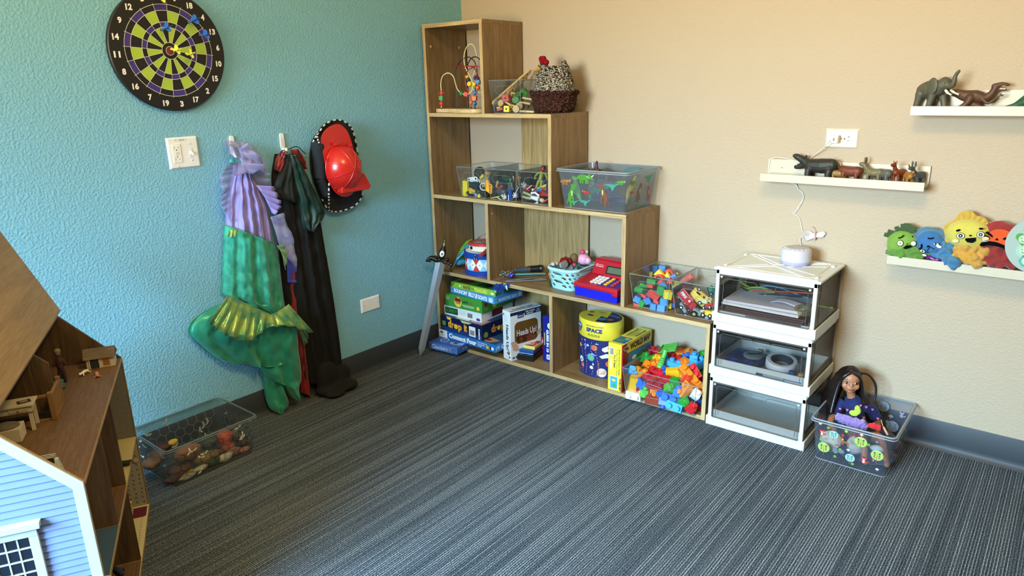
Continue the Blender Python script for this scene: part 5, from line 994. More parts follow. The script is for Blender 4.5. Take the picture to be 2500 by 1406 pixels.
for lab, x, y, yy, s_, c, rot in (('brown plastic clump at the top of the centre bin', 1050, 400, -.16, (.05, .03, .02), '#4a3624', (10, 10, 0)), ('dark castle wall piece at the back of the centre bin', 1440, 410, -.14, (.03, .015, .03), '#3a3226', (0, 0, 0)), ('dark grey block piece in the centre bin', 1200, 820, -.22, (.04, .03, .03), '#43474a', (20, 30, 10)), ('brown plastic stick in the centre bin', 1080, 620, -.23, (.010, .008, .034), '#b08a52', (0, 18, 0)),
    ('red curved piece in the centre bin', 1160, 700, -.22, (.034, .012, .010), '#b8281e', (0, -20, 0)), ('orange piece at the top left of the centre bin', 860, 350, -.2, (.03, .02, .012), '#e09a28', (0, 20, 0)), ('dark blue piece low in the centre bin', 1620, 860, -.24, (.02, .02, .03), '#2a2c58', (0, 0, 10)), ('dark green piece at the back of the centre bin', 1300, 480, -.16, (.04, .02, .016), '#24402c', (0, 30, 0)), ('grey lid piece low in the centre bin', 1560, 680, -.2, (.04, .02, .01), '#5a6266', (0, 5, 0)),
    ('brown piece deep in the centre bin', 1020, 800, -.22, (.03, .02, .03), '#5a4636', (0, 30, 0)), ('maroon piece on the floor of the centre bin', 1100, 1010, -.25, (.05, .02, .005), '#6a2230', (0, 3, 0)), ('black piece in the middle of the tool bin', 800, 880, -.255, (.03, .02, .012), '#1c1e20', (0, 40, 0)), ('yellow piece with black stripes at the top of the tool bin', 700, 440, -.21, (.022, .016, .014), '#d8b828', (0, -30, 0)), ('yellow panel low in the tool bin', 450, 780, -.24, (.04, .01, .02), '#d8a828', (0, 10, 0)),
    ('dark red piece at the left of the figure bin', 1870, 740, -.23, (.03, .02, .02), '#8a1a1c', (0, 10, 0)), ('navy piece at the right of the figure bin', 2380, 800, -.24, (.02, .02, .02), '#22305a', (0, 20, 0)), ('blue curved piece under the olive figure', 2140, 770, -.24, (.036, .012, .012), '#2f5f9a', (0, -15, 0)), ('brown piece behind the white figure', 1730, 840, -.23, (.02, .015, .02), '#4a3a34', (0, 20, 0)), ('white and red piece standing at the right back of the figure bin', 2420, 250, -.12, (.012, .01, .03), '#c8322c', (0, -10, 0)), ('tan block at the back of the figure bin', 1640, 480, -.16, (.02, .012, .02), '#a86a34', (0, 20, 0))):
    part_tag(MB().cbox((0, 0, 0), s_).ball((s_[0]*.3, 0, s_[2]*.3), min(s_)*.6, nu=10, nv=8).build('plastic_piece', plastic(c), bevel=min(s_)*.2), lab, 'toy part', x, y, yy, rot)
def figure(lab, cols, loc, rot, sc=1, hat=None):
    t = thing('action_figure', lab, 'action figure', group=MG); s_ = sc
    MB().tube([(0, 0, .0), (0, 0, .012), (0, 0, .03)], [.009*s_, .011*s_, .012*s_], 12, flat=.7).tube([(-.012*s_, 0, .028), (-.02*s_, -.004, .012), (-.016*s_, -.012, .0)], .0042*s_, 8).tube([(.012*s_, 0, .028), (.022*s_, -.004, .014), (.03*s_, -.01, .002)], .0042*s_, 8).blob('torso', plastic(cols[0]), t, vox=.0014, smooth=3)
    MB().tube([(-.005, 0, .002), (-.007, -.002, -.018), (-.008, 0, -.036)], .0052*s_, 10).tube([(.005, 0, .002), (.007, -.002, -.018), (.008, 0, -.036)], .0052*s_, 10).blob('trousers', plastic(cols[1]), t, vox=.0014, smooth=3)
    MB().cbox((-.008, -.004, -.039), (.008, .014, .006)).cbox((.008, -.004, -.039), (.008, .014, .006)).build('boots', plastic(cols[3]), t, bevel=.002)
    MB().ball((0, 0, .041), (.0075, .008, .0095)).build('head', plastic(cols[2]), t, smooth=180)
    if hat: MB().ball((0, 0, .046), (.0085, .009, .008)).build('helmet', plastic(hat), t, smooth=180)
    t.location = loc; t.rotation_euler = [math.radians(a) for a in rot]; t.scale = (1.35,)*3; return t
figure('white shirted action figure in khaki trousers lying at the front of the figure bin', ('#dfe3ee', '#9a9468', '#d8b090', '#141416'), at(*Tq(1960, 950), 1, -.25), (0, 102, 8))
figure('olive fireman action figure with a red face sitting at the back of the figure bin', ('#8a8a3c', '#8a8a3c', '#a02018', '#4a4e52'), at(*Tq(2180, 530), 1, -.19), (-20, 8, 15), hat='#3a2a20')
figure('red legged action figure lying behind the white shirted one', ('#b02020', '#a81c1c', '#d8b090', '#e6e6e6'), at(*Tq(2250, 860), 1, -.23), (0, 95, 0))
figure('navy and yellow action figure at the right edge of the figure bin', ('#2c3c6a', '#c8b83a', '#d8b090', '#1a1a1c'), at(*Tq(2350, 680), 1, -.21), (10, 60, 20))
for k in range(30):
    c = [('dark grey', '#3a3d42'), ('brown', '#4a3a2a'), ('black', '#1b1c1f'), ('dark red', '#6a2222'), ('olive', '#5a5a34')][k % 5]; i = k//10
    o = MB().cbox((0, 0, 0), (.034, .03, .018)).ball((.008, 0, .008), .010, nu=10, nv=8).build('plastic_piece', plastic(c[1]), bevel=.003); tag(o, c[0]+' toy part buried deep in the third shelf bins', 'toy part', 'buried '+c[0]+' toy parts')
    place(o, (.218+.192*i+.04*(k % 4)+rnd.uniform(-.003, .003), -.215+.045*((k//2) % 4), L2+.015+.024*((k % 10)//5)), (rnd.uniform(-20, 20), rnd.uniform(-20, 20), rnd.uniform(0, 90)))
# ================================================================ bead maze, knitted hen, dinosaur bin, drum, basket, cash register
Mq = lambda x, y, yy=-.2: at(1010+x/5.207, 30+y/5.207, 1, yy)
bm = thing('bead_maze', 'wooden bead maze with coloured wires in the top compartment of the bookcase', 'bead maze', (.19, -.215, L3))
def loc(o): o.parent = bm; o.matrix_parent_inverse = Matrix.Translation((-.19, .215, -L3)); return o
base = [(.045, -.262), (.12, -.262), (.15, -.272), (.2, -.282), (.26, -.288), (.31, -.28), (.335, -.255), (.345, -.21), (.33, -.16), (.27, -.135), (.2, -.14), (.16, -.165), (.1, -.165), (.05, -.18), (.038, -.22)]
loc(MB().prism([(p.x, p.y) for p in bez([(a, b, 0) for a, b in base], 4, True)], L3+.0004, L3+.019).build('base', wood('light beech base', '#c0a06c', '#dcc292', 2, 'x'), bevel=.002))
def wire(name, pts, r, col):
    return loc(MB().tube(bez(pts, 8), r, 10).build(name, M(col, .3, spec=.6), smooth=60))
wire('cream_wire', [Mq(352, 1215, -.25), Mq(350, 1000, -.25), Mq(345, 900, -.25), Mq(370, 810, -.25), Mq(435, 772, -.24), Mq(500, 810, -.23), Mq(530, 900, -.22), Mq(560, 985, -.21), Mq(620, 1035, -.2), Mq(680, 1045, -.2), Mq(735, 1000, -.2), Mq(750, 930, -.2), Mq(735, 860, -.2), Mq(690, 770, -.2), Mq(650, 680, -.2), Mq(640, 560, -.2), Mq(665, 460, -.2), Mq(715, 405, -.2), Mq(765, 430, -.19), Mq(795, 520, -.18), Mq(808, 640, -.17), Mq(780, 740, -.17), Mq(740, 830, -.17), Mq(720, 900, -.17), Mq(760, 980, -.17), Mq(850, 1020, -.17), Mq(920, 970, -.17), Mq(935, 1205, -.17)], .0024, '#e6dcae')
wire('navy_wire', [Mq(545, 1205, -.2), Mq(540, 1000, -.2), Mq(530, 850, -.2), Mq(535, 740, -.2), Mq(570, 650, -.2), Mq(640, 585, -.2), Mq(700, 570, -.2), Mq(760, 610, -.2), Mq(795, 680, -.2), Mq(805, 760, -.2), Mq(800, 900, -.22), Mq(780, 1000, -.24), Mq(778, 1215, -.26)], .0026, '#22283a')
wire('black_wire', [Mq(690, 1200, -.16), Mq(680, 1000, -.16), Mq(675, 760, -.17), Mq(690, 660, -.18), Mq(730, 590, -.18), Mq(780, 566, -.18), Mq(830, 590, -.18), Mq(890, 650, -.18), Mq(930, 720, -.17), Mq(930, 1205, -.15)], .0026, '#17181c')
wire('red_wire', [Mq(728, 1205, -.2), Mq(725, 1100, -.2), Mq(690, 1000, -.2), Mq(660, 900, -.2), Mq(665, 800, -.2), Mq(700, 730, -.2), Mq(800, 690, -.14), Mq(950, 682, -.16), Mq(960, 684, -.24), Mq(700, 684, -.28), Mq(500, 682, -.22), Mq(620, 676, -.14), Mq(730, 690, -.16), Mq(790, 740, -.2), Mq(820, 830, -.22), Mq(815, 950, -.24), Mq(780, 1180, -.25)], .0022, '#a32630')
bR, bB, bG, bO, bY, bP = '#d2483a', '#2f78b8', '#2f8a44', '#e06a2c', '#e6cf2c', '#3a2452'
for kind, x, y, yy, c in (('b', 355, 1028, -.25, bR), ('c', 354, 1092, -.25, bG), ('b', 352, 1162, -.25, bR), ('b', 605, 1035, -.2, bG), ('c', 668, 1040, -.2, bR), ('b', 678, 820, -.19, bY), ('b', 694, 860, -.2, bP), ('h', 715, 915, -.2, bY), ('c', 822, 885, -.225, bB), ('h', 800, 840, -.215, bP), ('b', 815, 960, -.235, bO), ('b', 780, 1022, -.24, bB), ('c', 776, 1092, -.25, bO), ('b', 775, 1160, -.25, bB), ('b', 730, 1145, -.2, bO), ('b', 772, 915, -.2, bY)):
    p = Mq(x, y, yy); q = MB()
    if kind == 'b': q.ball(p, .0108, nu=18, nv=12)
    elif kind == 'c': q.cbox(p, (.021, .021, .021), (rnd.uniform(-6, 6), 8, 20))
    else: q.lathe([(.004, -.010), (.0125, -.010), (.0125, .010), (.004, .010)], p, 6, 0, (70, 15, 0))
    loc(q.build({'b': 'round_bead', 'c': 'cube_bead', 'h': 'hexagon_bead'}[kind], M(c, .3, name='painted bead'), smooth=60 if kind == 'b' else None, bevel=0 if kind == 'b' else .0015))
q = MB()
for x, y, yy in ((352, 1205, -.25), (545, 1200, -.2), (778, 1212, -.26), (728, 1200, -.2)): p = Mq(x, y, yy); q.cyl((p.x, p.y, L3+.019), (p.x, p.y, L3+.024), .0045)
loc(q.build('wire_collars', M('#1a1b1e', .4), smooth=40))
# ---- knitted hen in a brown basket
def knit(name, c1, c2, sc_=90, dist=.006, mix=.54):
    m = bpy.data.materials.new(name); m.use_nodes = True; nt = m.node_tree; b = nt.nodes['Principled BSDF']; L = nt.links.new; b.inputs['Roughness'].default_value = .95; b.inputs['Specular IOR Level'].default_value = .1
    tc = nt.nodes.new('ShaderNodeTexCoord'); mp = nt.nodes.new('ShaderNodeMapping'); mp.inputs['Scale'].default_value = (1, 1, 1.5); L(tc.outputs['Object'], mp.inputs[0])
    v = nt.nodes.new('ShaderNodeTexVoronoi'); v.inputs['Scale'].default_value = sc_; L(mp.outputs[0], v.inputs['Vector'])
    n = nt.nodes.new('ShaderNodeTexNoise'); n.inputs['Scale'].default_value = sc_*1.7; n.inputs['Detail'].default_value = 2; n.inputs['Distortion'].default_value = 1.2; L(mp.outputs[0], n.inputs['Vector'])
    cr = nt.nodes.new('ShaderNodeValToRGB'); cr.color_ramp.elements[0].position = mix-.03; cr.color_ramp.elements[1].position = mix+.03; cr.color_ramp.elements[0].color = lin(c1); cr.color_ramp.elements[1].color = lin(c2)
    L(n.outputs['Fac'], cr.inputs[0]); L(cr.outputs[0], b.inputs['Base Color'])
    bp = nt.nodes.new('ShaderNodeBump'); bp.inputs['Strength'].default_value = 1; bp.inputs['Distance'].default_value = dist; bp.invert = True; L(v.outputs['Distance'], bp.inputs['Height']); L(bp.outputs[0], b.inputs['Normal'])
    return m
hn = thing('knitted_hen', 'black and white knitted hen with red comb sitting in a brown knitted basket', 'knitted toy', (.692, -.158, L3))
KN = knit('black and white wool', '#14100d', '#c9bfae', 95); KB = knit('brown chunky wool', '#2e1a14', '#5a3a30', 80)
b = MB(); b.lathe([(.02, .06), (.098, .07), (.1, .1), (.094, .14), (.078, .18), (.05, .198), (.01, .2)], sx=.93, sy=.8, n=40)
b.tube([(-.052, 0, .13), (-.062, 0, .175), (-.06, 0, .208)], [.045, .034, .02], 14).tube([(.04, 0, .15), (.052, 0, .19), (.052, 0, .222)], [.05, .034, .008], 14, flat=.7)
for k in range(0): pass
b.blob('hen_body', KN, hn, vox=.004, smooth=6, disp=.006, dscale=130)
b = MB(); prof = [(.078, 0), (.094, .012), (.104, .04), (.11, .072), (.117, .09), (.112, .096), (.1, .085), (.092, .05), (.06, .02)]; b.lathe(prof, n=56, sx=.97, sy=.84)
for k in range(40): a = 2*PI*k/40; b.ball((.112*.97*math.cos(a), .112*.84*math.sin(a), .087+.004*math.sin(k*2.1)), .008, nu=8, nv=6)
b.blob('basket_nest', KB, hn, vox=.004, smooth=3, disp=.009, dscale=120)
b = MB(); [b.ball((-.066+x, y, .222+z), .0125) for x, y, z in ((0, 0, 0), (.016, .002, -.003), (-.004, 0, .012), (.012, -.004, .012), (.024, 0, -.004))]; b.blob('comb', knit('red wool', '#6a0d14', '#b3202c', 160, .003), hn, vox=.002, smooth=2)
b = MB(); b.tube([(-.062, -.03, .19), (-.066, -.06, .182)], [.012, .003], 10); b.blob('beak', knit('yellow wool', '#a8823a', '#d8b050', 200, .002), hn, vox=.002, smooth=2)
MB().ball((-.05, -.036, .2), .003).build('eye', BLK, hn, smooth=180)
# ---- frosted dinosaur bin
FRO = clear('frosted clear plastic', '#eef2f4', .15, .4, '#b4bcc8', .15); FRR = clear('frosted plastic rim', '#dfe6ea', .5, .6, '#d6dee4', .15)
dn = open_bin('dinosaur_bin', 'frosted plastic bin printed with dinosaurs on the second step of the bookcase', .797, 1.153, -.29, -.022, L2, .172, .020, .002, FRO, FRR, .002, handle=False, lip=.006)
def tri_dino(m, cx, cy, s_, c, fl=1):
    P = lambda pts: [(cx+fl*x*s_, cy+y*s_) for x, y in pts]
    m.poly(P([(-1, -.1), (-.7, .25), (-.2, .45), (.3, .4), (.55, .25), (.5, .0), (.2, -.1), (-.3, -.12), (-.6, -.05)]), c); m.poly(P([(.4, .3), (.6, .55), (.75, .5), (.9, .2), (1.15, .05), (1, -.05), (.7, .0), (.45, .1)]), c, .0006)
    for x in (-.4, -.15, .2, .4): m.poly(P([(x-.1, .05), (x+.12, .05), (x+.1, -.45), (x-.08, -.45)]), c, .0005)
    m.poly(P([(.85, .3), (1.2, .5), (.95, .2)]), 0, .0008); m.poly(P([(.2, .3), (.65, .1), (.5, .25)]), 6, .0007)
def rex(m, cx, cy, s_, c, fl=1):
    P = lambda pts: [(cx+fl*x*s_, cy+y*s_) for x, y in pts]
    m.poly(P([(-.3, 1), (-.05, 1.1), (.1, .95), (.05, .8), (.2, .5), (.4, .2), (.5, -.3), (.7, -.9), (.45, -.5), (.15, -.3), (-.05, 0), (-.1, .5), (-.3, .75), (-.5, .72), (-.25, .85)]), c)
    m.poly(P([(.1, -.2), (.4, -.1), (.3, -.9), (.45, -1), (.1, -1), (.15, -.6)]), c, .0005); m.poly(P([(-.05, .1), (.1, -.1), (-.1, -.6), (0, -.75), (-.25, -.75), (-.2, -.5)]), c, .0005)
    m.line([(cx-fl*.1*s_, cy+.4*s_), (cx-fl*.35*s_, cy+.25*s_)], s_*.1, c, .0006); m.poly(P([(-.02, .5), (.1, .4), (.05, 0), (-.05, .1)]), 6, .0008)
def ptero(m, cx, cy, s_, c):
    m.poly([(cx-s_, cy+.2*s_), (cx-.3*s_, cy), (cx, cy-.5*s_), (cx+.3*s_, cy), (cx+s_, cy+.5*s_), (cx+.25*s_, cy+.25*s_), (cx, cy+.3*s_), (cx-.4*s_, cy+.3*s_)], c)
dc = ['#e4e4d0', '#4a8a2c', '#7a4a2c', '#a83028', '#3f8f7c', '#9a6438', '#c9d89a']
sl = .020/.172; W2, D2 = .178, .134
def side(o, u, n, flt=0): return frame(Vector(o)+Vector(n)*.0012, u, Vector((0, 0, 1))+Vector(n)*sl)
m = MB(side((-.158, -.114, 0), XA, (0, -1, 0)))
tri_dino(m, .12, .135, .045, 1); tri_dino(m, .02, .115, .028, 5); rex(m, .21, .07, .05, 2, 1); rex(m, .055, .055, .05, 1, -1); tri_dino(m, .13, .075, .02, 3, -1); ptero(m, .12, .03, .035, 4); ptero(m, .06, .025, .03, 4); ptero(m, .26, .11, .04, 4); tri_dino(m, .3, .13, .022, 1)
m.build('dinosaur_print', [ink(c) for c in dc], dn)
m = MB(side((.158, -.114, 0), YA, (1, 0, 0))); tri_dino(m, .03, .125, .024, 1); rex(m, .10, .075, .04, 2, -1); ptero(m, .17, .13, .045, 4); tri_dino(m, .03, .085, .018, 3); rex(m, .18, .06, .035, 3); ptero(m, .10, .02, .02, 4)
m.build('dinosaur_print', [ink(c) for c in dc], dn)
m = MB(side((-.158, .114, 0), XA, (0, 1, 0))); tri_dino(m, .2, .14, .05, 0); tri_dino(m, .07, .14, .03, 0, -1); m.build('dinosaur_print', [ink(c) for c in ('#5a8a80', '#4a8a2c', '#7a4a2c', '#a83028', '#3f8f7c', '#9a6438', '#6a9a90')], dn)
DG2 = 'toy dinosaurs inside the frosted dinosaur bin'
def dino_toy(name, lab, col, x, y, yy, rot, sc_=1, kind='quad'):
    b = MB(); z = 0
    if kind == 'quad':
        b.tube([(-.09, 0, .004), (-.06, 0, .02), (-.03, 0, .03), (0, 0, .034), (.03, 0, .03), (.05, 0, .036), (.07, 0, .04)], [.003, .009, .018, .022, .018, .013, .010], 14)
        for x_, y_ in ((-.02, .012), (-.02, -.012), (.03, .01), (.03, -.01)): b.tube([(x_, y_, .025), (x_, y_*1.2, 0)], [.010, .007], 10)
        b.ball((.08, 0, .042), (.016, .010, .011))
    else:
        b.tube([(-.08, 0, -.01), (-.05, 0, .008), (-.02, 0, .03), (.005, 0, .05), (.015, 0, .07), (.02, 0, .085)], [.003, .009, .018, .02, .013, .012], 14); b.ball((.034, 0, .09), (.02, .010, .011))
        for s_ in (-1, 1): b.tube([(-.01, s_*.012, .03), (.006, s_*.014, .012), (-.004, s_*.014, -.008), (.012, s_*.014, -.012)], [.014, .010, .006, .005], 10); b.tube([(.012, s_*.014, .06), (.028, s_*.016, .05)], [.005, .003], 8)
    o = b.blob(name, M(col, .4, name='toy dinosaur plastic', vary=.25, vscale=60), vox=.0022, smooth=4); tag(o, lab, 'toy dinosaur', DG2); place(o, at(x, y, 1, yy), rot, sc_); return o
dino_toy('toy_dinosaur', 'light green upright toy dinosaur behind the front of the dinosaur bin', '#5fb83a', 1405, 480, -.22, (0, -10, 150), .85, 'rex'); dino_toy('toy_dinosaur', 'purple grey toy dinosaur lying in the middle of the dinosaur bin', '#5a4a62', 1480, 468, -.15, (20, 0, 20), .95); dino_toy('toy_dinosaur', 'teal green toy dinosaur lying along the bottom of the dinosaur bin', '#2f7a5c', 1455, 486, -.19, (0, -14, -10), .95)
dino_toy('toy_dinosaur', 'navy toy dinosaur at the bottom left of the dinosaur bin', '#24304e', 1405, 478, -.16, (40, 0, 60), .7); dino_toy('toy_dinosaur', 'dark purple toy dinosaur at the bottom right of the dinosaur bin', '#3c2a5c', 1478, 492, -.21, (0, 5, 10), .75); dino_toy('toy_dinosaur', 'brown toy dinosaur at the top middle of the dinosaur heap', '#54403c', 1470, 445, -.1, (10, 0, 200), 1.1); dino_toy('toy_dinosaur', 'yellow green toy dinosaur at the right wall of the dinosaur bin', '#a8a04a', 1545, 470, -.13, (0, -50, 80), .7)
dino_toy('toy_dinosaur', 'dark red toy dinosaur with its jaws pointing up above the rim', '#4a1418', 1462, 424, -.12, (0, -75, 10), .55); dino_toy('toy_dinosaur', 'grey toy dinosaur at the back left of the dinosaur bin', '#3f4650', 1430, 440, -.08, (0, 10, 100), 1.1); dino_toy('toy_dinosaur', 'blue toy dinosaur on the floor of the dinosaur bin', '#2f4a7c', 1500, 490, -.15, (90, 0, 30), .7)
# ---- drum with tambourine, green and blue music toys
dr_ = thing('toy_drum', 'toy drum with blue rims and red blue white diamonds on the second shelf', 'toy drum', (.262, -.188, L1)); rD = .1
MB().lathe([(rD-.004, .0), (rD-.004, .118)], n=56).build('drum_shell', card('#eef0f4'), dr_, smooth=40)
MB().lathe([(rD-.006, 0), (rD+.001, .0), (rD+.001, .026), (rD-.006, .026), (rD-.006, 0)], n=56).build('lower_rim', plastic('#17409c'), dr_, smooth=40)
r_ = MB(); r_.lathe([(rD-.006, .088), (rD+.002, .088), (rD+.002, .118), (rD-.006, .118), (rD-.006, .088)], n=56); r_.build('upper_rim', plastic('#17409c'), dr_, smooth=40)
class DW(MB):
    def add(s, vs, fs, m=0, T=None): return MB.add(s, [((rD-.0034+v[2])*math.cos(v[0]/rD-.3), (rD-.0034+v[2])*math.sin(v[0]/rD-.3), v[1]) for v in vs], fs, m)
m = DW(); n_ = 16; w_ = 2*PI*rD/n_
for k in range(n_):
    c = 0 if k % 2 else 1; x = k*w_
    m.poly([(x, .0265), (x+w_/2, .0265), (x+w_, .0265), (x+w_*.75, .042), (x+w_/2, .057), (x+w_*.25, .042)], c); m.poly([(x, .0875), (x+w_*.25, .073), (x+w_/2, .057), (x+w_*.75, .073), (x+w_, .0875), (x+w_/2, .0875)], c); m.star(x, .057, .006, 2, .0006, n=6, k=.5)
m.build('diamond_print', [ink(c) for c in ('#c8303a', '#8fc8ec', '#d8c050')], dr_)
MB().cyl((-.096, -.035, .008), (-.096, -.035, .108), .0032).build('drumstick', M('#e0c07a', .4), dr_, smooth=40); MB().ball((-.096, -.035, .11), .0045).build('stick_tip', M('#ece6da', .4), dr_, smooth=180)
MB().tube([(.03, -.103, .1), (.034, -.107, .112), (.04, -.104, .115), (.04, -.103, .1)], .0018, 8).ball((.03, -.104, .094), .004).ball((.042, -.102, .093), .004).build('strap_hook', M('#c8ccd2', .25, 1), dr_, smooth=60)
tm = thing('tambourine', 'cream tambourine with red rim sitting on top of the toy drum', 'tambourine', (.268, -.18, L1+.119)); tm.rotation_euler = (math.radians(-3), math.radians(-2), 0)
MB().lathe([(.083, 0), (.086, 0), (.086, .03), (.083, .03), (.083, 0)], n=48).build('hoop', M('#e6dcc8', .4), tm, smooth=40); MB().lathe([(.082, .026), (.089, .026), (.089, .038), (.08, .042), (.082, .026)], n=48).build('red_rim', plastic('#c8343a'), tm, smooth=40); MB().lathe([(.001, .036), (.081, .036), (.081, .037), (.001, .0372)], n=48).build('drumhead', clear('clear drumhead', '#eef2ea', .3, .6, '#d8dccf'), tm)
MB().cyl((-.02, -.0865, .016), (-.02, -.08, .016), .0085).build('jingle', M('#1c1c1e', .4), tm, smooth=40)
st = MB(); p = [Vector((.30, -.27, .62)), Vector((.322, -.25, .60)), Vector((.35, -.24, .575)), Vector((.345, -.285, .545)), Vector((.33, -.295, .535))]
st.tube(bez(p), .011, 8, flat=.15); tag(st.build('red_strap', satin('red webbing', '#a81e26', '#c8303a', .6, 0), smooth=60), 'short red strap hanging over the front of the toy drum', 'strap')
gd = thing('green_tambourine', 'lime green round hand drum leaning behind the toy drum', 'hand drum', at(1196, 620, 1, -.09)); gd.rotation_euler = (math.radians(12), math.radians(8), 0)
MB(frame((0, 0, 0), XA, ZA)).lathe([(.001, -.012), (.074, -.012), (.078, -.010), (.078, .010), (.074, .012), (.001, .012)], n=48).build('drum_body', plastic('#8fc82c'), gd, smooth=40)
MB().tube([at(1160, 594, 1, -.08)-gd.location, at(1175, 578, 1, -.08)-gd.location, at(1190, 567, 1, -.08)-gd.location, at(1200, 561, 1, -.08)-gd.location], .012, 8, flat=.12).build('red_band', satin('dark red webbing', '#8a1c28', '#a82430', .6, 0), gd, smooth=60)
q = lambda x, y, yy: at(1100+x/10.04, 550+y/10.04, 1, yy)
gs = thing('green_shaker', 'green and light blue fish shaped shaker lying on the second shelf beside the drum', 'shaker')
MB().tube([q(210, 880, -.2), q(260, 760, -.19), q(360, 600, -.17), q(460, 450, -.14), q(540, 360, -.12)], [.018, .024, .026, .022, .010], 18).blob('green_body', plastic('#6fb82c'), gs, vox=.003, smooth=4)
MB().tube([q(190, 900, -.215), q(330, 890, -.185)], [.0185, .0165], 18).ball(q(190, 900, -.215), (.0185, .012, .0185)).blob('blue_base', plastic('#4fb4e4'), gs, vox=.003, smooth=3)
gu = thing('blue_rasp', 'light blue striped rasp stick leaning on the green shaker', 'toy instrument'); pts = [q(70, 1010, -.25), q(170, 820, -.235), q(280, 700, -.22), q(380, 560, -.2), q(470, 410, -.18)]
MB().tube(bez(pts, 6), [.003, .0035, .004, .0045, .006, .009]+[.012]*6+[.0135]*8+[.012, .010, .008, .005, .004], 14, flat=.6).build('rasp_body', plastic('#4fa8dc'), gu, smooth=60)
sb = MB()
for k in range(8): c = pts[2].lerp(pts[4], -.15+k*.15); sb.tube([c+Vector((-.012, -.013, -.003)), c+Vector((0, -.015, .003)), c+Vector((.011, -.012, .002))], .0014, 6)
sb.build('grooves', plastic('#1a3f5c'), gu, smooth=60)
# ---- pile of wands and sticks
w6 = lambda x, y, yy: at(1200+x/6.39, 540+y/6.39, 1, yy)
sg = thing('toy_spyglass', 'black and grey toy spyglass lying on the sword props', 'toy spyglass')
a, b_ = w6(370, 765, -.16), w6(800, 735, -.13)
MB().tube([a, a.lerp(b_, .18), a.lerp(b_, .2), a.lerp(b_, .5)], [.013, .013, .0155, .0155], 20).build('grey_barrel', M('#3d454c', .4), sg, smooth=40); MB().tube([a.lerp(b_, .48), a.lerp(b_, .49), a.lerp(b_, .6), a.lerp(b_, .61)], [.016, .0175, .0175, .016], 20).build('brown_band', M('#4a2f2c', .5), sg, smooth=40)
MB().tube([a.lerp(b_, t_) for t_ in (.6, .85, .86, .9, .905, .95, .96, 1)], [.0175, .0175, .019, .019, .0175, .019, .019, .017], 20).build('black_eyepiece', plastic('#181412'), sg, smooth=40)
tf = thing('toy_wand', 'teal toy sword with purple and gold hilt lying on the second shelf', 'toy sword'); a, b_ = w6(350, 830, -.2), w6(850, 815, -.16)
MB().tube([a, a.lerp(b_, .5), b_], [.008, .007, .005], 12, flat=.6).build('teal_blade', M('#3f9a94', .35, bump=.6, bscale=250), tf, smooth=60)
hb = MB(); [hb.ball(w6(x, y, -.21), r) for x, y, r in ((150, 840, .016), (200, 820, .018), (260, 830, .017), (300, 850, .016), (190, 860, .014))]; hb.blob('hilt', M('#4a4232', .4, vary=.8, vscale=120), tf, vox=.003, smooth=2, disp=.006, dscale=90)
MB().ball(w6(120, 830, -.22), (.007, .007, .014)).build('gold_pommel', M('#c8922c', .3, .8), tf, smooth=180); MB().ball(w6(300, 850, -.222), (.014, .008, .012)).ball(w6(330, 830, -.22), (.010, .008, .008)).build('purple_gem', plastic('#3c2c9c'), tf, smooth=180)
zb = MB()
for k in range(22): zb.ball(w6(130+k*9, 800+40*math.sin(k*2.3)+rnd.random()*40, -.228), (.0028, .002, .0022), nu=8, nv=6)
zb.build('silver_beads', M('#d0d4d4', .3, .6), tf, smooth=180)
tag(MB().tube([w6(75, 930, -.27), w6(300, 915, -.25), w6(640, 890, -.2)], [.0045, .005, .0045], 10).build('brown_stick', plastic('#3f2c26'), smooth=60), 'thin dark brown toy stick lying at the shelf edge', 'toy stick'); tag(MB().tube([w6(160, 960, -.265), w6(330, 950, -.25), w6(480, 930, -.23)], .0032, 8).build('gold_chain_stick', M('#8a7a5a', .4, bump=1, bscale=400), smooth=60), 'gold beaded toy stick below the brown stick', 'toy stick')
a, b_ = w6(330, 1010, -.262), w6(850, 880, -.14); t = thing('flat_toy_sword', 'flat grey see-through toy sword lying at the front of the middle shelf', 'toy sword'); t.matrix_world = frame(Vector((a.x, a.y, L1+.006)), Vector((b_.x-a.x, b_.y-a.y, 0)), (-.5, .85, 0)); Lq = math.hypot(b_.x-a.x, b_.y-a.y)
MB().prism([(-.035, 0), (0, -.012), (Lq, -.014), (Lq, .014), (0, .012)], -.003, .003).build('blade', M('#77706c', .3), t, bevel=.001); MB().cyl((.14, 0, .003), (.14, 0, .0045), .003).cyl((-.02, 0, .003), (-.02, 0, .0045), .003).build('rivets', M('#cfcfcf', .3, .8), t)
# ---- light blue basket
z1, z2 = L1, L1+.104; c4 = [at(1336, 703, 2, z1), at(1386, 712, 2, z1)]
bk = thing('plastic_basket', 'light blue plastic basket with slotted sides full of play food', 'basket', (.79, -.155, L1)); BQ = plastic('#9fd4da')
def sup(a_, b2, z, n=48, r=3.2):
    o = []
    for k in range(n): t_ = 2*PI*k/n; c, s_ = math.cos(t_), math.sin(t_); o.append((a_*math.copysign(abs(c)**(2/r), c), b2*math.copysign(abs(s_)**(2/r), s_), z))
    return o
bk.rotation_euler = (0, 0, math.radians(-6)); N = 144
pa, pb = .078, .092; R2 = 26
def bp_(i, j): k = i/N; t_ = 2*PI*k; z = j/R2; a_ = .072+.014*z; b2 = .088+.016*z; c, s_ = math.cos(t_), math.sin(t_); return (a_*math.copysign(abs(c)**.5, c), b2*math.copysign(abs(s_)**.5, s_), .002+.1*z)
b = MB(); vs = [bp_(i, j) for j in range(R2+1) for i in range(N)]; fs = []
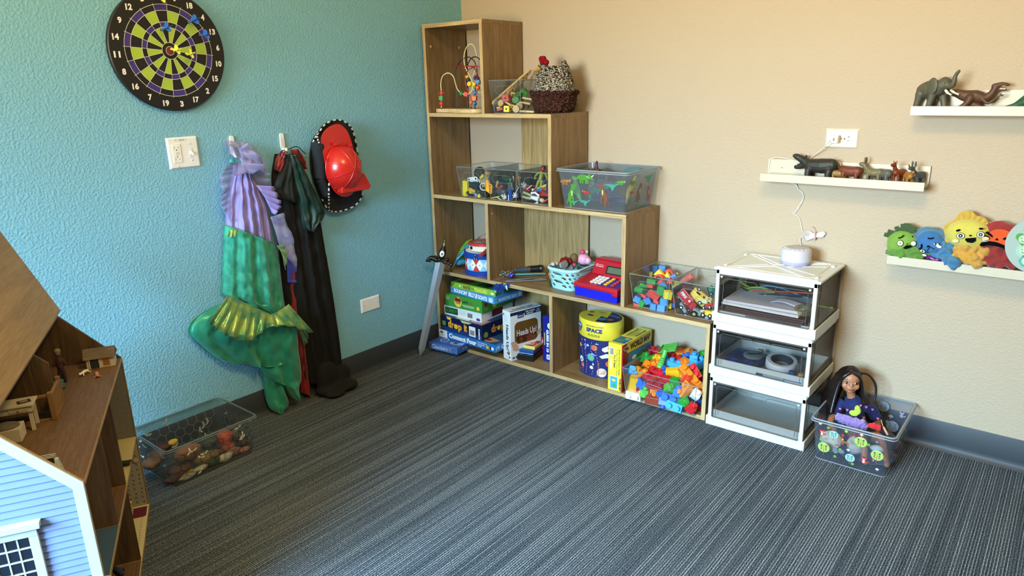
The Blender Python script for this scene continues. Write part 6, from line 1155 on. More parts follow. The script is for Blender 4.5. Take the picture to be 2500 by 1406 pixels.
for j in range(R2):
    for i in range(N):
        row, ph_ = divmod(j-4, 5); hole = 4 <= j < 24 and ph_ in (0, 1, 2) and ((i + ph_ + row*5) % 10) in (0, 1, 2, 3, 4) and not (ph_ in (0, 2) and ((i+ph_+row*5) % 10) in (0,))
        if not hole: fs.append((j*N+i, j*N+(i+1) % N, (j+1)*N+(i+1) % N, (j+1)*N+i))
b.add(vs, fs); b.add([bp_(i, 0) for i in range(N)], [tuple(range(N))[::-1]]); b.build('slotted_basket', BQ, bk, smooth=60, solid=.0025)
MB().tube(sup(.088, .106, .103, 64, 3.6), .0045, 8, closed=True).tube(sup(.091, .109, .098, 64, 3.6), .003, 8, closed=True).build('rim', plastic('#b4dde2'), bk, smooth=60)
MB().tube(bez([(.094, -.07, .103), (.097, -.02, .11), (.097, .05, .113), (.09, .1, .11)]), .0045, 8, flat=.7).build('folded_handle', plastic('#a8ccd4'), bk, smooth=60)
PF = 'play food and small toys in the blue basket'
t = thing('toy_apple', 'dark red shiny toy apple in the blue basket', 'play food', at(*[1200+1155/6.39, 540+640/6.39], 1, -.17), group=PF); MB().lathe([(.002, -.024), (.014, -.026), (.026, -.012), (.029, .004), (.022, .020), (.010, .024), (.002, .018)], n=28).build('apple', M('#7c1016', .2, coat=.5, name='apple red'), t, smooth=180); MB().cyl((0, 0, .016), (.003, 0, .03), .0016).build('stem', M('#3a2414', .6), t)
t = thing('toy_potato', 'brown toy potato standing in the blue basket', 'play food', at(1200+1280/6.39, 540+590/6.39, 1, -.13), group=PF); MB().ball((0, 0, 0), (.022, .018, .03), (0, 15, 0)).blob('potato', M('#6a5030', .7), t, vox=.003, smooth=3)
t = thing('toy_pig', 'pink piggy with a hot pink hat sticking out of the basket', 'toy pig', at(1200+1435/6.39, 540+595/6.39, 1, -.1), group=PF); MB().ball((0, 0, 0), (.036, .026, .026)).ball((.03, -.012, .0), (.02, .016, .018)).blob('pig_body', plastic('#e0a4c0'), t, vox=.003, smooth=3); MB().ball((-.006, 0, .036), (.013, .012, .012)).build('pink_hat', plastic('#d83a78'), t, smooth=180); MB().ball((.03, -.028, .004), .002).build('eye', BLK, t, smooth=180)
t = thing('toy_jar', 'small grey lidded toy jar lying in the basket front', 'play food', at(1200+1110/6.39, 540+685/6.39, 1, -.215), group=PF); t.rotation_euler = (math.radians(70), 0, math.radians(50)); MB().lathe([(.001, 0), (.015, 0), (.015, .03), (.001, .03)], n=24).build('jar', plastic('#d4d0cc'), t, smooth=40); MB().lathe([(.001, .028), (.0165, .028), (.0165, .036), (.001, .037)], n=24).build('lid', M('#7d8488', .3, .5), t, smooth=40)
for lab, x, y, yy, r, c in (('small pink toy ball beside the apple', 1285, 680, -.16, .012, '#c84a6c'), ('pale pink toy piece at the left of the basket', 1010, 660, -.18, .013, '#c8988c'), ('cream toy piece at the left of the basket', 960, 670, -.2, .012, '#c4b4a4'), ('orange toy fruit low in the basket', 930, 830, -.19, .016, '#d0703a'), ('pink toy piece low in the basket corner', 1190, 870, -.21, .018, '#c84a6c'), ('dark green toy vegetable low in the basket', 960, 960, -.2, .022, '#2c4a2c'), ('yellow toy lemon low in the basket', 1060, 1010, -.2, .022, '#d8d060'), ('second yellow toy lemon low in the basket', 1130, 880, -.2, .02, '#d8d468'), ('pale green toy pear low in the basket', 960, 860, -.18, .02, '#b8c46a')):
    o = MB().ball((0, 0, 0), (r, r*.9, r*.85)).build('play_food', plastic(c), smooth=180); tag(o, lab, 'play food', PF); o.location = at(1200+x/6.39, 540+y/6.39, 1, yy)
# ---- toy cash register
cr = thing('toy_cash_register', 'red and blue toy cash register with number keys on the second shelf', 'toy cash register', (.872, -.268, L1)); cr.rotation_euler = (0, 0, math.radians(-4)); W, D, RR, RB = .238, .235, plastic('#b0182a'), plastic('#1b1fb8')
MB().box(.003, W-.003, .004, D, .0, .042).build('blue_drawer_base', RB, cr, bevel=.004)
for x in (.02, W-.03): MB().box(x, x+.012, .01, .02, -.0005, .004).build('foot', plastic('#15187c'), cr)
def px_(poly, x0, x1, name, mt, bev=.004): b = MB(Matrix(((0, 0, 1, 0), (1, 0, 0, 0), (0, 1, 0, 0), (0, 0, 0, 1)))).prism(poly, x0, x1); return b.build(name, mt, cr, bevel=bev)
px_([(0, .042), (0, .058), (.004, .062), (.125, .083), (.225, .086), (.235, .08), (.235, .042)], 0, W, 'red_top', RR)
MB().box(W-.028, W, -.0004, .03, .03, .05).build('red_corner', RR, cr, bevel=.004)
px_([(.118, .08), (.15, .138), (.158, .145), (.205, .145), (.225, .138), (.235, .08)], .012, W-.0, 'display_housing', RR)
px_([(.108, .079), (.142, .139), (.15, .139), (.13, .079)], .085, W-.002, 'display_bezel', RR, .002)
Fk = frame((0, .0045, .0622), XA, (0, .1235, .021))
kk = [(r_, c_) for r_ in range(4) for c_ in range(4)]
MB(Fk).box(.118, W-.006, .012, .1, .0, .0014).build('key_panel', plastic('#34187c'), cr, bevel=.0005)
kn = ['789', '456', '123', '0.=']
for r_, c_ in kk:
    x, y = .052+.021*c_ + (.012 if c_ == 3 else 0)+.022, .02+.02*r_; col = '#eef0f2' if c_ < 3 else '#f0b828'
    MB(Fk).box(x, x+.0165, y, y+.0145, .0, .006).build('key', plastic(col), cr, bevel=.0022); tx = (kn[3-r_][c_] if c_ < 3 else '+-x/'[r_])
    MB(Fk).text(tx, x+.0065, y+.0045, .0035 if tx not in '.-' else .002, .006 if tx not in '.-=' else .0015, 0, .0062).build('key_symbol', ink('#3a3e48'), cr)
for r_ in range(4): MB(Fk).box(.183, .203, .02+.02*r_, .0345+.02*r_, .0, .005).build('red_key', plastic('#b02038'), cr, bevel=.002); MB(Fk).text(('ON', 'OFF', 'C', '$')[r_], .186, .025+.02*r_, .010, .005, 0, .0053).build('key_symbol', ink('#e8c8cc'), cr)
Fd = frame((0, .1085, .0795), XA, (0, .034, .06)); MB(Fd).rect(.092, .012, .232, .052, 0, .0008).build('display_frame', plastic('#26201f'), cr); MB(Fd).rect(.1, .018, .228, .046, 0, .0012).build('display_glass', M('#5a6650', .15, name='liquid crystal display'), cr)
Fg = frame((0, .118, .0806), XA, (0, .032, .058)); g = MB(Fg); g.ring(.032, .042, .006, .0072, m=0, z=.0008); g.ring(.032, .042, .0025, .0035, m=0, z=.0008); g.text('Learning', .042, .042, .024, .005, 0, .0008, bold=.03); g.text('Resources', .042, .035, .026, .005, 0, .0008, bold=.03); g.build('maker_mark', ink('#e8c8c8'), cr)
# ================================================================ white drawer tower, sound machine, wall ledges
WPL = M('#cfd3d0', .3, name='white tower plastic'); SMK = clear('smoky clear plastic', '#d6d2cc', .03, .5, '#8a8a88'); SME = M('#5c5a58', .2, name='smoky plastic edge')
TX0, TX1, TY0, TY1, TH = 1.556, 1.945, -.318, -.015, .2215
def shell(b, x0, x1, y0, y1, z0, z1, th):   # box ring, open top
    b.box(x0, x1, y0, y0+th, z0, z1); b.box(x0, x1, y1-th, y1, z0, z1); b.box(x0, x0+th, y0+th, y1-th, z0, z1); b.box(x1-th, x1, y0+th, y1-th, z0, z1)
TL = ['lowest empty unit of the white stacking drawer tower', 'middle unit of the white drawer tower holding tape and craft boxes', 'top unit of the white drawer tower holding paper and pipe cleaners']
for i in range(3):
    z0 = i*TH+.0003*i; dx = .004*i; t = thing('drawer_unit', TL[i], 'storage drawer', ((TX0+TX1)/2, (TY0+TY1)/2, z0), group='stacked white drawer units'); hw, hd = (TX1-TX0)/2, (TY1-TY0)/2
    b = MB(); shell(b, -hw, hw, -hd, hd, .0, .038, .006); b.box(-hw+.006, hw-.006, -hd+.006, hd-.006, .026, .030); b.box(-hw+.008, hw-.008, -hd+.008, hd-.008, .0, .004); b.build('base_tray', WPL, t, bevel=.003)
    top = TH-.0005
    b = MB(); zt = .19; b.box(-hw+.008, -hw+.022, -hd, -hd+.012, .038, top-.012).box(hw-.022, hw-.008, -hd, -hd+.012, .038, top-.012).box(-hw+.008, hw-.008, -hd, -hd+.012, top-.03, top); b.build('front_frame', WPL, t, bevel=.002)
    if i == 2:
        MB().box(-hw-.002, hw+.002, -hd-.002, hd, top-.014, top-.004).build('lid', WPL, t, bevel=.003)
        b = MB(); z = top-.004
        def rib(pts): b.tube([(x, y, z) for x, y in pts], .0022, 6)
        rib([(-.15, -.12), (.15, -.12), (.16, -.1), (.16, .1), (.15, .12), (-.15, .12), (-.16, .1), (-.16, -.1), (-.15, -.12)]); rib([(-.14, .1), (-.02, 0), (.14, .11)]); rib([(-.12, .11), (0, .01), (.12, .12)]); rib([(-.14, -.1), (-.04, -.01)]); rib([(-.12, -.11), (-.01, -.02), (.13, -.12)]); rib([(.03, 0), (.15, .07)]); rib([(.03, -.01), (.15, -.07)])
        for x in (-.168, .168):
            for y in (-.1, .1): b.box(x-.006, x+.006, y-.012, y+.012, z, z+.004)
        b.build('raised_ribs', M('#d8dad4', .3, name='white tower ribs'), t, smooth=60)
    else: b = MB(); shell(b, -hw+.006, hw-.006, -hd+.006, hd-.004, top-.012, top, .006); b.build('top_frame', WPL, t, bevel=.002)
    for s_ in (-1, 1):
        MB().box(s_*(hw-.010)-.0012, s_*(hw-.010)+.0012, -hd+.014, hd-.008, .036, top-.012).build('smoky_side_panel', SMK, t)
        b = MB(); x = s_*(hw-.0085); y0, y1, za, zb = -hd+.045, hd-.03, .05, top-.03; b.tube([(x, y, z) for y, z in ((y0, za), (y1, za), (y1, zb-.0), (y0, zb))], .0016, 6, closed=True); b.tube([(x, -hd+.016, .038), (x, -hd+.016, top-.012)], .002, 6); b.tube([(x, hd-.01, .038), (x, hd-.01, top-.012)], .002, 6); b.tube([(x, -hd+.016, top-.013), (x, hd-.01, top-.013)], .002, 6); b.build('panel_moulding', SME, t)
    MB().box(-hw+.012, hw-.012, hd-.011, hd-.009, .036, top-.012).build('smoky_back_panel', SMK, t)
    dz0, dz1 = .036, top-.03
    MB().box(-hw+.024, hw-.024, -hd-.001, -hd+.001, dz0, dz1).build('clear_door', clear('clear door', '#eceae8', .012, .4, '#b0b0b0'), t)
    b = MB(); a0, a1 = -hw+.026, hw-.026; y = -hd-.0015
    def P(pts, r, cl=False): b.tube([(x, y, z) for x, z in pts], r, 6, closed=cl)
    P([(a0, dz0+.002), (a1, dz0+.002), (a1, dz1-.002), (a0, dz1-.002)], .0018, True)
    P([(a0+.014, dz0+.012), (a0+.014, dz1-.022), (a0+.022, dz1-.014), (-.035, dz1-.014), (-.028, dz1-.02), (-.018, dz1-.034), (.035, dz1-.034), (.045, dz1-.018), (.055, dz1-.014), (a1-.02, dz1-.014), (a1-.012, dz1-.022), (a1-.012, dz0+.012)], .0011); P([(-.018, dz1-.014), (-.010, dz1-.029), (.028, dz1-.029), (.036, dz1-.014)], .0009, True)
    b.build('door_moulding', SME, t)
    for x in (a0+.006, a1-.006): MB(frame((x, y-.001, dz1-.008), XA, ZA)).cyl((0, 0, 0), (0, 0, .002), .004).build('hinge_pin', M('#c8c8c4', .2), t, smooth=40)
    b = MB(); shell(b, -hw+.014, hw-.014, -hd+.02, hd-.014, .030, .062 if i < 2 else .040, .004); b.build('inner_tray', M('#c4c8ca', .35, name='inner tray plastic'), t)
def inT(i, x, y, z): return Vector(((TX0+TX1)/2+x, (TY0+TY1)/2+y, i*(TH+.0003)+.031+z))
# contents of the top unit
Dq = lambda x, y, yy: at(1740+x/5.022, 680+y/5.022, 1, yy)
for k in range(4): o = MB().cbox((0, 0, 0), (.30, .215, .0055)).build('clipboard', M('#5a3a34', .5), bevel=.001); tag(o, 'brown clipboard in the pile under the white paper in the top drawer unit', 'clipboard', 'brown clipboards in the top drawer unit'); place(o, inT(2, -.012+.004*k, -.025, .006+.007*k), (0, 0, -1+k*.5))
for k, (c, zz) in enumerate((('#e6e4e8', .038), ('#d8d6e4', .048))): o = MB().cbox((0, 0, 0), (.295, .21, .009)).build('paper_stack', M(c, .7)); tag(o, ('white paper pad resting on the brown clipboards', 'pale lavender paper pad on top of the white pad')[k], 'paper'); place(o, inT(2, -.02, -.02+.01*k, zz), (0, 0, -2+3*k))
o = MB().grid(lambda u, v: (u*.11-.055, v*.05-.025, .012*math.sin(PI*u)**1.0*(1-.3*v)+.014*max(0, u-.75)), 12, 4).build('curled_paper', M('#e6e0ec', .7), solid=.0006, smooth=180); tag(o, 'curled piece of white paper on top of the pads in the top drawer unit', 'paper'); place(o, inT(2, .055, -.05, .058), (8, 0, -12))
o = thing('tape_roll', 'clear tape roll leaning on the right of the paper pads', 'tape', inT(2, .125, -.085, .052), rot=(math.radians(12), 0, .2)); MB().lathe([(.018, -.009), (.03, -.009), (.03, .009), (.018, .009), (.018, -.009)], n=32).build('tape', clear('yellowish tape', '#e4e0c0', .45, .5, '#c8c4a0'), o, smooth=40)
PCG = 'pipe cleaners in the top drawer unit'
for lab, pts, c in (('lime green', ((340, 40), (420, 90), (500, 110), (560, 112)), '#8fd02c'), ('yellow green', ((315, 155), (400, 130), (520, 105), (640, 118), (720, 140)), '#a0d83c'), ('bright orange', ((320, 160), (480, 150), (700, 155), (950, 165), (1200, 180), (1330, 175)), '#e8641e'), ('sky blue', ((590, 95), (700, 90), (850, 120), (1000, 180), (1165, 240)), '#5a9cc8'), ('grey green', ((330, 200), (450, 185), (600, 180), (760, 170)), '#9aa86a'), ('teal', ((450, 140), (560, 130), (680, 135)), '#4fa09a'), ('navy', ((380, 205), (700, 190), (900, 215), (1300, 230)), '#1a1c2c'),
    ('black', ((350, 105), (480, 170), (800, 200), (1300, 215)), '#18181a'), ('magenta', ((350, 230), (500, 245), (700, 275), (900, 255), (1300, 285)), '#a01c58'), ('pink', ((350, 295), (480, 305), (640, 300), (800, 310), (1200, 350)), '#c83a78'), ('grey', ((380, 195), (560, 205), (700, 250), (860, 290)), '#8a8690'), ('crimson', ((450, 260), (700, 300), (1000, 300), (1290, 340)), '#8a1638'), ('neon green', ((1250, 325), (1360, 345), (1470, 360)), '#8fe83c'), ('white', ((640, 200), (740, 215), (860, 235)), '#c8c4b8'), ('rose', ((1050, 290), (1150, 320), (1280, 400)), '#a84a6a')):
    n = len(pts); b = MB().tube(bez([Dq(x, y, -.13+.02*math.sin(i*2+len(lab))) for i, (x, y) in enumerate(pts)]), .0028, 8)
    tag(b.build('pipe_cleaner', M(c, .9, name='fuzzy chenille', bump=.8, bscale=700, sheen=.3), smooth=60), lab+' pipe cleaner lying on the paper in the top drawer unit', 'pipe cleaner', PCG)
# contents of the middle unit
t = thing('bead_box', 'clear divided box with blue craft beads at the left of the middle drawer unit', 'craft box', inT(1, -.085, -.03, .002), rz=-4); MB().box(-.07, .07, -.06, .06, 0, .028).build('case', clear('violet clear box', '#c4c8ec', .2, .5, '#8a90c8'), t, bevel=.002)
b = MB(); [b.box(-.066+.022*i, -.066+.022*i+.018, -.056+.028*j, -.056+.028*j+.024, .003, .018, (i+j) % 3) for i in range(6) for j in range(4)]; b.build('bead_trays', [M('#2c3c8a', .4), M('#5a64b0', .4), M('#1f2a5c', .4)], t)
t = thing('craft_case', 'small round clear case on top of the blue bead box', 'craft case', inT(1, -.06, -.035, .032)); MB().lathe([(.001, 0), (.036, 0), (.039, .004), (.039, .010), (.036, .012), (.001, .012)], n=36).build('case', clear('clear round case', '#e8ecea', .4, .7, '#d0d6d4'), t, smooth=40); MB().disc(0, 0, .03, 0, .0125).poly([(-.025, -.005), (.02, .02), (.028, .008), (-.015, -.02)], 1, .013).build('label', [M('#7c96a4', .4), M('#24343a', .4)], t)
t = thing('masking_tape', 'large white roll of tape in the middle drawer unit', 'tape', inT(1, .052, -.045, .018), rot=(math.radians(8), math.radians(6), 0)); MB().lathe([(.042, 0), (.056, 0), (.058, .004), (.058, .03), (.056, .034), (.042, .034), (.042, 0)], n=48).build('roll', M('#c9ccd6', .5), t, smooth=40); MB().lathe([(.038, .001), (.042, .001), (.042, .033), (.038, .033), (.038, .001)], n=48).build('core', M('#2a2c34', .6), t, smooth=40); MB().cyl((0, 0, .001), (0, 0, .004), .037, n=36).build('inner_disc', M('#b0b4bc', .4), t)
tag(MB().tube([Dq(470, 1160, -.28), Dq(540, 1120, -.27), Dq(610, 1085, -.25)], [.004, .007, .005], 10, flat=.6).build('brown_tool_handle', M('#7a4a2c', .5), smooth=60), 'brown wooden tool handle in front of the white tape roll', 'tool')
for lab, x, y, yy, s_, c in (('dark clear packet in front of the tape', 640, 1170, -.285, (.06, .03, .010), '#3f4650'), ('clear bead pack at the front right of the middle unit', 760, 1200, -.285, (.08, .04, .012), '#8a9096'), ('blue glitter jar at the front right of the middle unit', 970, 1180, -.27, (.025, .025, .03), '#34508c'), ('gold bead jar at the right of the middle unit', 1080, 1210, -.27, (.022, .022, .03), '#b8944a'), ('grey bottle at the right of the middle unit', 1020, 1090, -.2, (.03, .03, .04), '#7a7e84'), ('clear pack at the back right of the middle unit', 950, 1000, -.12, (.08, .05, .03), '#9a9a98'), ('gold foil pack at the back centre of the middle unit', 580, 960, -.1, (.02, .02, .03), '#b8a47a'), ('blue striped card at the lower right of the middle unit', 980, 1250, -.29, (.07, .02, .004), '#2c3c8c')):
    b = MB(); (b.cyl((0, 0, -s_[2]/2), (0, 0, s_[2]/2), s_[0]/2, n=18) if 'jar' in lab or 'bottle' in lab else b.cbox((0, 0, 0), s_)); o = b.build('craft_supply', M(c, .3), bevel=.0015); tag(o, lab, 'craft supply', 'craft supplies in the middle drawer unit'); p = Dq(x, y, yy); o.location = (p.x, p.y, max(p.z, TH+.03+s_[2]/2))
# ---- white sound machine and its cable
zt = 3*TH+.0006-.004
t = thing('sound_machine', 'round white sound machine standing on the drawer tower', 'sound machine', (1.790, -.108, zt)); WS = M('#bfbcc8', .45, name='soft white plastic')
MB().lathe([(.05, 0), (.0535, .004), (.0555, .016)], n=56).build('light_base', M('#aaa6cc', .4), t, smooth=60); MB().lathe([(.0555, .016), (.0555, .05), (.053, .058), (.047, .062), (.001, .062)], n=56).build('body', WS, t, smooth=50); MB().lathe([(.001, .0621), (.03, .0621), (.03, .063), (.001, .063)], n=40).build('speaker_grille', M('#bdbbc2', .6, bump=.8, bscale=600), t)
for k in range(7): a = PI+.25+k*.42; MB().ball((.041*math.cos(a), .041*math.sin(a), .062), (.005, .003, .0012), (0, 0, math.degrees(a)+90)).build('button', M('#eeecf2', .4), t, smooth=180)
W = lambda x, y, d=-.004: at(x, y, 1, d); CW = M('#d6d2d0', .45, name='white cable')
t = thing('power_cable', 'thin white power cable running from the wall outlet down to the sound machine', 'cable')
MB().tube(bez([W(2027, 342, -.05), W(2010, 362, -.03), W(1995, 374, -.02), W(1982, 384, -.004)], 8)+bez([W(1978, 390), W(1950, 393), W(1925, 388, -.012), W(1900, 384, -.012), W(1882, 389, -.012), W(1879, 400, -.012), W(1878, 422, -.012), W(1900, 440, -.03), W(1937, 448, -.012), W(1950, 462), W(1960, 472), W(1961, 485), W(1952, 500), W(1944, 515), W(1937, 521), W(1948, 528), W(1954, 540), W(1957, 555), W(1959, 563), W(1962, 568)], 8), .0017, 8).build('cord', CW, t, smooth=60)
MB().tube(bez([W(1943, 448, -.012), W(1949, 460), W(1962, 478), W(1955, 500), W(1941, 520)], 8), .0014, 8).tube(bez([W(1962, 578, -.006), W(1954, 582, -.006), W(1956, 605, -.01), W(1957, 620, -.03)], 8), .0017, 8).build('cord', CW, t, smooth=60)
b = MB()
for k in range(7): y0 = 571+2.2*k; b.tube(bez([W(1963+k, y0-1+.6*k, -.006-.002*(k % 3)), W(1975, 565+2.5*k, -.012), W(1990, 571+1.3*k, -.01), W(2008, 566+2*k, -.012), W(2016-k, 571+.6*k, -.006-.002*(k % 3)), W(2005, 576-.5*k, -.008), W(1988, 573+1.2*k, -.014), W(1972, 578+1.3*k, -.008)], 6, True), .0017, 6, closed=True)
b.build('coiled_cable', M('#d8ccd4', .45, name='pinkish white cable'), t, smooth=60); MB().tube(bez([W(1992, 583, -.012), W(1989, 570, -.02), W(1987, 558, -.012), W(1983, 553, -.005)], 6), .0012, 6).tube([W(1988, 566, -.018), W(1990, 574, -.02), W(1988, 586, -.014)], .003, 6).build('twist_tie', M('#c8a8a4', .5), t, smooth=60)
# ---- right wall outlet
ot = plate('outlet_plate', 'cream wall plate with outlet mounted sideways above the middle ledge', .1175, .0725, frame((1.883, 0, 1.128), XA, ZA), col='#cfc8b2')
for s_ in (-1, 1):
    MB().prism([(s_*.0195+.0165*math.cos(a)*1.0, max(-.0145, min(.0145, .017*math.sin(a)))) for a in [2*PI*k/32 for k in range(32)]], .006, .0085).build('socket', M('#d2cbb6', .3), ot, bevel=.0006)
b = MB(); x = .0195; b.rect(x+.001, .005, x+.010, .007, 0, .0087); b.rect(x+.0045, .0055, x+.0065, .0105, 0, .0087); b.rect(x+.001, -.0075, x+.0085, -.0055, 0, .0087); b.disc(x-.0085, -.0005, .003, 0, .0087); b.build('slots', DK, ot)
screw(ot, 0, 0, .0066, '#9a9484'); MB().rect(-.013, .0245, .013, .031, 0, .0067).text('02 26', -.009, .0262, .014, .0032, 1, .0069).build('label_sticker', [M('#e4dec8', .3), DK], ot)
ad = thing('usb_charger', 'small white charger plugged into the cream outlet', 'charger', (1.8635, 0, 1.128)); MB().box(-.013, .015, -.038, -.0075, -.015, .013).build('charger_body', M('#f2eee0', .3), ad, bevel=.003); MB().box(-.007, .003, -.0385, -.0378, -.006, .004).build('usb_port', DK, ad); MB().box(-.0065, .0025, -.054, -.0387, -.0055, .0035).build('usb_plug', M('#e6e2d8', .4), ad, bevel=.001)
# ---- picture ledges
LW = M('#bdb5a2', .35, name='white lacquered ledge')
def ledge(lab, xa, xb, zt_, d=.09, hb=.07, lip=.03, holes=()):
    t = thing('wall_ledge', lab, 'wall shelf', ((xa+xb)/2, 0, zt_), group='white wall ledges'); w = (xb-xa)/2
    MB().box(-w, w, -.010, -.0005, -lip, hb-lip).build('back_strip', LW, t, bevel=.0008); MB().box(-w, w, -d+.009, -.010, -.020, -.011).build('shelf_plank', LW, t, bevel=.0008); MB().box(-w, w, -d, -d+.009, -lip, 0).build('front_lip', LW, t, bevel=.0008)
    for hx_, c in holes: MB(frame((hx_-(xa+xb)/2, -.0102, .018), XA, ZA)).lathe([(.004, 0), (.0038, .0012), (.001, .0016)], n=16).build('screw_head', c, t, smooth=40)
    return t
LD1, LD2, LD3 = (2.112, 2.66, 1.247), (1.622, 2.184, .995), (2.099, 2.66, .731)
ledge('top white wall ledge carrying the elephant and dinosaurs', *LD1, hb=.078); ledge('middle white wall ledge carrying the hippo and small animals', *LD2, hb=.078, holes=((1.678, M('#a89a78', .3, 1)), (2.034, DK))); ledge('lowest white wall ledge carrying the plush puppets', *LD3, hb=.05)
def zf(L): return L[2]-.0108
def animal(name, lab, cat, segs, balls, col, x, L, y=-.048, rz=0, sc_=1, vox=.0016, group=None, extra=(), vary=.25):
    t = thing(name, lab, cat, (x, y, zf(L)), rz=rz, group=group); t.scale = (sc_,)*3; b = MB()
    for pts, r, *fl in segs: b.tube(bez(pts, 4) if len(pts) > 2 else pts, [r[0]+(r[1]-r[0])*i/max(1, (len(bez(pts, 4)) if len(pts) > 2 else 2)-1) for i in range(len(bez(pts, 4)) if len(pts) > 2 else 2)] if len(r) == 2 else None or [0]*0 or interp(r, len(bez(pts, 4))), 12, flat=fl[0] if fl else 1)
    for pts, r, *fl in segs: b.ball(pts[0], r[0]*.97, nu=12, nv=8); b.ball(pts[-1], r[-1]*.97, nu=12, nv=8)
    for c, r in balls: b.ball(c, r)
    b.blob('body', M(col, .5, name='painted rubber', vary=vary, vscale=70, bump=.3, bscale=500), t, vox=vox, smooth=3)
    for nm, mb, mt in extra: mb.build(nm, mt, t, smooth=60)
    return t
def interp(r, n): return [r[min(len(r)-2, int(i/(n-1)*(len(r)-1)))]*(1-(i/(n-1)*(len(r)-1)-min(len(r)-2, int(i/(n-1)*(len(r)-1)))))+r[min(len(r)-2, int(i/(n-1)*(len(r)-1)))+1]*(i/(n-1)*(len(r)-1)-min(len(r)-2, int(i/(n-1)*(len(r)-1)))) for i in range(n)]
IV = M('#e6e0cc', .3, name='ivory')
def legs(xs, ys, h, r0, r1, sp=1.15): return [([(x, s_*ys, h), (x-.002, s_*ys*sp, h*.5), (x, s_*ys*sp, 0)], [r0, (r0+r1)/2, r1]) for x in xs for s_ in (-1, 1)]
# elephant
animal('toy_elephant', 'grey toy elephant with raised trunk on the top wall ledge', 'toy elephant', [([(-.045, 0, .06), (-.02, 0, .066), (.01, 0, .068)], [.026, .03, .026]), ([(.012, 0, .07), (.032, 0, .082)], [.024, .022]), ([(.045, 0, .078), (.06, -.002, .076), (.068, -.004, .09), (.07, -.004, .108), (.08, -.004, .122)], [.013, .009, .008, .006, .005])]
    + [([(-.045, -.016, .05), (-.05, -.018, .025), (-.056, -.018, 0)], [.016, .011, .010]), ([(-.035, .016, .05), (-.03, .018, .025), (-.028, .018, 0)], [.016, .011, .010]), ([(.005, -.016, .05), (0, -.018, .025), (-.006, -.018, 0)], [.014, .011, .010]), ([(.015, .016, .05), (.022, .018, .025), (.028, .018, 0)], [.014, .011, .010])], [((.03, 0, .084), (.02, .018, .021)), ((.008, -.026, .076), (.02, .006, .028)), ((.008, .026, .078), (.018, .006, .028))], '#514e40', 2.172, LD1, -.05, -32, .98,
    extra=(('tusk', MB().tube(bez([(.048, -.012, .062), (.062, -.016, .053), (.076, -.018, .048)]), [.0045]*8+[.003]*9, 8), IV), ('tusk', MB().tube(bez([(.046, .012, .062), (.06, .016, .053), (.074, .018, .048)]), [.0045]*8+[.003]*9, 8), IV), ('eye', MB().ball((.044, -.0155, .086), .002), BLK)))
animal('toy_raptor', 'brown toy dinosaur with open jaws beside the elephant on the top ledge', 'toy dinosaur', [([(-.1, 0, .06), (-.06, 0, .058), (-.03, 0, .048), (.005, 0, .045), (.035, 0, .04), (.052, 0, .055), (.062, 0, .078)], [.006, .014, .02, .023, .017, .012, .011]), ([(.058, 0, .08), (.08, 0, .087), (.1, 0, .085)], [.011, .008, .004]), ([(.06, 0, .074), (.078, 0, .067), (.094, 0, .068)], [.008, .005, .003]), ([(-.01, -.014, .04), (-.022, -.018, .018), (-.044, -.018, .004), (-.05, -.018, .002)], [.017, .010, .006, .004]), ([(0, .014, .035), (.01, .018, .014), (-.004, .018, .003), (.012, .018, .002)], [.015, .009, .006, .005]),
    ([(.03, -.014, .034), (.048, -.02, .022), (.066, -.02, .036), (.08, -.02, .048)], [.007, .005, .004, .003]), ([(.08, -.02, .048), (.094, -.018, .052)], [.003, .0012]), ([(.08, -.02, .048), (.092, -.022, .046)], [.003, .0012]), ([(.08, -.02, .048), (.084, -.02, .058)], [.003, .0012]), ([(.03, .014, .034), (.05, .02, .024), (.07, .02, .04)], [.006, .005, .003]), ([(-.01, 0, .02), (.02, 0, .01), (.03, 0, .002)], [.012, .010, .006])], [], '#4f3322', 2.283, LD1, -.045, 0, .88, extra=(('teeth', MB().tube([(.074, -.004, .072), (.092, -.003, .071)], .0016, 6).tube([(.074, -.004, .08), (.09, -.003, .082)], .0012, 6), IV),))
animal('toy_long_neck_dinosaur', 'dark green toy long-necked dinosaur at the right end of the top ledge', 'toy dinosaur', [([(-.12, -.01, .004), (-.09, 0, .01), (-.06, 0, .026), (-.02, 0, .05), (.02, 0, .055), (.05, 0, .06), (.068, 0, .09), (.05, 0, .125), (.03, 0, .13)], [.004, .010, .02, .032, .034, .024, .014, .010, .008])]+legs((-.02, .04), .018, .04, .014, .011), [((.026, 0, .128), (.012, .008, .009))], '#1f4f34', 2.485, LD1, -.045, 0, 1.0, vary=.6)
# middle ledge
animal('toy_hippo', 'dark grey toy hippo with its mouth wide open on the middle ledge', 'toy hippo', [([(.055, 0, .05), (.02, 0, .045), (-.02, 0, .046), (-.035, 0, .05)], [.024, .028, .024, .020]), ([(-.04, 0, .055), (-.058, 0, .066), (-.078, 0, .076)], [.018, .013, .011]), ([(-.05, 0, .044), (-.066, 0, .038), (-.076, 0, .036)], [.013, .010, .008]), ([(.07, 0, .058), (.085, 0, .04), (.094, 0, .034), (.1, 0, .036)], [.004, .003, .003, .003])]+legs((-.022, .052), .016, .03, .013, .009), [((-.046, -.014, .076), (.005, .003, .006)), ((-.046, .014, .076), (.005, .003, .006)), ((-.08, 0, .078), (.012, .014, .008))], '#25241f', 1.815, LD2, -.045, -4, 1.0,
    extra=(('tooth', MB().ball((-.072, -.006, .047), (.002, .002, .004)).ball((-.072, .006, .047), (.002, .002, .004)), IV),))
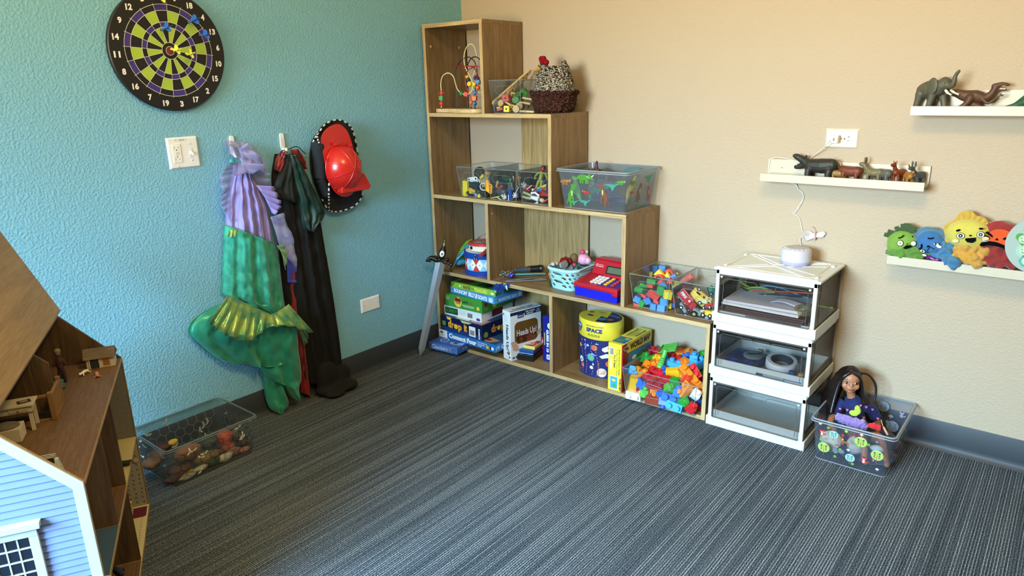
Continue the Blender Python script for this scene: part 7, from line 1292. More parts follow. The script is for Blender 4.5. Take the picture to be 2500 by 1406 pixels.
def quad(name, lab, cat, x, col, rz, sc_, neck=.02, head=(.012, .008, .008), ear=None, bodyr=.014, h=.028, L_=.05, extra=(), vary=.3, down=0, y=-.045):
    hx_ = L_/2+.008; hz = h+.012+neck-down
    segs = [([(-L_/2, 0, h+.004), (0, 0, h+.002), (L_/2, 0, h+.006)], [bodyr, bodyr*1.02, bodyr*.9]), ([(L_/2-.004, 0, h+.008), (hx_, 0, (h+.01+hz)/2), (hx_+.004, 0, hz)], [bodyr*.75, bodyr*.55, bodyr*.5])]+legs((-L_/2+.002, L_/2-.004), bodyr*.55, h*.9, bodyr*.42, bodyr*.28)
    balls = [((hx_+.012, 0, hz), head)]
    if ear: balls += [((hx_+.002, s_*head[1]*.9, hz+head[2]+ear*.6), (ear*.3, ear*.3, ear)) for s_ in (-1, 1)]
    return animal(name, lab, cat, segs, balls, col, x, LD2, y, rz, sc_, .0013, 'small toy animals on the middle ledge', extra, vary)
quad('toy_cow', 'tan toy cow with lowered head right behind the hippo', 'toy cow', 1.895, '#8a6a3a', 190, .85, neck=-.006, down=.008, bodyr=.015, h=.022, vary=.5); quad('toy_bull', 'reddish brown toy bull beside the tan cow on the middle ledge', 'toy bull', 1.935, '#6a2f18', 172, .95, neck=.002, bodyr=.019, h=.03, L_=.055, extra=(('horns', MB().tube(bez([(.042, -.008, .05), (.048, -.018, .056), (.054, -.018, .064)]), .002, 6).tube(bez([(.042, .008, .05), (.048, .018, .056), (.054, .018, .064)]), .002, 6), IV),), vary=.6)
quad('toy_wild_dog', 'yellow grey toy wild dog with tall black ears on the middle ledge', 'toy dog', 2.012, '#6a6244', 172, 1.0, neck=.018, ear=.012, bodyr=.014, h=.028, L_=.042, vary=.6); quad('toy_anteater', 'grey toy anteater bending down in the middle of the ledge', 'toy anteater', 2.048, '#55534e', 155, .9, neck=-.014, down=.014, head=(.02, .006, .006), bodyr=.017, h=.03, L_=.034)
quad('toy_horse', 'reddish brown toy foal standing on the middle ledge', 'toy foal', 2.094, '#7a2f14', -112, .95, neck=.022, head=(.014, .006, .007), ear=.006, bodyr=.013, h=.034, L_=.04, extra=(('mane', MB().tube(bez([(.02, 0, .05), (.026, 0, .064), (.03, 0, .078)]), .003, 8, flat=.4), M('#4a1a0c', .7)),)); quad('toy_goat', 'yellow brown toy goat with curved dark horns on the ledge', 'toy goat', 2.125, '#9a6a2c', -60, .85, neck=.012, head=(.012, .007, .007), bodyr=.015, h=.026, L_=.04, extra=(('horns', MB().tube(bez([(.03, -.004, .06), (.024, -.010, .07), (.028, -.014, .078)]), .0022, 6).tube(bez([(.03, .004, .06), (.024, .010, .07), (.028, .014, .078)]), .0022, 6), M('#2a1c10', .5)),), vary=.7)
quad('toy_donkey', 'grey toy donkey with tall ears at the right end of the middle ledge', 'toy donkey', 2.155, '#3f4240', -125, .9, neck=.02, head=(.014, .008, .008), ear=.012, bodyr=.014, h=.03, L_=.036, vary=.5)
# ---- emotion puppets on the lowest ledge
def plush(name, lab, c, loc): t = thing(name, lab, 'plush puppet', loc, group='plush puppets with faces on the lowest ledge'); return t
PL = lambda c, v=.2: M([x*.62+.012 for x in lin(c)[:3]], .9, name='plush', bump=.7, bscale=350, sheen=.5, vary=v, vscale=30)
Pq = lambda x, y, yy: at(2140+x/6.944, 500+y/6.944, 1, yy)
def local(t, p): return p - t.location
def face_fr(t, x, y, yy, tilt=0): q = Pq(x, y, yy); return frame(local(t, q), (math.cos(math.radians(tilt)), 0, math.sin(math.radians(tilt))), (0, 0, 1))
EW, EB = M('#c8c8c4', .8), M('#040404', .9, spec=.1)
S_ = 1/6.944*.00178   # photo detail pixel to metres on the wall here
def cloth_blob(t, nm, pts, mt, disp=.013, ds=55):
    b = MB(); [b.ball(local(t, Pq(x, y, yy)), r) for x, y, yy, r in pts]; return b.blob(nm, mt, t, vox=.0035, smooth=4, disp=disp, dscale=ds)
# green
t = plush('green_puppet', 'lime green puppet with dark green tufts and a scared face at the left end', '', Pq(440, 640, -.05)); cloth_blob(t, 'head', [(440, 640, -.045, (.052, .03, .044)), (330, 700, -.045, (.03, .028, .03))], PL('#86b83c'), .002)
cloth_blob(t, 'body_cloth', [(300, 800, -.06, (.03, .025, .013)), (450, 810, -.065, (.04, .025, .018)), (600, 810, -.065, (.045, .022, .022)), (720, 840, -.06, (.035, .02, .012)), (230, 800, -.05, (.014, .015, .010))], PL('#5f9a2c'))
m_ = PL('#3a5a24')
for x0, y0, x1, y1 in ((330, 490, 190, 445), (290, 540, 130, 500), (370, 460, 335, 365), (420, 470, 395, 380), (460, 450, 445, 320), (500, 450, 505, 310), (540, 460, 550, 315), (560, 470, 575, 350), (610, 460, 655, 365), (310, 610, 255, 575), (480, 480, 600, 480)):
    a, b_ = local(t, Pq(x0, y0, -.05)), local(t, Pq(x1, y1, -.05)); MB().tube([a, a.lerp(b_, .5), b_], .0075, 8, flat=.25, up=(0, 1, 0)).build('felt_tuft', m_, t, smooth=40)
b = MB(face_fr(t, 400, 650, -.077)); b.disc(0, 0, .0105, 1); b.disc(0, 0, .009, 0, .0006); b.disc(0, 0, .002, 1, .0008); b.disc(.041, .004, .0095, 1); b.disc(.041, .004, .008, 0, .0006); b.line([(-.008, .017), (.002, .022), (.008, .03)], .004, 1); b.disc(.022, .0, .002, 1); b.poly([(.010, -.018), (.018, -.006), (.03, -.003), (.04, -.008), (.03, -.014), (.016, -.022)], 1); b.line([(.034, .03), (.038, .026)], .004, 1)
b.build('face', [EW, EB], t)
# blue
t = plush('blue_puppet', 'blue puppet with a crying face slumped on the lowest ledge', '', Pq(920, 650, -.055)); cloth_blob(t, 'hood', [(900, 560, -.035, (.055, .022, .04)), (700, 560, -.035, (.025, .018, .012)), (1050, 560, -.035, (.03, .02, .03))], PL('#4f8aa8'), .003); cloth_blob(t, 'head', [(900, 640, -.05, (.045, .03, .044)), (980, 690, -.05, (.035, .03, .032))], PL('#2f7ac0'), .002)
cloth_blob(t, 'body_cloth', [(1100, 720, -.06, (.03, .024, .02)), (1180, 820, -.065, (.035, .026, .022)), (1280, 920, -.075, (.035, .024, .018)), (1290, 1000, -.097, (.018, .012, .018)), (1250, 720, -.05, (.02, .02, .02)), (1420, 970, -.07, (.035, .02, .010)), (1100, 830, -.06, (.03, .02, .02))], PL('#3a84b4'), .016, 60)
b = MB(face_fr(t, 900, 650, -.083, -14)); b.line([(-.012, .014), (-.002, .016), (.004, .022)], .0045, 1); b.poly([(.008, .0), (.014, .008), (.026, .010), (.032, .002), (.02, -.002)], 1); b.poly([(.010, .001), (.015, .0065), (.025, .0085), (.029, .002), (.02, .0)], 0, .0007); b.disc(.018, .004, .003, 1, .001); b.line([(-.022, -.012), (-.018, -.022), (-.022, -.032)], .0045, 1); b.disc(-.010, -.034, .009, 1, ry=.006); b.disc(-.010, -.034, .0075, 0, .0007, ry=.0045); b.disc(-.010, -.034, .0028, 1, .001); b.disc(0, -.045, .007, 0, ry=.0035); b.disc(.0, -.012, .005, 1, ry=.003, rot=.6); b.line([(.02, -.014), (.006, -.012), (.002, -.024), (.006, -.034)], .002, 1); b.disc(.03, -.001, .008, 0, .0008, ry=.005)
b.build('face', [EW, EB], t)
# yellow
t = plush('yellow_puppet', 'yellow puppet with a wavy ruffled mane and a laughing face', '', Pq(1550, 500, -.05)); b = MB(); ctr = local(t, Pq(1540, 480, -.03))
hd = MB(); hd.ball(local(t, Pq(1560, 500, -.055)), (.068, .034, .052)); hd.blob('head', PL('#e6d85a', .1), t, vox=.0035, smooth=4)
mn = [(1200, 640), (1180, 500), (1170, 360), (1290, 280), (1350, 250), (1400, 170), (1500, 110), (1620, 120), (1700, 190), (1800, 210), (1880, 270), (1890, 380), (1880, 520), (1800, 640), (1500, 690), (1300, 680)]
pz = [local(t, Pq(x, y, -.04)) for x, y in mn]; pzz = bez(pz, 6, True); b.add([p+Vector((0, .008*math.sin(i*1.9), 0)) for i, p in enumerate(pzz)]+[ctr+Vector((0, .006, 0))], [(i, (i+1) % len(pzz), len(pzz)) for i in range(len(pzz))]); b.build('mane_backing', PL('#dcae2c'), t, solid=.012)
rb_ = MB()
for i in range(0, len(pzz), 1):
    p = pzz[i]; v = p-ctr
    for k in range(7): rb_.ball(ctr+v*(.62+.06*k)+Vector((0, -.012-.002*math.sin(i), 0)), (.0048, .005, .0048), nu=8, nv=6)
rb_.build('bobbly_mane', PL('#e6bc3a'), t, smooth=180)
cloth_blob(t, 'body_cloth', [(1450, 740, -.06, (.035, .022, .014)), (1300, 800, -.06, (.025, .02, .010)), (1400, 870, -.065, (.035, .024, .016)), (1550, 820, -.065, (.04, .028, .03)), (1650, 930, -.075, (.04, .024, .02)), (1720, 990, -.09, (.02, .014, .009)), (1720, 720, -.055, (.022, .02, .03)), (1850, 800, -.06, (.022, .018, .02)), (1860, 860, -.06, (.012, .016, .014)), (1600, 740, -.06, (.03, .022, .02))], PL('#e0a83a'), .016, 62)
b = MB(face_fr(t, 1580, 530, -.0905, 4)); b.disc(-.026, .0, .0125, 1, ry=.0105); b.disc(-.026, .0, .011, 0, .0006, ry=.009); b.disc(-.026, 0, .0062, 1, .0008); b.disc(-.026, 0, .0025, 0, .001); b.disc(.03, .006, .0115, 1, ry=.0105); b.disc(.03, .006, .010, 0, .0006, ry=.009); b.disc(.03, .006, .0058, 1, .0008); b.disc(.03, .006, .0025, 0, .001); b.disc(-.034, .018, .007, 1, ry=.0035, rot=.4); b.disc(.03, .026, .0065, 1, ry=.0035); b.disc(.002, .002, .004, 1, ry=.0025); b.poly([(-.012, -.008), (.018, -.004), (.017, -.016), (.008, -.023), (-.006, -.021), (-.012, -.014)], 1); b.disc(-.04, -.018, .010, 2, ry=.006); b.disc(.044, -.006, .010, 2, ry=.006)
b.build('face', [EW, EB, M('#c8b888', .8)], t)
# red
t = plush('red_puppet', 'red puppet with an angry face and a big black frown', '', Pq(2050, 600, -.05)); cloth_blob(t, 'head', [(2060, 520, -.045, (.06, .028, .05)), (2200, 560, -.045, (.035, .026, .05))], PL('#a81c1a'), .004); cloth_blob(t, 'body_cloth', [(1980, 820, -.055, (.05, .026, .04)), (2150, 850, -.055, (.05, .026, .045)), (2050, 960, -.06, (.06, .026, .02)), (2230, 1000, -.06, (.045, .026, .016)), (1950, 700, -.05, (.03, .022, .03))], PL('#9c1512'), .016, 52)
b = MB(face_fr(t, 2040, 590, -.0785, -3)); b.disc(.008, .006, .038, 2, .0001, ry=.030); b.disc(-.032, -.002, .0125, 0, .0004, ry=.010); b.disc(-.03, .0, .0105, 1, .0006, ry=.009); b.disc(.038, .0, .0145, 0, .0004, ry=.010); b.disc(.040, .003, .012, 1, .0006, ry=.009); b.poly([(-.036, .018), (-.012, .004), (-.014, .012), (-.03, .024)], 1, .001); b.poly([(.014, .006), (.04, .026), (.05, .02), (.02, .002)], 1, .001); b.poly([(-.006, -.002), (0, .006), (.006, -.002)], 1, .0008); b.poly([(-.044, -.026), (-.04, -.016), (-.02, -.008), (.0, -.008), (.03, -.016), (.056, -.022), (.056, -.036), (.04, -.036), (.02, -.024), (.0, -.022), (-.02, -.022), (-.036, -.030)], 1, .001)
b.build('face', [EW, EB, M('#c84a1c', .9, sheen=.4)], t)
# purple bag and feelings card
t = tag(MB().ball((0, 0, 0), (.035, .02, .010)).ball((.02, 0, .003), (.02, .015, .008)).blob('purple_pouch', M('#5a1c6a', .25, name='shiny purple film', coat=.5), vox=.002, smooth=3, disp=.005, dscale=60), 'shiny purple pouch lying under the blue puppet', 'pouch'); t.location = Pq(1000, 905, -.06)
fc = thing('feelings_disc', 'pale green round card with printed feeling faces at the right end', 'card', Pq(2790, 690, -.088)); fc.rotation_euler = (0, 0, math.radians(2)); MB(frame((0, 0, 0), XA, ZA)).cyl((0, 0, -.002), (0, 0, .002), .094, n=64).build('disc', M('#93a59e', .5), fc)
b = MB(frame((0, -.0022, 0), XA, ZA))
for x, y, r, c, sh in ((-.022, .05, .026, 1, 'd'), (-.048, .014, .022, 2, 'h'), (-.042, -.022, .021, 3, 'b'), (-.03, -.055, .022, 4, 'x')):
    if sh == 'd': b.poly([(x-.03, y-.006), (x+.02, y+.026), (x+.03, y-.03)], c)
    elif sh == 'h': b.disc(x-.009, y+.008, .012, c); b.disc(x+.009, y+.008, .012, c); b.poly([(x-.02, y+.004), (x+.02, y+.004), (x, y-.022)], c, .0005)
    else: b.disc(x, y, r, c, n=24 if sh == 'b' else 6)
    b.disc(x+.001, y+.001, r*.62, 5, .0007); b.disc(x-.005, y+.004, .0016, 0, .001); b.disc(x+.006, y+.004, .0016, 0, .001); b.line([(x-.005, y-.004), (x, y-.007), (x+.006, y-.004)], .0018, 0, .001)
b.build('feeling_faces', [ink(c) for c in ('#1c3a2c', '#1f6a4a', '#3f8a2c', '#8fb8a8', '#4a9a94', '#a8cca0')], fc)
# ================================================================ forest bin with the doll, honeycomb bin
fb = open_bin('forest_bin', 'clear frosted bin printed with foxes and round trees holding the doll', 1.974, 2.243, -.352, -.014, 0, .165, .016, .002, clear('milky clear plastic', '#f0f2f6', .075, .35, '#b4b8c6', .12), FRR, .002, handle=False, lip=.006)
s2 = .016/.165
def side2(o, u, n): return frame(Vector(o)+Vector(n)*.0012, u, Vector((0, 0, 1))+Vector(n)*s2)
FC = [ink(c) for c in ('#a9c85a', '#8fc4cc', '#7a5a48', '#b8352c', '#9a5a34', '#e6e2dc', '#6a9a3a', '#6a7078', '#2c3050')]
def tree(m, x, y, r, c): m.rect(x-.001, y-r*1.7, x+.001, y, 2, .0007); m.disc(x, y, r, c, .0005); m.line([(x, y-r), (x, y+r*.6)], .0012, 2, .0009); [m.disc(x+s_*r*.4, y+k*r*.4, r*.22, (2, 8)[k > 0], .0009, ry=r*.12, rot=s_*.7) for s_ in (-1, 1) for k in (-1, 0, 1)]
def fox(m, x, y, s_, c=3): m.disc(x, y-.4*s_, s_*.45, c, ry=s_*.55); m.poly([(x-.6*s_, y+.3*s_), (x-.55*s_, y+.95*s_), (x-.2*s_, y+.6*s_), (x+.2*s_, y+.6*s_), (x+.55*s_, y+.95*s_), (x+.6*s_, y+.3*s_), (x, y-.1*s_)], c, .0006); m.poly([(x-.5*s_, y+.3*s_), (x, y+.2*s_), (x+.5*s_, y+.3*s_), (x, y-.08*s_)], 5, .0008); m.disc(x, y-.45*s_, s_*.25, 5, .0008, ry=s_*.35); m.disc(x+.75*s_, y-.4*s_, s_*.4, c, .0007, ry=s_*.2, rot=.8); m.disc(x-.2*s_, y+.25*s_, .06*s_, 8, .001); m.disc(x+.2*s_, y+.25*s_, .06*s_, 8, .001)
def deer(m, x, y, s_): m.poly([(x-s_, y), (x-.6*s_, y+.4*s_), (x+.6*s_, y+.3*s_), (x+s_, y), (x+.9*s_, y-.9*s_), (x+.65*s_, y-.9*s_), (x+.6*s_, y-.2*s_), (x-.4*s_, y-.2*s_), (x-.45*s_, y-.9*s_), (x-.7*s_, y-.9*s_), (x-.8*s_, y-.2*s_)], 4); m.disc(x-.8*s_, y+.9*s_, .4*s_, 4, .0006, ry=.5*s_); m.poly([(x-.95*s_, y+.7*s_), (x-.5*s_, y+.7*s_), (x-.4*s_, y), (x-.9*s_, y)], 4, .0007); m.disc(x-.7*s_, y+.75*s_, .25*s_, 5, .0009, ry=.12*s_); m.poly([(x-1.1*s_, y+1.2*s_), (x-1.4*s_, y+1.7*s_), (x-.8*s_, y+1.3*s_)], 4, .0007)
def shroom(m, x, y, s_, c=3): m.rect(x-.2*s_, y-.8*s_, x+.2*s_, y, 5); m.ring(x, y, 0, s_, 0, PI, c, .0006, 10)
m = MB(side2((-.1185, -.153, 0), XA, (0, -1, 0)))
fox(m, .02, .115, .014); tree(m, .06, .118, .015, 1); deer(m, .10, .098, .013); tree(m, .15, .118, .020, 0); tree(m, .03, .055, .020, 0); fox(m, .165, .05, .016); tree(m, .205, .082, .020, 0); tree(m, .12, .042, .016, 1)
for x, y, c in ((.012, .15, 5), (.1, .145, 0), (.135, .1, 6), (.175, .115, 6), (.2, .135, 7), (.018, .085, 6), (.085, .065, 6), (.04, .14, 6), (.13, .02, 6), (.09, .125, 3), (.07, .03, 6)): m.disc(x, y, .006, c, .0005, n=5)
for x, y, c in ((.075, .075, 3), (.112, .07, 5), (.195, .06, 3), (.21, .025, 5), (.01, .15, 3), (.15, .145, 5)): shroom(m, x, y, .006, c)
m.disc(.07, .055, .010, 7, ry=.012); m.disc(.088, .058, .012, 7, ry=.009); m.build('forest_print', FC, fb)
m = MB(side2((.1185, -.153, 0), YA, (1, 0, 0)))
for k in range(7): (tree, fox)[k % 2](m, .03+.042*k, .05+.06*(k % 3)*.8, .016, (0, 3)[k % 2] if k % 2 else (0, 1)[k % 4 > 1])
for k in range(10): m.disc(.02+.029*k, .03+.11*((k*.37) % 1), .006, 6-k % 2, .0005, n=6)
m.build('forest_print', FC, fb)
GB = [ink(c) for c in ('#8fa8b0', '#a0b8c4', '#7c8890', '#b8a0b8', '#a0a0b0', '#c0bcc8', '#98a898', '#8a9098', '#7a8498')]
m = MB(side2((-.1185, .153, 0), XA, (0, 1, 0))); tree(m, .15, .125, .02, 1); fox(m, .215, .11, .014, 3); shroom(m, .18, .09, .009, 5); m.disc(.17, .068, .006, 5); tree(m, .19, .055, .022, 1); m.build('forest_print', GB, fb)
# the doll
dl = thing('doll', 'long-haired doll in a navy shirt with pink hearts sitting in the forest bin', 'doll', (2.078, -.125, .004), rz=20)
SK = M('#a87050', .42, name='doll skin', vary=.03); H = Vector((-.042, .0, .246))
b = MB(); b.ball(H, (.035, .037, .043)).ball(H+Vector((0, -.012, -.016)), (.027, .026, .027)).ball(H+Vector((0, -.029, -.030)), (.012, .010, .009)).ball(H+Vector((0, -.012, .012)), (.032, .028, .03))
b.tube([H+Vector((0, -.034, .008)), H+Vector((0, -.040, -.004)), H+Vector((0, -.041, -.008))], [.003, .0052, .0055], 10).ball(H+Vector((0, -.0375, -.019)), (.009, .004, .0035)).ball(H+Vector((0, -.0365, -.0235)), (.007, .004, .003))
for s_ in (-1, 1): b.ball(H+Vector((s_*.018, -.0245, -.012)), (.0125, .0095, .013)); b.ball(H+Vector((s_*.036, .0, -.004)), (.004, .008, .011))
b.tube([H+Vector((.003, .004, -.03)), (-.032, .004, .185), (-.025, .005, .16)], [.016, .015, .02], 14).tube([(-.022, .006, .16), (-.01, .01, .11), (0, .01, .05)], [.034, .036, .036], 16, flat=.8)
def limb(pts, r): b.tube(bez(pts, 5), interp(r, len(bez(pts, 5))), 12)
def hand(w_, d):
    d = Vector(d).normalized(); sd = d.cross(Vector((0, 1, .2))).normalized(); b.ball(w_, (.009, .008, .010))
    for k in range(4): b.tube([w_+sd*(-.006+.004*k), w_+sd*(-.007+.0046*k)+d*(.014+.003*(k in (1, 2))), w_+sd*(-.006+.0042*k)+d*(.02+.003*(k in (1, 2)))+Vector((0, -.004, -.002))], [.0026, .0023, .0018], 8)
    b.tube([w_-sd*.006, w_-sd*.012+d*.008, w_-sd*.012+d*.014], [.003, .0026, .002], 8)
limb([(.02, .004, .16), (.055, -.004, .125), (.066, -.012, .09), (.064, -.03, .06)], (.016, .013, .011, .008)); hand(Vector((.064, -.034, .053)), (0, -.4, -1))
limb([(-.06, .004, .155), (-.085, -.01, .115), (-.10, -.05, .085), (-.09, -.085, .08)], (.016, .013, .011, .008)); hand(Vector((-.088, -.092, .08)), (.4, -1, 0))
for s_ in (-1, 1): limb([(s_*.022, 0, .045), (s_*.03+.01, -.07, .06), (s_*.03+.03, -.11, .075), (s_*.032+.04, -.145, .045), (s_*.035+.045, -.17, .018)], (.026, .023, .018, .014, .011)); b.ball((s_*.035+.046, -.178, .014), (.012, .02, .011))
b.blob('body', SK, dl, vox=.0019, smooth=2)
for s_ in (-1, 1):
    e = H+Vector((s_*.0155, -.0345, .004)); MB().ball(e, (.0068, .0034, .0048), (0, 0, s_*20)).build('eye', M('#b0a8a0', .2), dl, smooth=180); MB().ball(e+Vector((s_*.0006, -.0022, .0002)), (.0046, .0022, .0046)).build('iris', M('#24140c', .1, coat=1), dl, smooth=180)
    MB().tube([e+Vector((-s_*.008, -.001, .002)), e+Vector((0, -.003, .0062)), e+Vector((s_*.008, .002, .003))], .001, 6).tube([e+Vector((-s_*.007, -.001, .011)), e+Vector((0, -.001, .014)), e+Vector((s_*.009, .004, .011))], .0009, 6).build('eyelashes_and_brow', M('#2a1a12', .6), dl, smooth=60)
MB().tube([H+Vector((-.009, -.0385, -.0195)), H+Vector((-.003, -.0422, -.0185)), H+Vector((0, -.0425, -.0192)), H+Vector((.003, -.0422, -.0185)), H+Vector((.009, -.0385, -.0195))], [.0006, .0016, .0014, .0016, .0006], 8).tube([H+Vector((-.007, -.039, -.0215)), H+Vector((0, -.0415, -.023)), H+Vector((.007, -.039, -.0215))], [.0006, .0021, .0006], 8).build('lips', M('#9a4a40', .4), dl, smooth=60)
b = MB(); b.tube([(-.03, .004, .181), (-.024, .005, .165), (-.012, .008, .12), (0, .008, .07)], [.022, .045, .046, .044], 20, flat=.72).tube([(.012, .004, .162), (.046, -.004, .135), (.06, -.008, .108)], [.022, .021, .021], 14).tube([(-.055, .004, .158), (-.082, -.008, .125), (-.088, -.02, .108)], [.022, .021, .020], 14)
b.blob('navy_shirt', M('#141f58', .9, name='navy jersey', sheen=.1), dl, vox=.0025, smooth=4, disp=.003, dscale=45)
hp = MB()
for x, z, y in ((-.045, .14, -.030), (-.012, .135, -.0385), (.012, .12, -.039), (-.036, .105, -.036), (.004, .092, -.041), (.03, .088, -.034), (.04, .15, -.024), (.06, .12, -.033), (-.07, .14, -.028), (.018, .158, -.027), (-.002, .162, -.026)):
    F = Matrix.Translation((x, y-.003, z)); FZ = F @ frame((0, 0, 0), XA, ZA); hp.add([(px*.0045, py*.0045, 0) for px, py in ((0, -1), (.8, -.1), (1, .5), (.5, .9), (0, .5), (-.5, .9), (-1, .5), (-.8, -.1))], [(0, 1, 2, 3, 4, 5, 6, 7)], 0, FZ)
hp.build('pink_hearts', ink('#d87aa8'), dl, solid=.004)
b = MB(); b.tube([(0, .01, .075), (.005, -.01, .055), (.02, -.08, .055), (.03, -.10, .05)], [.044, .05, .052, .05], 16, flat=.7); b.blob('black_skirt', M('#0d0d10', .8), dl, vox=.003, smooth=4, disp=.004, dscale=40)
HR = M('#1a1210', .38, name='dark brown doll hair', vary=.5, vscale=40); b = MB(); b.ball(H+Vector((0, .012, .014)), (.041, .036, .040))
for k in range(46):
    a = -.35+PI*1.7*k/45 if k < 46 else 0; a = .35*PI+1.0*PI*k/45*1.35-.45; c, s_ = math.cos(a), math.sin(a)
    if s_ < -.55 and abs(c) < .75: continue
    x0, y0 = .036*c, .012+.034*s_; l = .10+.03*math.sin(k*2.7); sg = -1 if c < 0 else 1; sw_ = .045 if sg < 0 else .028
    b.tube(bez([H+Vector((x0*.25, y0*.2+.002, .05)), H+Vector((x0*.95, y0-.004*(s_ < 0), .03)), H+Vector((x0*1.15+sg*.004, y0, -.01)), H+Vector((x0*1.3+sg*sw_*.45, y0*1.1-.004, -.055)), H+Vector((x0*1.2+sg*sw_*.9+.006*math.sin(k*1.9), y0*1.1-.012+.006*math.cos(k*3), -.055-l*.7))], 5), [.006]*6+[.0075]*8+[.005]*7, 8)
for k in range(9): b.tube(bez([H+Vector((-.006, -.026, .042)), H+Vector((-.026-.002*k, -.029+.004*k, .026)), H+Vector((-.038-.002*k, -.022+.004*k, -.002)), H+Vector((-.05-.004*k, -.03+.005*k, -.06)), H+Vector((-.06-.004*k, -.05+.006*k, -.12-.006*k))], 5), .007, 8)
for k in range(5): b.tube(bez([H+Vector((-.002, -.026, .043)), H+Vector((.024, -.028+.004*k, .028)), H+Vector((.037, -.016+.005*k, 0)), H+Vector((.046+.003*k, -.012+.005*k, -.05)), H+Vector((.055+.004*k, -.016, -.085))], 5), .0055, 8)
b.blob('hair', HR, dl, vox=.0022, smooth=1)
MB().tube(bez([H+Vector((.03, .01, .03)), H+Vector((.06, .012, .025)), H+Vector((.085, .01, -.005)), H+Vector((.092, .006, -.04)), H+Vector((.088, .0, -.075))], 6), .0042, 8).build('loose_lock', HR, dl, smooth=60)
# things lying with the doll
FQ = lambda x, y, yy: at(1960+x/4.261, 850+y/4.261, 1, yy)
t = thing('purple_plush', 'fuzzy lavender plush toy lying across the doll lap', 'plush toy', FQ(500, 770, -.27)); MB().tube([(-.07, 0, .01), (-.03, .0, .006), (.03, 0, .0), (.07, .01, -.006)], [.016, .022, .024, .016], 14).ball((.05, .0, .012), .016).ball((-.05, 0, .012), .018).blob('fluffy_body', M('#8c72b8', .95, name='lavender fleece', sheen=.6, bump=1, bscale=420), t, vox=.003, smooth=2, disp=.009, dscale=95); t.scale = (.75,)*3
t = thing('lime_bow', 'lime green plush leaves sticking up from the lavender plush', 'plush toy', FQ(550, 670, -.26)); MB().ball((-.006, 0, -.004), (.016, .010, .011)).ball((.004, 0, .016), (.010, .008, .014)).ball((.010, 0, .008), (.007, .007, .012)).blob('felt_leaves', M('#a8c840', .9, sheen=.3), t, vox=.002, smooth=3)
t = thing('red_plush_hand', 'small red plush hand with fingers beside the lavender plush', 'plush toy', FQ(730, 810, -.29)); b = MB(); b.ball((0, 0, 0), (.018, .010, .010)); [b.tube([(.008, 0, .004-.005*k), (.026, -.002, .008-.007*k)], [.005, .004], 8) for k in range(3)]; b.tube([(-.004, 0, .006), (.006, 0, .013)], .0045, 8); b.blob('mitten', M('#c01c24', .9, sheen=.3), t, vox=.0018, smooth=2)
for lab, x, y, yy, r, c in (('cream plush head pressed against the front of the forest bin', 300, 950, -.28, (.04, .03, .034), '#dccdb0'), ('white plush toy in the middle of the forest bin', 540, 1010, -.27, (.028, .025, .035), '#c8c0b4'), ('dark red toy behind the fox and tree print', 590, 910, -.26, (.02, .02, .02), '#7a1c1c'), ('green cloth toy at the bottom left of the forest bin', 255, 1085, -.26, (.034, .03, .018), '#3f8f5c'), ('navy cloth lying on the floor of the forest bin', 620, 1180, -.22, (.11, .09, .015), '#2a3464'), ('pale toy egg at the right of the forest bin', 770, 1050, -.28, (.025, .015, .015), '#b8c4cc'), ('dark navy cloth filling the back of the forest bin', 700, 1060, -.12, (.10, .07, .03), '#20284c')):
    o = MB().ball((0, 0, 0), r).blob('plush_toy', M(c, .9, sheen=.3, bump=.5, bscale=300), vox=.004, smooth=3, disp=.006, dscale=40); p = FQ(x, y, yy); tag(o, lab, 'plush toy', 'soft toys inside the forest bin'); o.location = (p.x, p.y, max(p.z, r[2]+.006))
t = tag(MB().tube(bez([FQ(815, 745, -.27), FQ(830, 800, -.28), FQ(850, 840, -.29), FQ(885, 905, -.3)]), [.0015]*13+[.004]*12, 8).build('toy_brush', M('#b88a6a', .5), smooth=60), 'thin tan toy stick standing right of the red plush hand', 'toy')
# ---- honeycomb bin
bb = open_bin('honeycomb_bin', 'clear bin printed with honeycomb lines and bees on the carpet beside the dollhouse', .010, .288, -1.902, -1.556, 0, .158, .016, .002, clear('clear honeycomb plastic', '#f2f4f2', .05, .4, '#b8bec0', .1), clear('honeycomb bin rim', '#e0e6e6', .35, .5, '#c0c8ca', .15), .002, handle=False, lip=.005)
s2 = .016/.158
def honey(o, u, n, Wd, cols, seed):
    m = MB(side2(o, u, n)); R_ = random.Random(seed); h = .021; row = 0; y = .01
    while y < .15:
        x = .01+(row % 2)*h*.87
        while x < Wd:
            pts = [(x+h*math.sin(PI*k/3), y+h*math.cos(PI*k/3)) for k in range(4)]
            if R_.random() < .96 and x+h*.87 < Wd and pts[0][1] < .155: m.line([q for q in pts if q[1] > .003], .0017, 0)
            x += h*1.74
        y += h*1.5; row += 1
    for k in range(int(Wd/.035)):
        x, y, a = R_.uniform(.02, Wd-.02), R_.uniform(.02, .14), R_.uniform(0, 3)
        m.disc(x, y, .007, 1, .0008, ry=.0032, rot=a); m.disc(x+.003*math.cos(a), y+.003*math.sin(a), .0025, 3, .001, ry=.003, rot=a)
        for s_ in (-1, 1): m.disc(x+.008*math.cos(a+s_*1.3), y+.008*math.sin(a+s_*1.3), .008, 2, .0009, ry=.0032, rot=a+s_*1.0)
    m.build('honeycomb_print', cols, bb)
ci = [ink(c) for c in ('#1c1a1a', '#1c1a16', '#d8d8d0', '#b8a83c')]; cb = [ink(c) for c in ('#8a8c88', '#a8aca8', '#c4c8c2', '#9a9c94')]
honey((.123, -.157, 0), YA, (1, 0, 0), .314, ci, 3); honey((-.123, -.157, 0), XA, (0, -1, 0), .246, ci, 5); honey((-.123, .157, 0), XA, (0, 1, 0), .246, cb, 8); honey((-.123, -.157, 0), YA, (-1, 0, 0), .314, cb, 11)
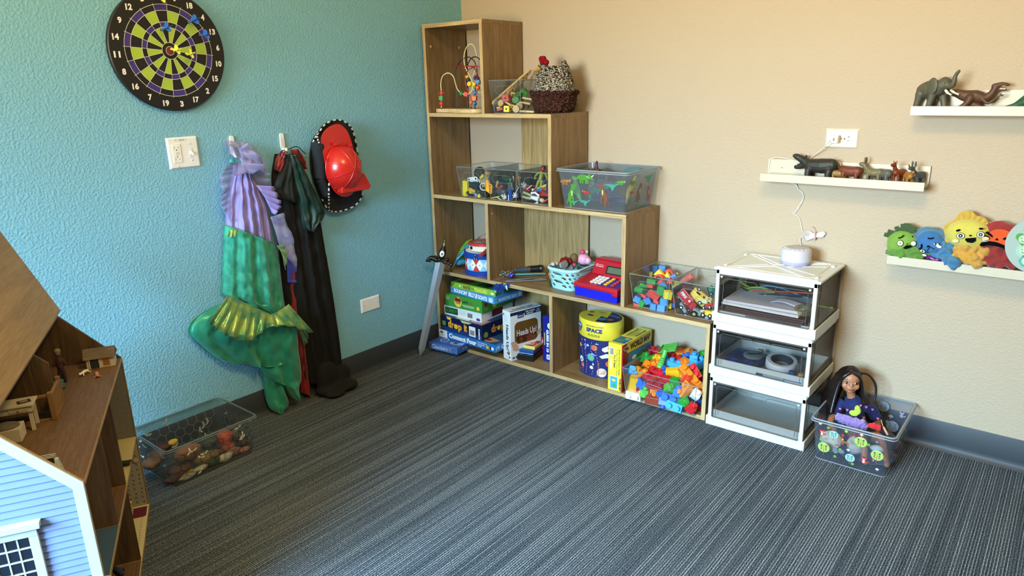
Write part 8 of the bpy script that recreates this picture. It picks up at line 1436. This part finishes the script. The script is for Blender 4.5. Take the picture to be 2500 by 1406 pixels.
HQ = lambda x, y, xx: at(310+x/5.02, 940+y/5.02, 0, xx); HG = 'play food and little toys in the honeycomb bin'
for lab, x, y, xx, r, c in (('big orange red toy fruit at the right of the honeycomb bin', 1190, 640, .17, (.03, .03, .03), '#a8482c'), ('second orange toy below the big orange red fruit', 1230, 760, .20, (.028, .026, .022), '#a04428'), ('small yellow toy lemon on top at the left of the honeycomb bin', 560, 700, .12, (.012, .018, .012), '#b8a040'), ('striped brown toy bread in the middle left', 740, 830, .21, (.03, .05, .032), '#8a5a3c'), ('dark green toy vegetable in the middle back', 1000, 700, .16, (.03, .035, .025), '#2c3a30'), ('brown toy loaf at the lower left', 640, 1040, .22, (.03, .045, .022), '#5a3224'), ('yellow toy cheese at the bottom left', 720, 1090, .235, (.015, .03, .014), '#a88a3a'), ('tan toy nut pile in the centre', 940, 900, .22, (.03, .04, .025), '#8a7248'),
    ('brown toy pastry right of the centre', 1070, 850, .22, (.022, .03, .018), '#7a5434'), ('dark teal toy at the lower centre', 1060, 950, .235, (.02, .03, .016), '#24443c'), ('white toy flower low in the centre', 900, 1020, .245, (.012, .03, .010), '#c8c0a4'), ('white toy petals at the lower right', 1200, 890, .245, (.014, .03, .016), '#d0c8b8'), ('maroon toy berry at the far right', 1450, 740, .2, (.018, .022, .018), '#4a2028'), ('pink toy piece at the lower right corner', 1440, 830, .24, (.014, .022, .010), '#b07068'), ('red brown toy at the bottom left corner', 560, 1150, .24, (.016, .03, .014), '#4a241c'), ('pale toy scraps at the bottom', 740, 1170, .25, (.012, .035, .008), '#a8a8a4'), ('dark red toy behind the yellow lemon', 440, 760, .1, (.03, .03, .02), '#3a1418'), ('grey toy at the right wall', 1370, 640, .14, (.02, .03, .03), '#5a5458'), ('brown toy bun seen through the left wall', 350, 880, .13, (.035, .03, .025), '#6a4834'), ('tan toy bun at the left wall', 300, 960, .16, (.03, .03, .02), '#7a5e44'), ('pink tan toy bottom right', 1310, 870, .23, (.016, .03, .016), '#9a6a58')):
    o = MB().ball((0, 0, 0), r).ball((r[0]*.3, r[1]*.4, r[2]*.3), [q*.6 for q in r]).blob('play_food', M(c, .6, vary=.5, vscale=90), vox=.004, smooth=2, disp=.003, dscale=80); p = HQ(x, y, xx); tag(o, lab+' in the honeycomb bin' if len(lab.split()) < 11 and 'honeycomb' not in lab else lab, 'play food', HG); o.location = (p.x, p.y, max(p.z, r[2]+.004))
# ================================================================ dollhouse
dh = thing('dollhouse', 'large wooden dollhouse with pale blue siding and opened roof at the left edge', 'dollhouse', (.310, -1.994, 0), rz=-27.94)
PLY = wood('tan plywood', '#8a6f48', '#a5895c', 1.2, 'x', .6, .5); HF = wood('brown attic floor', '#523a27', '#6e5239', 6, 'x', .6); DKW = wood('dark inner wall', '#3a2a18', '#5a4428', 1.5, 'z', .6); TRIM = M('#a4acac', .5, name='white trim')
FYZ = lambda s: Matrix(((0, 0, 1, s), (-1, 0, 0, 0), (0, 1, 0, 0), (0, 0, 0, 1)))   # profile (u,z) pushed along s
gab = [(0, 0), (.29, 0), (.29, .541), (.145, .70), (0, .541)]; LH = .802; HX = lambda b, n, m, **k: b.build(n, m, dh, **k)
def box_(n, m, s0, s1, u0, u1, z0, z1, **k): return HX(MB().box(s0, s1, -u1, -u0, z0, z1), n, m, **k)
HX(MB(FYZ(0)).prism(gab, -.009, 0), 'far_gable_wall', DKW); HX(MB(FYZ(LH)).prism(gab, -.009, 0), 'near_gable_wall', PLY)
box_('edge_band', PLY, -.0095, .0005, -.0012, 0, 0, .541)
box_('ground_floor', M('#cbbf94', .5), 0, LH-.009, 0, .29, 0, .01); box_('middle_floor', M('#b8aa78', .5), 0, LH-.009, 0, .29, .255, .264); box_('attic_floor', HF, 0, LH-.009, 0, .29, .532, .541); box_('back_wall', DKW, 0, LH-.009, .281, .29, .01, .532)
for z in (0, .255, .532): box_('front_edge', PLY, 0, LH-.009, -.0012, 0, z, z+.009)
paper = M('#6a665a', .8, name='granite wallpaper', vary=.45, vscale=260); box_('granite_wallpaper', paper, .0002, .0012, .002, .28, .265, .531)
ch = MB(Matrix(((0, 0, 1, .0006), (-1, 0, 0, 0), (0, 1, 0, .011), (0, 0, 0, 1)))); ch.rect(.002, 0, .28, .242, 0, 0)
for i in range(14):
    for j in range(14):
        x, y = .012+.019*i, .012+.017*j; k = (i+j) % 3
        for q in ((0, 0), (.004, .002), (.002, .005)) if k else ((0, 0),): ch.disc(x+q[0], y+q[1], .0017 if k else .0028, 1, .0006, n=6)
HX(ch, 'berry_wallpaper', [M('#8f8c7c', .7), M('#2a2a28', .7)])
fl = MB(Matrix.Translation((0, 0, .0102)))
for i in range(20):
    for j in range(9): x, y = .02+.015*i, -.015-.03*j; fl.rect(x-.003, y-.0006, x+.003, y+.0006, 0); fl.rect(x-.0006, y-.003, x+.0006, y+.003, 0)
HX(fl, 'cross_pattern', M('#6a6a58', .7))
box_('blue_carpet', M('#34506c', .85, name='blue carpet', bump=.4), .535, LH-.012, .001, .28, .264, .2655); box_('brown_boards', HF, .325, .525, .001, .28, .264, .2652); box_('brown_boards', HF, .325, LH-.012, .001, .28, .0101, .0115)
w = MB(FYZ(.322)); w.prism([(.02, .265), (.06, .265), (.06, .42), (.075, .44), (.13, .44), (.145, .42), (.145, .265), (.28, .265), (.28, .531), (.002, .531), (.002, .265)], -.008, 0); HX(w, 'archway_wall', DKW); HX(MB(FYZ(.322)).prism([(.002, .011), (.28, .011), (.28, .254), (.002, .254)], -.008, 0), 'lower_partition', DKW)
HX(MB(FYZ(.532)).prism([(.002, .265), (.28, .265), (.28, .531), (.002, .531)], -.008, 0), 'upper_partition', wood('brown partition', '#4a3826', '#66503a', 1.5, 'z', .6)); HX(MB(FYZ(.35)).prism([(.118, .541), (.28, .541), (.145, .70), (.118, .672)], -.008, 0), 'attic_partition', DKW)
HX(MB().add([(s, -u, z) for s in (-.012, LH+.012) for u, z in ((.137, .716), (.245, .978), (.251, .976), (.143, .713))], [(0, 1, 2, 3), (4, 7, 6, 5), (0, 4, 5, 1), (1, 5, 6, 2), (2, 6, 7, 3), (3, 7, 4, 0)]), 'open_roof_panel', PLY)
HX(MB().add([(s, -u, z) for s in (-.015, LH+.015) for u, z in ((.147, .698), (.315, .512), (.320, .517), (.150, .706))], [(0, 1, 2, 3), (4, 7, 6, 5), (0, 4, 5, 1), (1, 5, 6, 2), (2, 6, 7, 3), (3, 7, 4, 0)]), 'rear_roof', M('#6a5a4a', .8))
# siding with lapped boards, trim, window
sd = MB(FYZ(LH+.0002)); z = 0.0
while z < .69:
    z1 = min(z+.0165, .697); wd = lambda zz: (0, .29) if zz <= .541 else ((zz-.541)/.159*.145, .29-(zz-.541)/.159*.145); (a0, a1), (c0, c1) = wd(z), wd(z1)
    sd.add([(a0, z, .0045), (a1, z, .0045), (c1, z1, .0012), (c0, z1, .0012), (a0, z, 0), (a1, z, 0)], [(0, 1, 2, 3), (4, 5, 1, 0)]); z = z1
HX(sd, 'blue_siding', M('#66779f', .65, name='pale blue siding'))
tr = MB(FYZ(LH)); tr.prism([(-.001, 0), (.021, 0), (.021, .534), (-.001, .545)], .003, .009); tr.prism([(-.001, .545), (.021, .534), (.147, .672), (.145, .704)], .003, .009); tr.prism([(.291, .545), (.269, .534), (.143, .672), (.145, .704)], .003, .009); tr.prism([(.269, 0), (.291, 0), (.291, .545), (.269, .534)], .003, .009); HX(tr, 'white_corner_trim', TRIM, bevel=.0008)
wn = HX(MB(FYZ(LH)).box(.100, .118, .27, .462, .004, .012).box(.208, .226, .27, .462, .004, .012).box(.1, .226, .445, .462, .004, .013), 'window_frame', TRIM, bevel=.001)
MB(FYZ(LH)).prism([(.092, .464), (.234, .464), (.236, .480), (.09, .480)], .004, .020).build('window_head', TRIM, wn, bevel=.001); MB(FYZ(LH)).box(.118, .208, .27, .446, .0048, .0056).build('dark_pane', M('#0c1220', .1, coat=.5), wn)
b = MB(FYZ(LH)); [b.box(.118+.0225*k-.0015, .118+.0225*k+.0015, .27, .446, .0056, .008) for k in (1, 2, 3)]; [b.box(.118, .208, .27+.0295*k-.0015, .27+.0295*k+.0015, .0056, .0082) for k in range(1, 6)]; b.build('glazing_bars', TRIM, wn)
HX(MB(FYZ(LH)).prism([(-.012, .292), (.06, .316), (.06, .322), (-.015, .30)], .004, .05), 'side_porch_roof', wood('brown shingle', '#4a3828', '#8a7868', 8, 'y', .7))
# stair rail and opening in the attic
HX(MB().box(.355, .41, -.26, -.118, .5405, .5415), 'stair_opening', M('#1c1712', .8)); RW = M('#7a5c34', .5, name='rail wood')
b = MB(); b.box(.31, .418, -.117, -.109, .605, .612); b.box(.31, .418, -.117, -.109, .541, .547); b.box(.412, .42, -.2, -.112, .605, .612); b.box(.41, .418, -.2, -.112, .541, .545); HX(b, 'stair_rail', RW, bevel=.001); [HX(MB().lathe([(.0045, .541), (.003, .556), (.005, .575), (.003, .59), (.004, .605)], (.322+.014*k, -.113, 0), 10), 'baluster', RW, smooth=60) for k in range(6)]; HX(MB().box(.41, .424, -.12, -.106, .541, .618), 'newel_post', RW, bevel=.002); HX(MB().box(.305, .315, -.12, -.108, .541, .62), 'newel_post', RW, bevel=.002)
# ---- little furniture and figures; placed in house coordinates (s along the house, u inwards)
Hm = Matrix.Translation((.310, -1.994, 0)) @ Matrix.Rotation(math.radians(-27.94), 4, 'Z')
def inh(name, lab, cat, s, u, z, rz=0, group=None): t = thing(name, lab, cat, group=group); t.matrix_world = Hm @ Matrix.Translation((s, -u, z)) @ Matrix.Rotation(math.radians(rz), 4, 'Z'); return t
CRM = M('#b8b09a', .5, name='aged white paint')
t = inh('toy_doghouse', 'small white doghouse with brown roof in the attic corner of the dollhouse', 'toy doghouse', .045, .047, .5415, 90)
b = MB(); b.box(-.038, .038, -.022, .024, 0, .036); b.build('walls', CRM, t, bevel=.001); MB(Matrix(((0, 0, 1, 0), (1, 0, 0, 0), (0, 1, 0, 0), (0, 0, 0, 1)))).prism([(-.03, .033), (-.004, .058), (.003, .058), (.032, .033)], -.044, .042).build('shingle_roof', wood('grey brown shingles', '#4a3c30', '#6a5a4c', 8, 'x', .8), t)
MB().box(-.028, -.004, -.0235, -.0215, .002, .030).build('doorway', M('#14202a', .7), t); b = MB(); b.box(-.031, -.028, -.025, -.0215, 0, .033); b.box(-.004, -.001, -.025, -.0215, 0, .033); b.box(-.031, -.001, -.025, -.0215, .03, .033); b.build('door_frame', CRM, t); b = MB(); b.box(.006, .026, -.0235, -.0215, .006, .03); [b.box(.008, .024, -.0245, -.0234, .009+.004*k, .0105+.004*k, 1) for k in range(5)]; b.build('vent', [M('#b8843c', .5), M('#5a3418', .6)], t)
for k, (nm, lab, s, u, c, cat) in enumerate((('toy_goat', 'tiny white toy animal lying on the dollhouse attic floor', .107, .086, '#d8d0c0', 'toy animal'), ('tiny_figure', 'tiny pink and white figure sitting before the doghouse', .14, .05, '#b87868', 'toy figure'))):
    t = inh(nm, lab, cat, s, u, .5415, 40*k-30, 'tiny figures in the dollhouse'); b = MB(); b.tube([(-.014, 0, .008), (0, 0, .010), (.012, 0, .008)], [.004, .005, .004], 8).ball((.018, 0, .009), .0045); [b.tube([(x, y, .008), (x*1.5, y*2, .002)], .002, 6) for x in (-.010, .010) for y in (-.004, .004)]; b.blob('body', M(c, .6, vary=.4, vscale=100), t, vox=.0013, smooth=2)
t = inh('standing_figure', 'dark standing doll figure in a red top by the attic far wall', 'toy figure', .15, .135, .5415, 0, 'tiny figures in the dollhouse'); MB().tube([(0, -.006, 0), (0, -.005, .03), (0, 0, .05)], [.004, .006, .007], 8).tube([(0, .006, 0), (0, .005, .03), (0, 0, .05)], [.004, .006, .007], 8).blob('trousers', M('#1c1c22', .8), t, vox=.002, smooth=2); MB().tube([(0, 0, .045), (0, 0, .07), (0, 0, .08)], [.009, .010, .006], 10).tube([(0, .008, .074), (.004, .016, .055)], .004, 8).tube([(0, -.008, .074), (.004, -.016, .055)], .004, 8).blob('red_top', M('#3a1414', .8), t, vox=.002, smooth=2); MB().ball((0, 0, .092), (.008, .008, .010)).build('head', M('#6a5238', .6), t, smooth=180); MB().ball((-.001, 0, .098), (.009, .009, .008)).build('blond_hair', M('#6e653c', .7), t, smooth=180)
t = inh('tiny_vase', 'teal tiny vase standing near the stair rail in the attic', 'toy vase', .2, .135, .5415); MB().lathe([(.008, 0), (.014, .008), (.010, .02), (.012, .026)]).build('vase', M('#4a6a6c', .4), t, smooth=60)
t = inh('toy_desk', 'aged white toy desk with a drawer in the dollhouse attic', 'toy desk', .44, .2, .5415); MB().box(-.028, .03, -.058, .058, .066, .071).build('desk_top', CRM, t, bevel=.001); MB().box(-.024, .026, -.052, .052, .05, .066).build('apron', CRM, t); MB().box(.026, .0275, .004, .046, .053, .063).build('drawer', M('#a89e84', .5), t, bevel=.0005); MB().ball((.029, .025, .058), .0022).build('knob', M('#8a7a58', .4), t, smooth=180); MB().box(.026, .028, -.056, .056, .049, .0505).build('brown_edge', M('#6a4a34', .6), t)
for x in (-.022, .020):
    for y in (-.052, .044): MB().box(x, x+.006, y, y+.008, 0, .05).build('leg', CRM, t)
tag(inh('tiny_tablet', 'tiny dark tablet lying on the toy desk', 'toy tablet', .445, .165, .6130, 20), None); o = COL.objects['tiny_tablet'] if 'tiny_tablet' in COL.objects else None; MB().box(-.010, .010, -.014, .014, 0, .0015).box(-.006, .006, -.008, .008, .0015, .0018, 1).build('tablet', [M('#3a3228', .5), M('#8a8474', .4)], o)
t = inh('toy_stool', 'aged white toy bench with a patterned grey cushion beside the toy desk', 'toy bench', .50, .2, .5415); MB().box(-.026, .026, -.03, .034, 0, .034).build('box_seat', CRM, t, bevel=.001); MB().ball((0, 0, .036), (.025, .032, .008)).blob('cushion', M('#5c564a', .9, vary=.6, vscale=200), t, vox=.003, smooth=2)
t = inh('toy_bookrack', 'small white rack with tiny magazines by the near attic wall', 'toy rack', .765, .075, .5415); MB().hexa([(-.02, -.035, 0), (.02, -.035, 0), (-.02, .035, 0), (.02, .035, 0), (-.006, -.03, .05), (.006, -.03, .05), (-.006, .03, .05), (.006, .03, .05)]).build('rack', TRIM, t, bevel=.001); b = MB(); [b.box(-.014+.004*k, -.012+.004*k, -.028, .024, .01, .056, k % 2) for k in range(6)]; b.build('magazines', [M('#c8c4bc', .6), M('#2a2428', .6)], t)
t = inh('lying_figure', 'dark dressed figure lying across the middle floor edge of the dollhouse', 'toy figure', .2, .03, .2655, 80, 'tiny figures in the dollhouse'); MB().tube([(-.05, 0, .008), (-.01, 0, .01), (.03, 0, .010)], [.006, .009, .008], 10).tube([(.01, .006, .01), (.03, .02, .006)], .004, 8).blob('clothes', M('#1c242a', .8), t, vox=.002, smooth=2); MB().ball((.045, 0, .012), (.010, .009, .009)).build('head', M('#7a6450', .6), t, smooth=180); MB().ball((-.055, .0, .008), (.010, .006, .006)).build('grey_shoes', M('#6a7478', .5), t, smooth=180)
t = inh('toy_rug', 'small magenta rug on the ground floor of the dollhouse', 'toy rug', .045, .03, .0104); MB().prism([(-.03, -.025), (.025, -.025), (.03, -.02), (.03, .022), (.025, .026), (-.03, .026)], 0, .002).text('welcome', -.02, -.02, .035, .006, 1, .0024, rot=0).build('rug', [M('#5a1434', .9), M('#b89aa4', .8)], t)
t = inh('fair_haired_figure', 'small fair-haired figure sitting on the magenta rug', 'toy figure', .04, .05, .0126, 0, 'tiny figures in the dollhouse'); MB().tube([(0, 0, .006), (0, 0, .03)], [.010, .007], 10).tube([(0, 0, .008), (.02, .006, .006)], .004, 8).blob('body', M('#a08868', .7), t, vox=.002, smooth=2); MB().ball((0, 0, .038), .009).build('head', M('#b89a60', .7), t, smooth=180)
t = inh('blue_figure', 'small dark blue figure on the brown ground floor of the dollhouse', 'toy figure', .36, .06, .012, 30, 'tiny figures in the dollhouse'); MB().tube([(-.02, 0, .008), (.02, 0, .01)], [.007, .008], 10).tube([(0, 0, .01), (.01, .018, .006)], .004, 8).ball((.03, 0, .012), .008).blob('body', M('#20284a', .8), t, vox=.002, smooth=2)
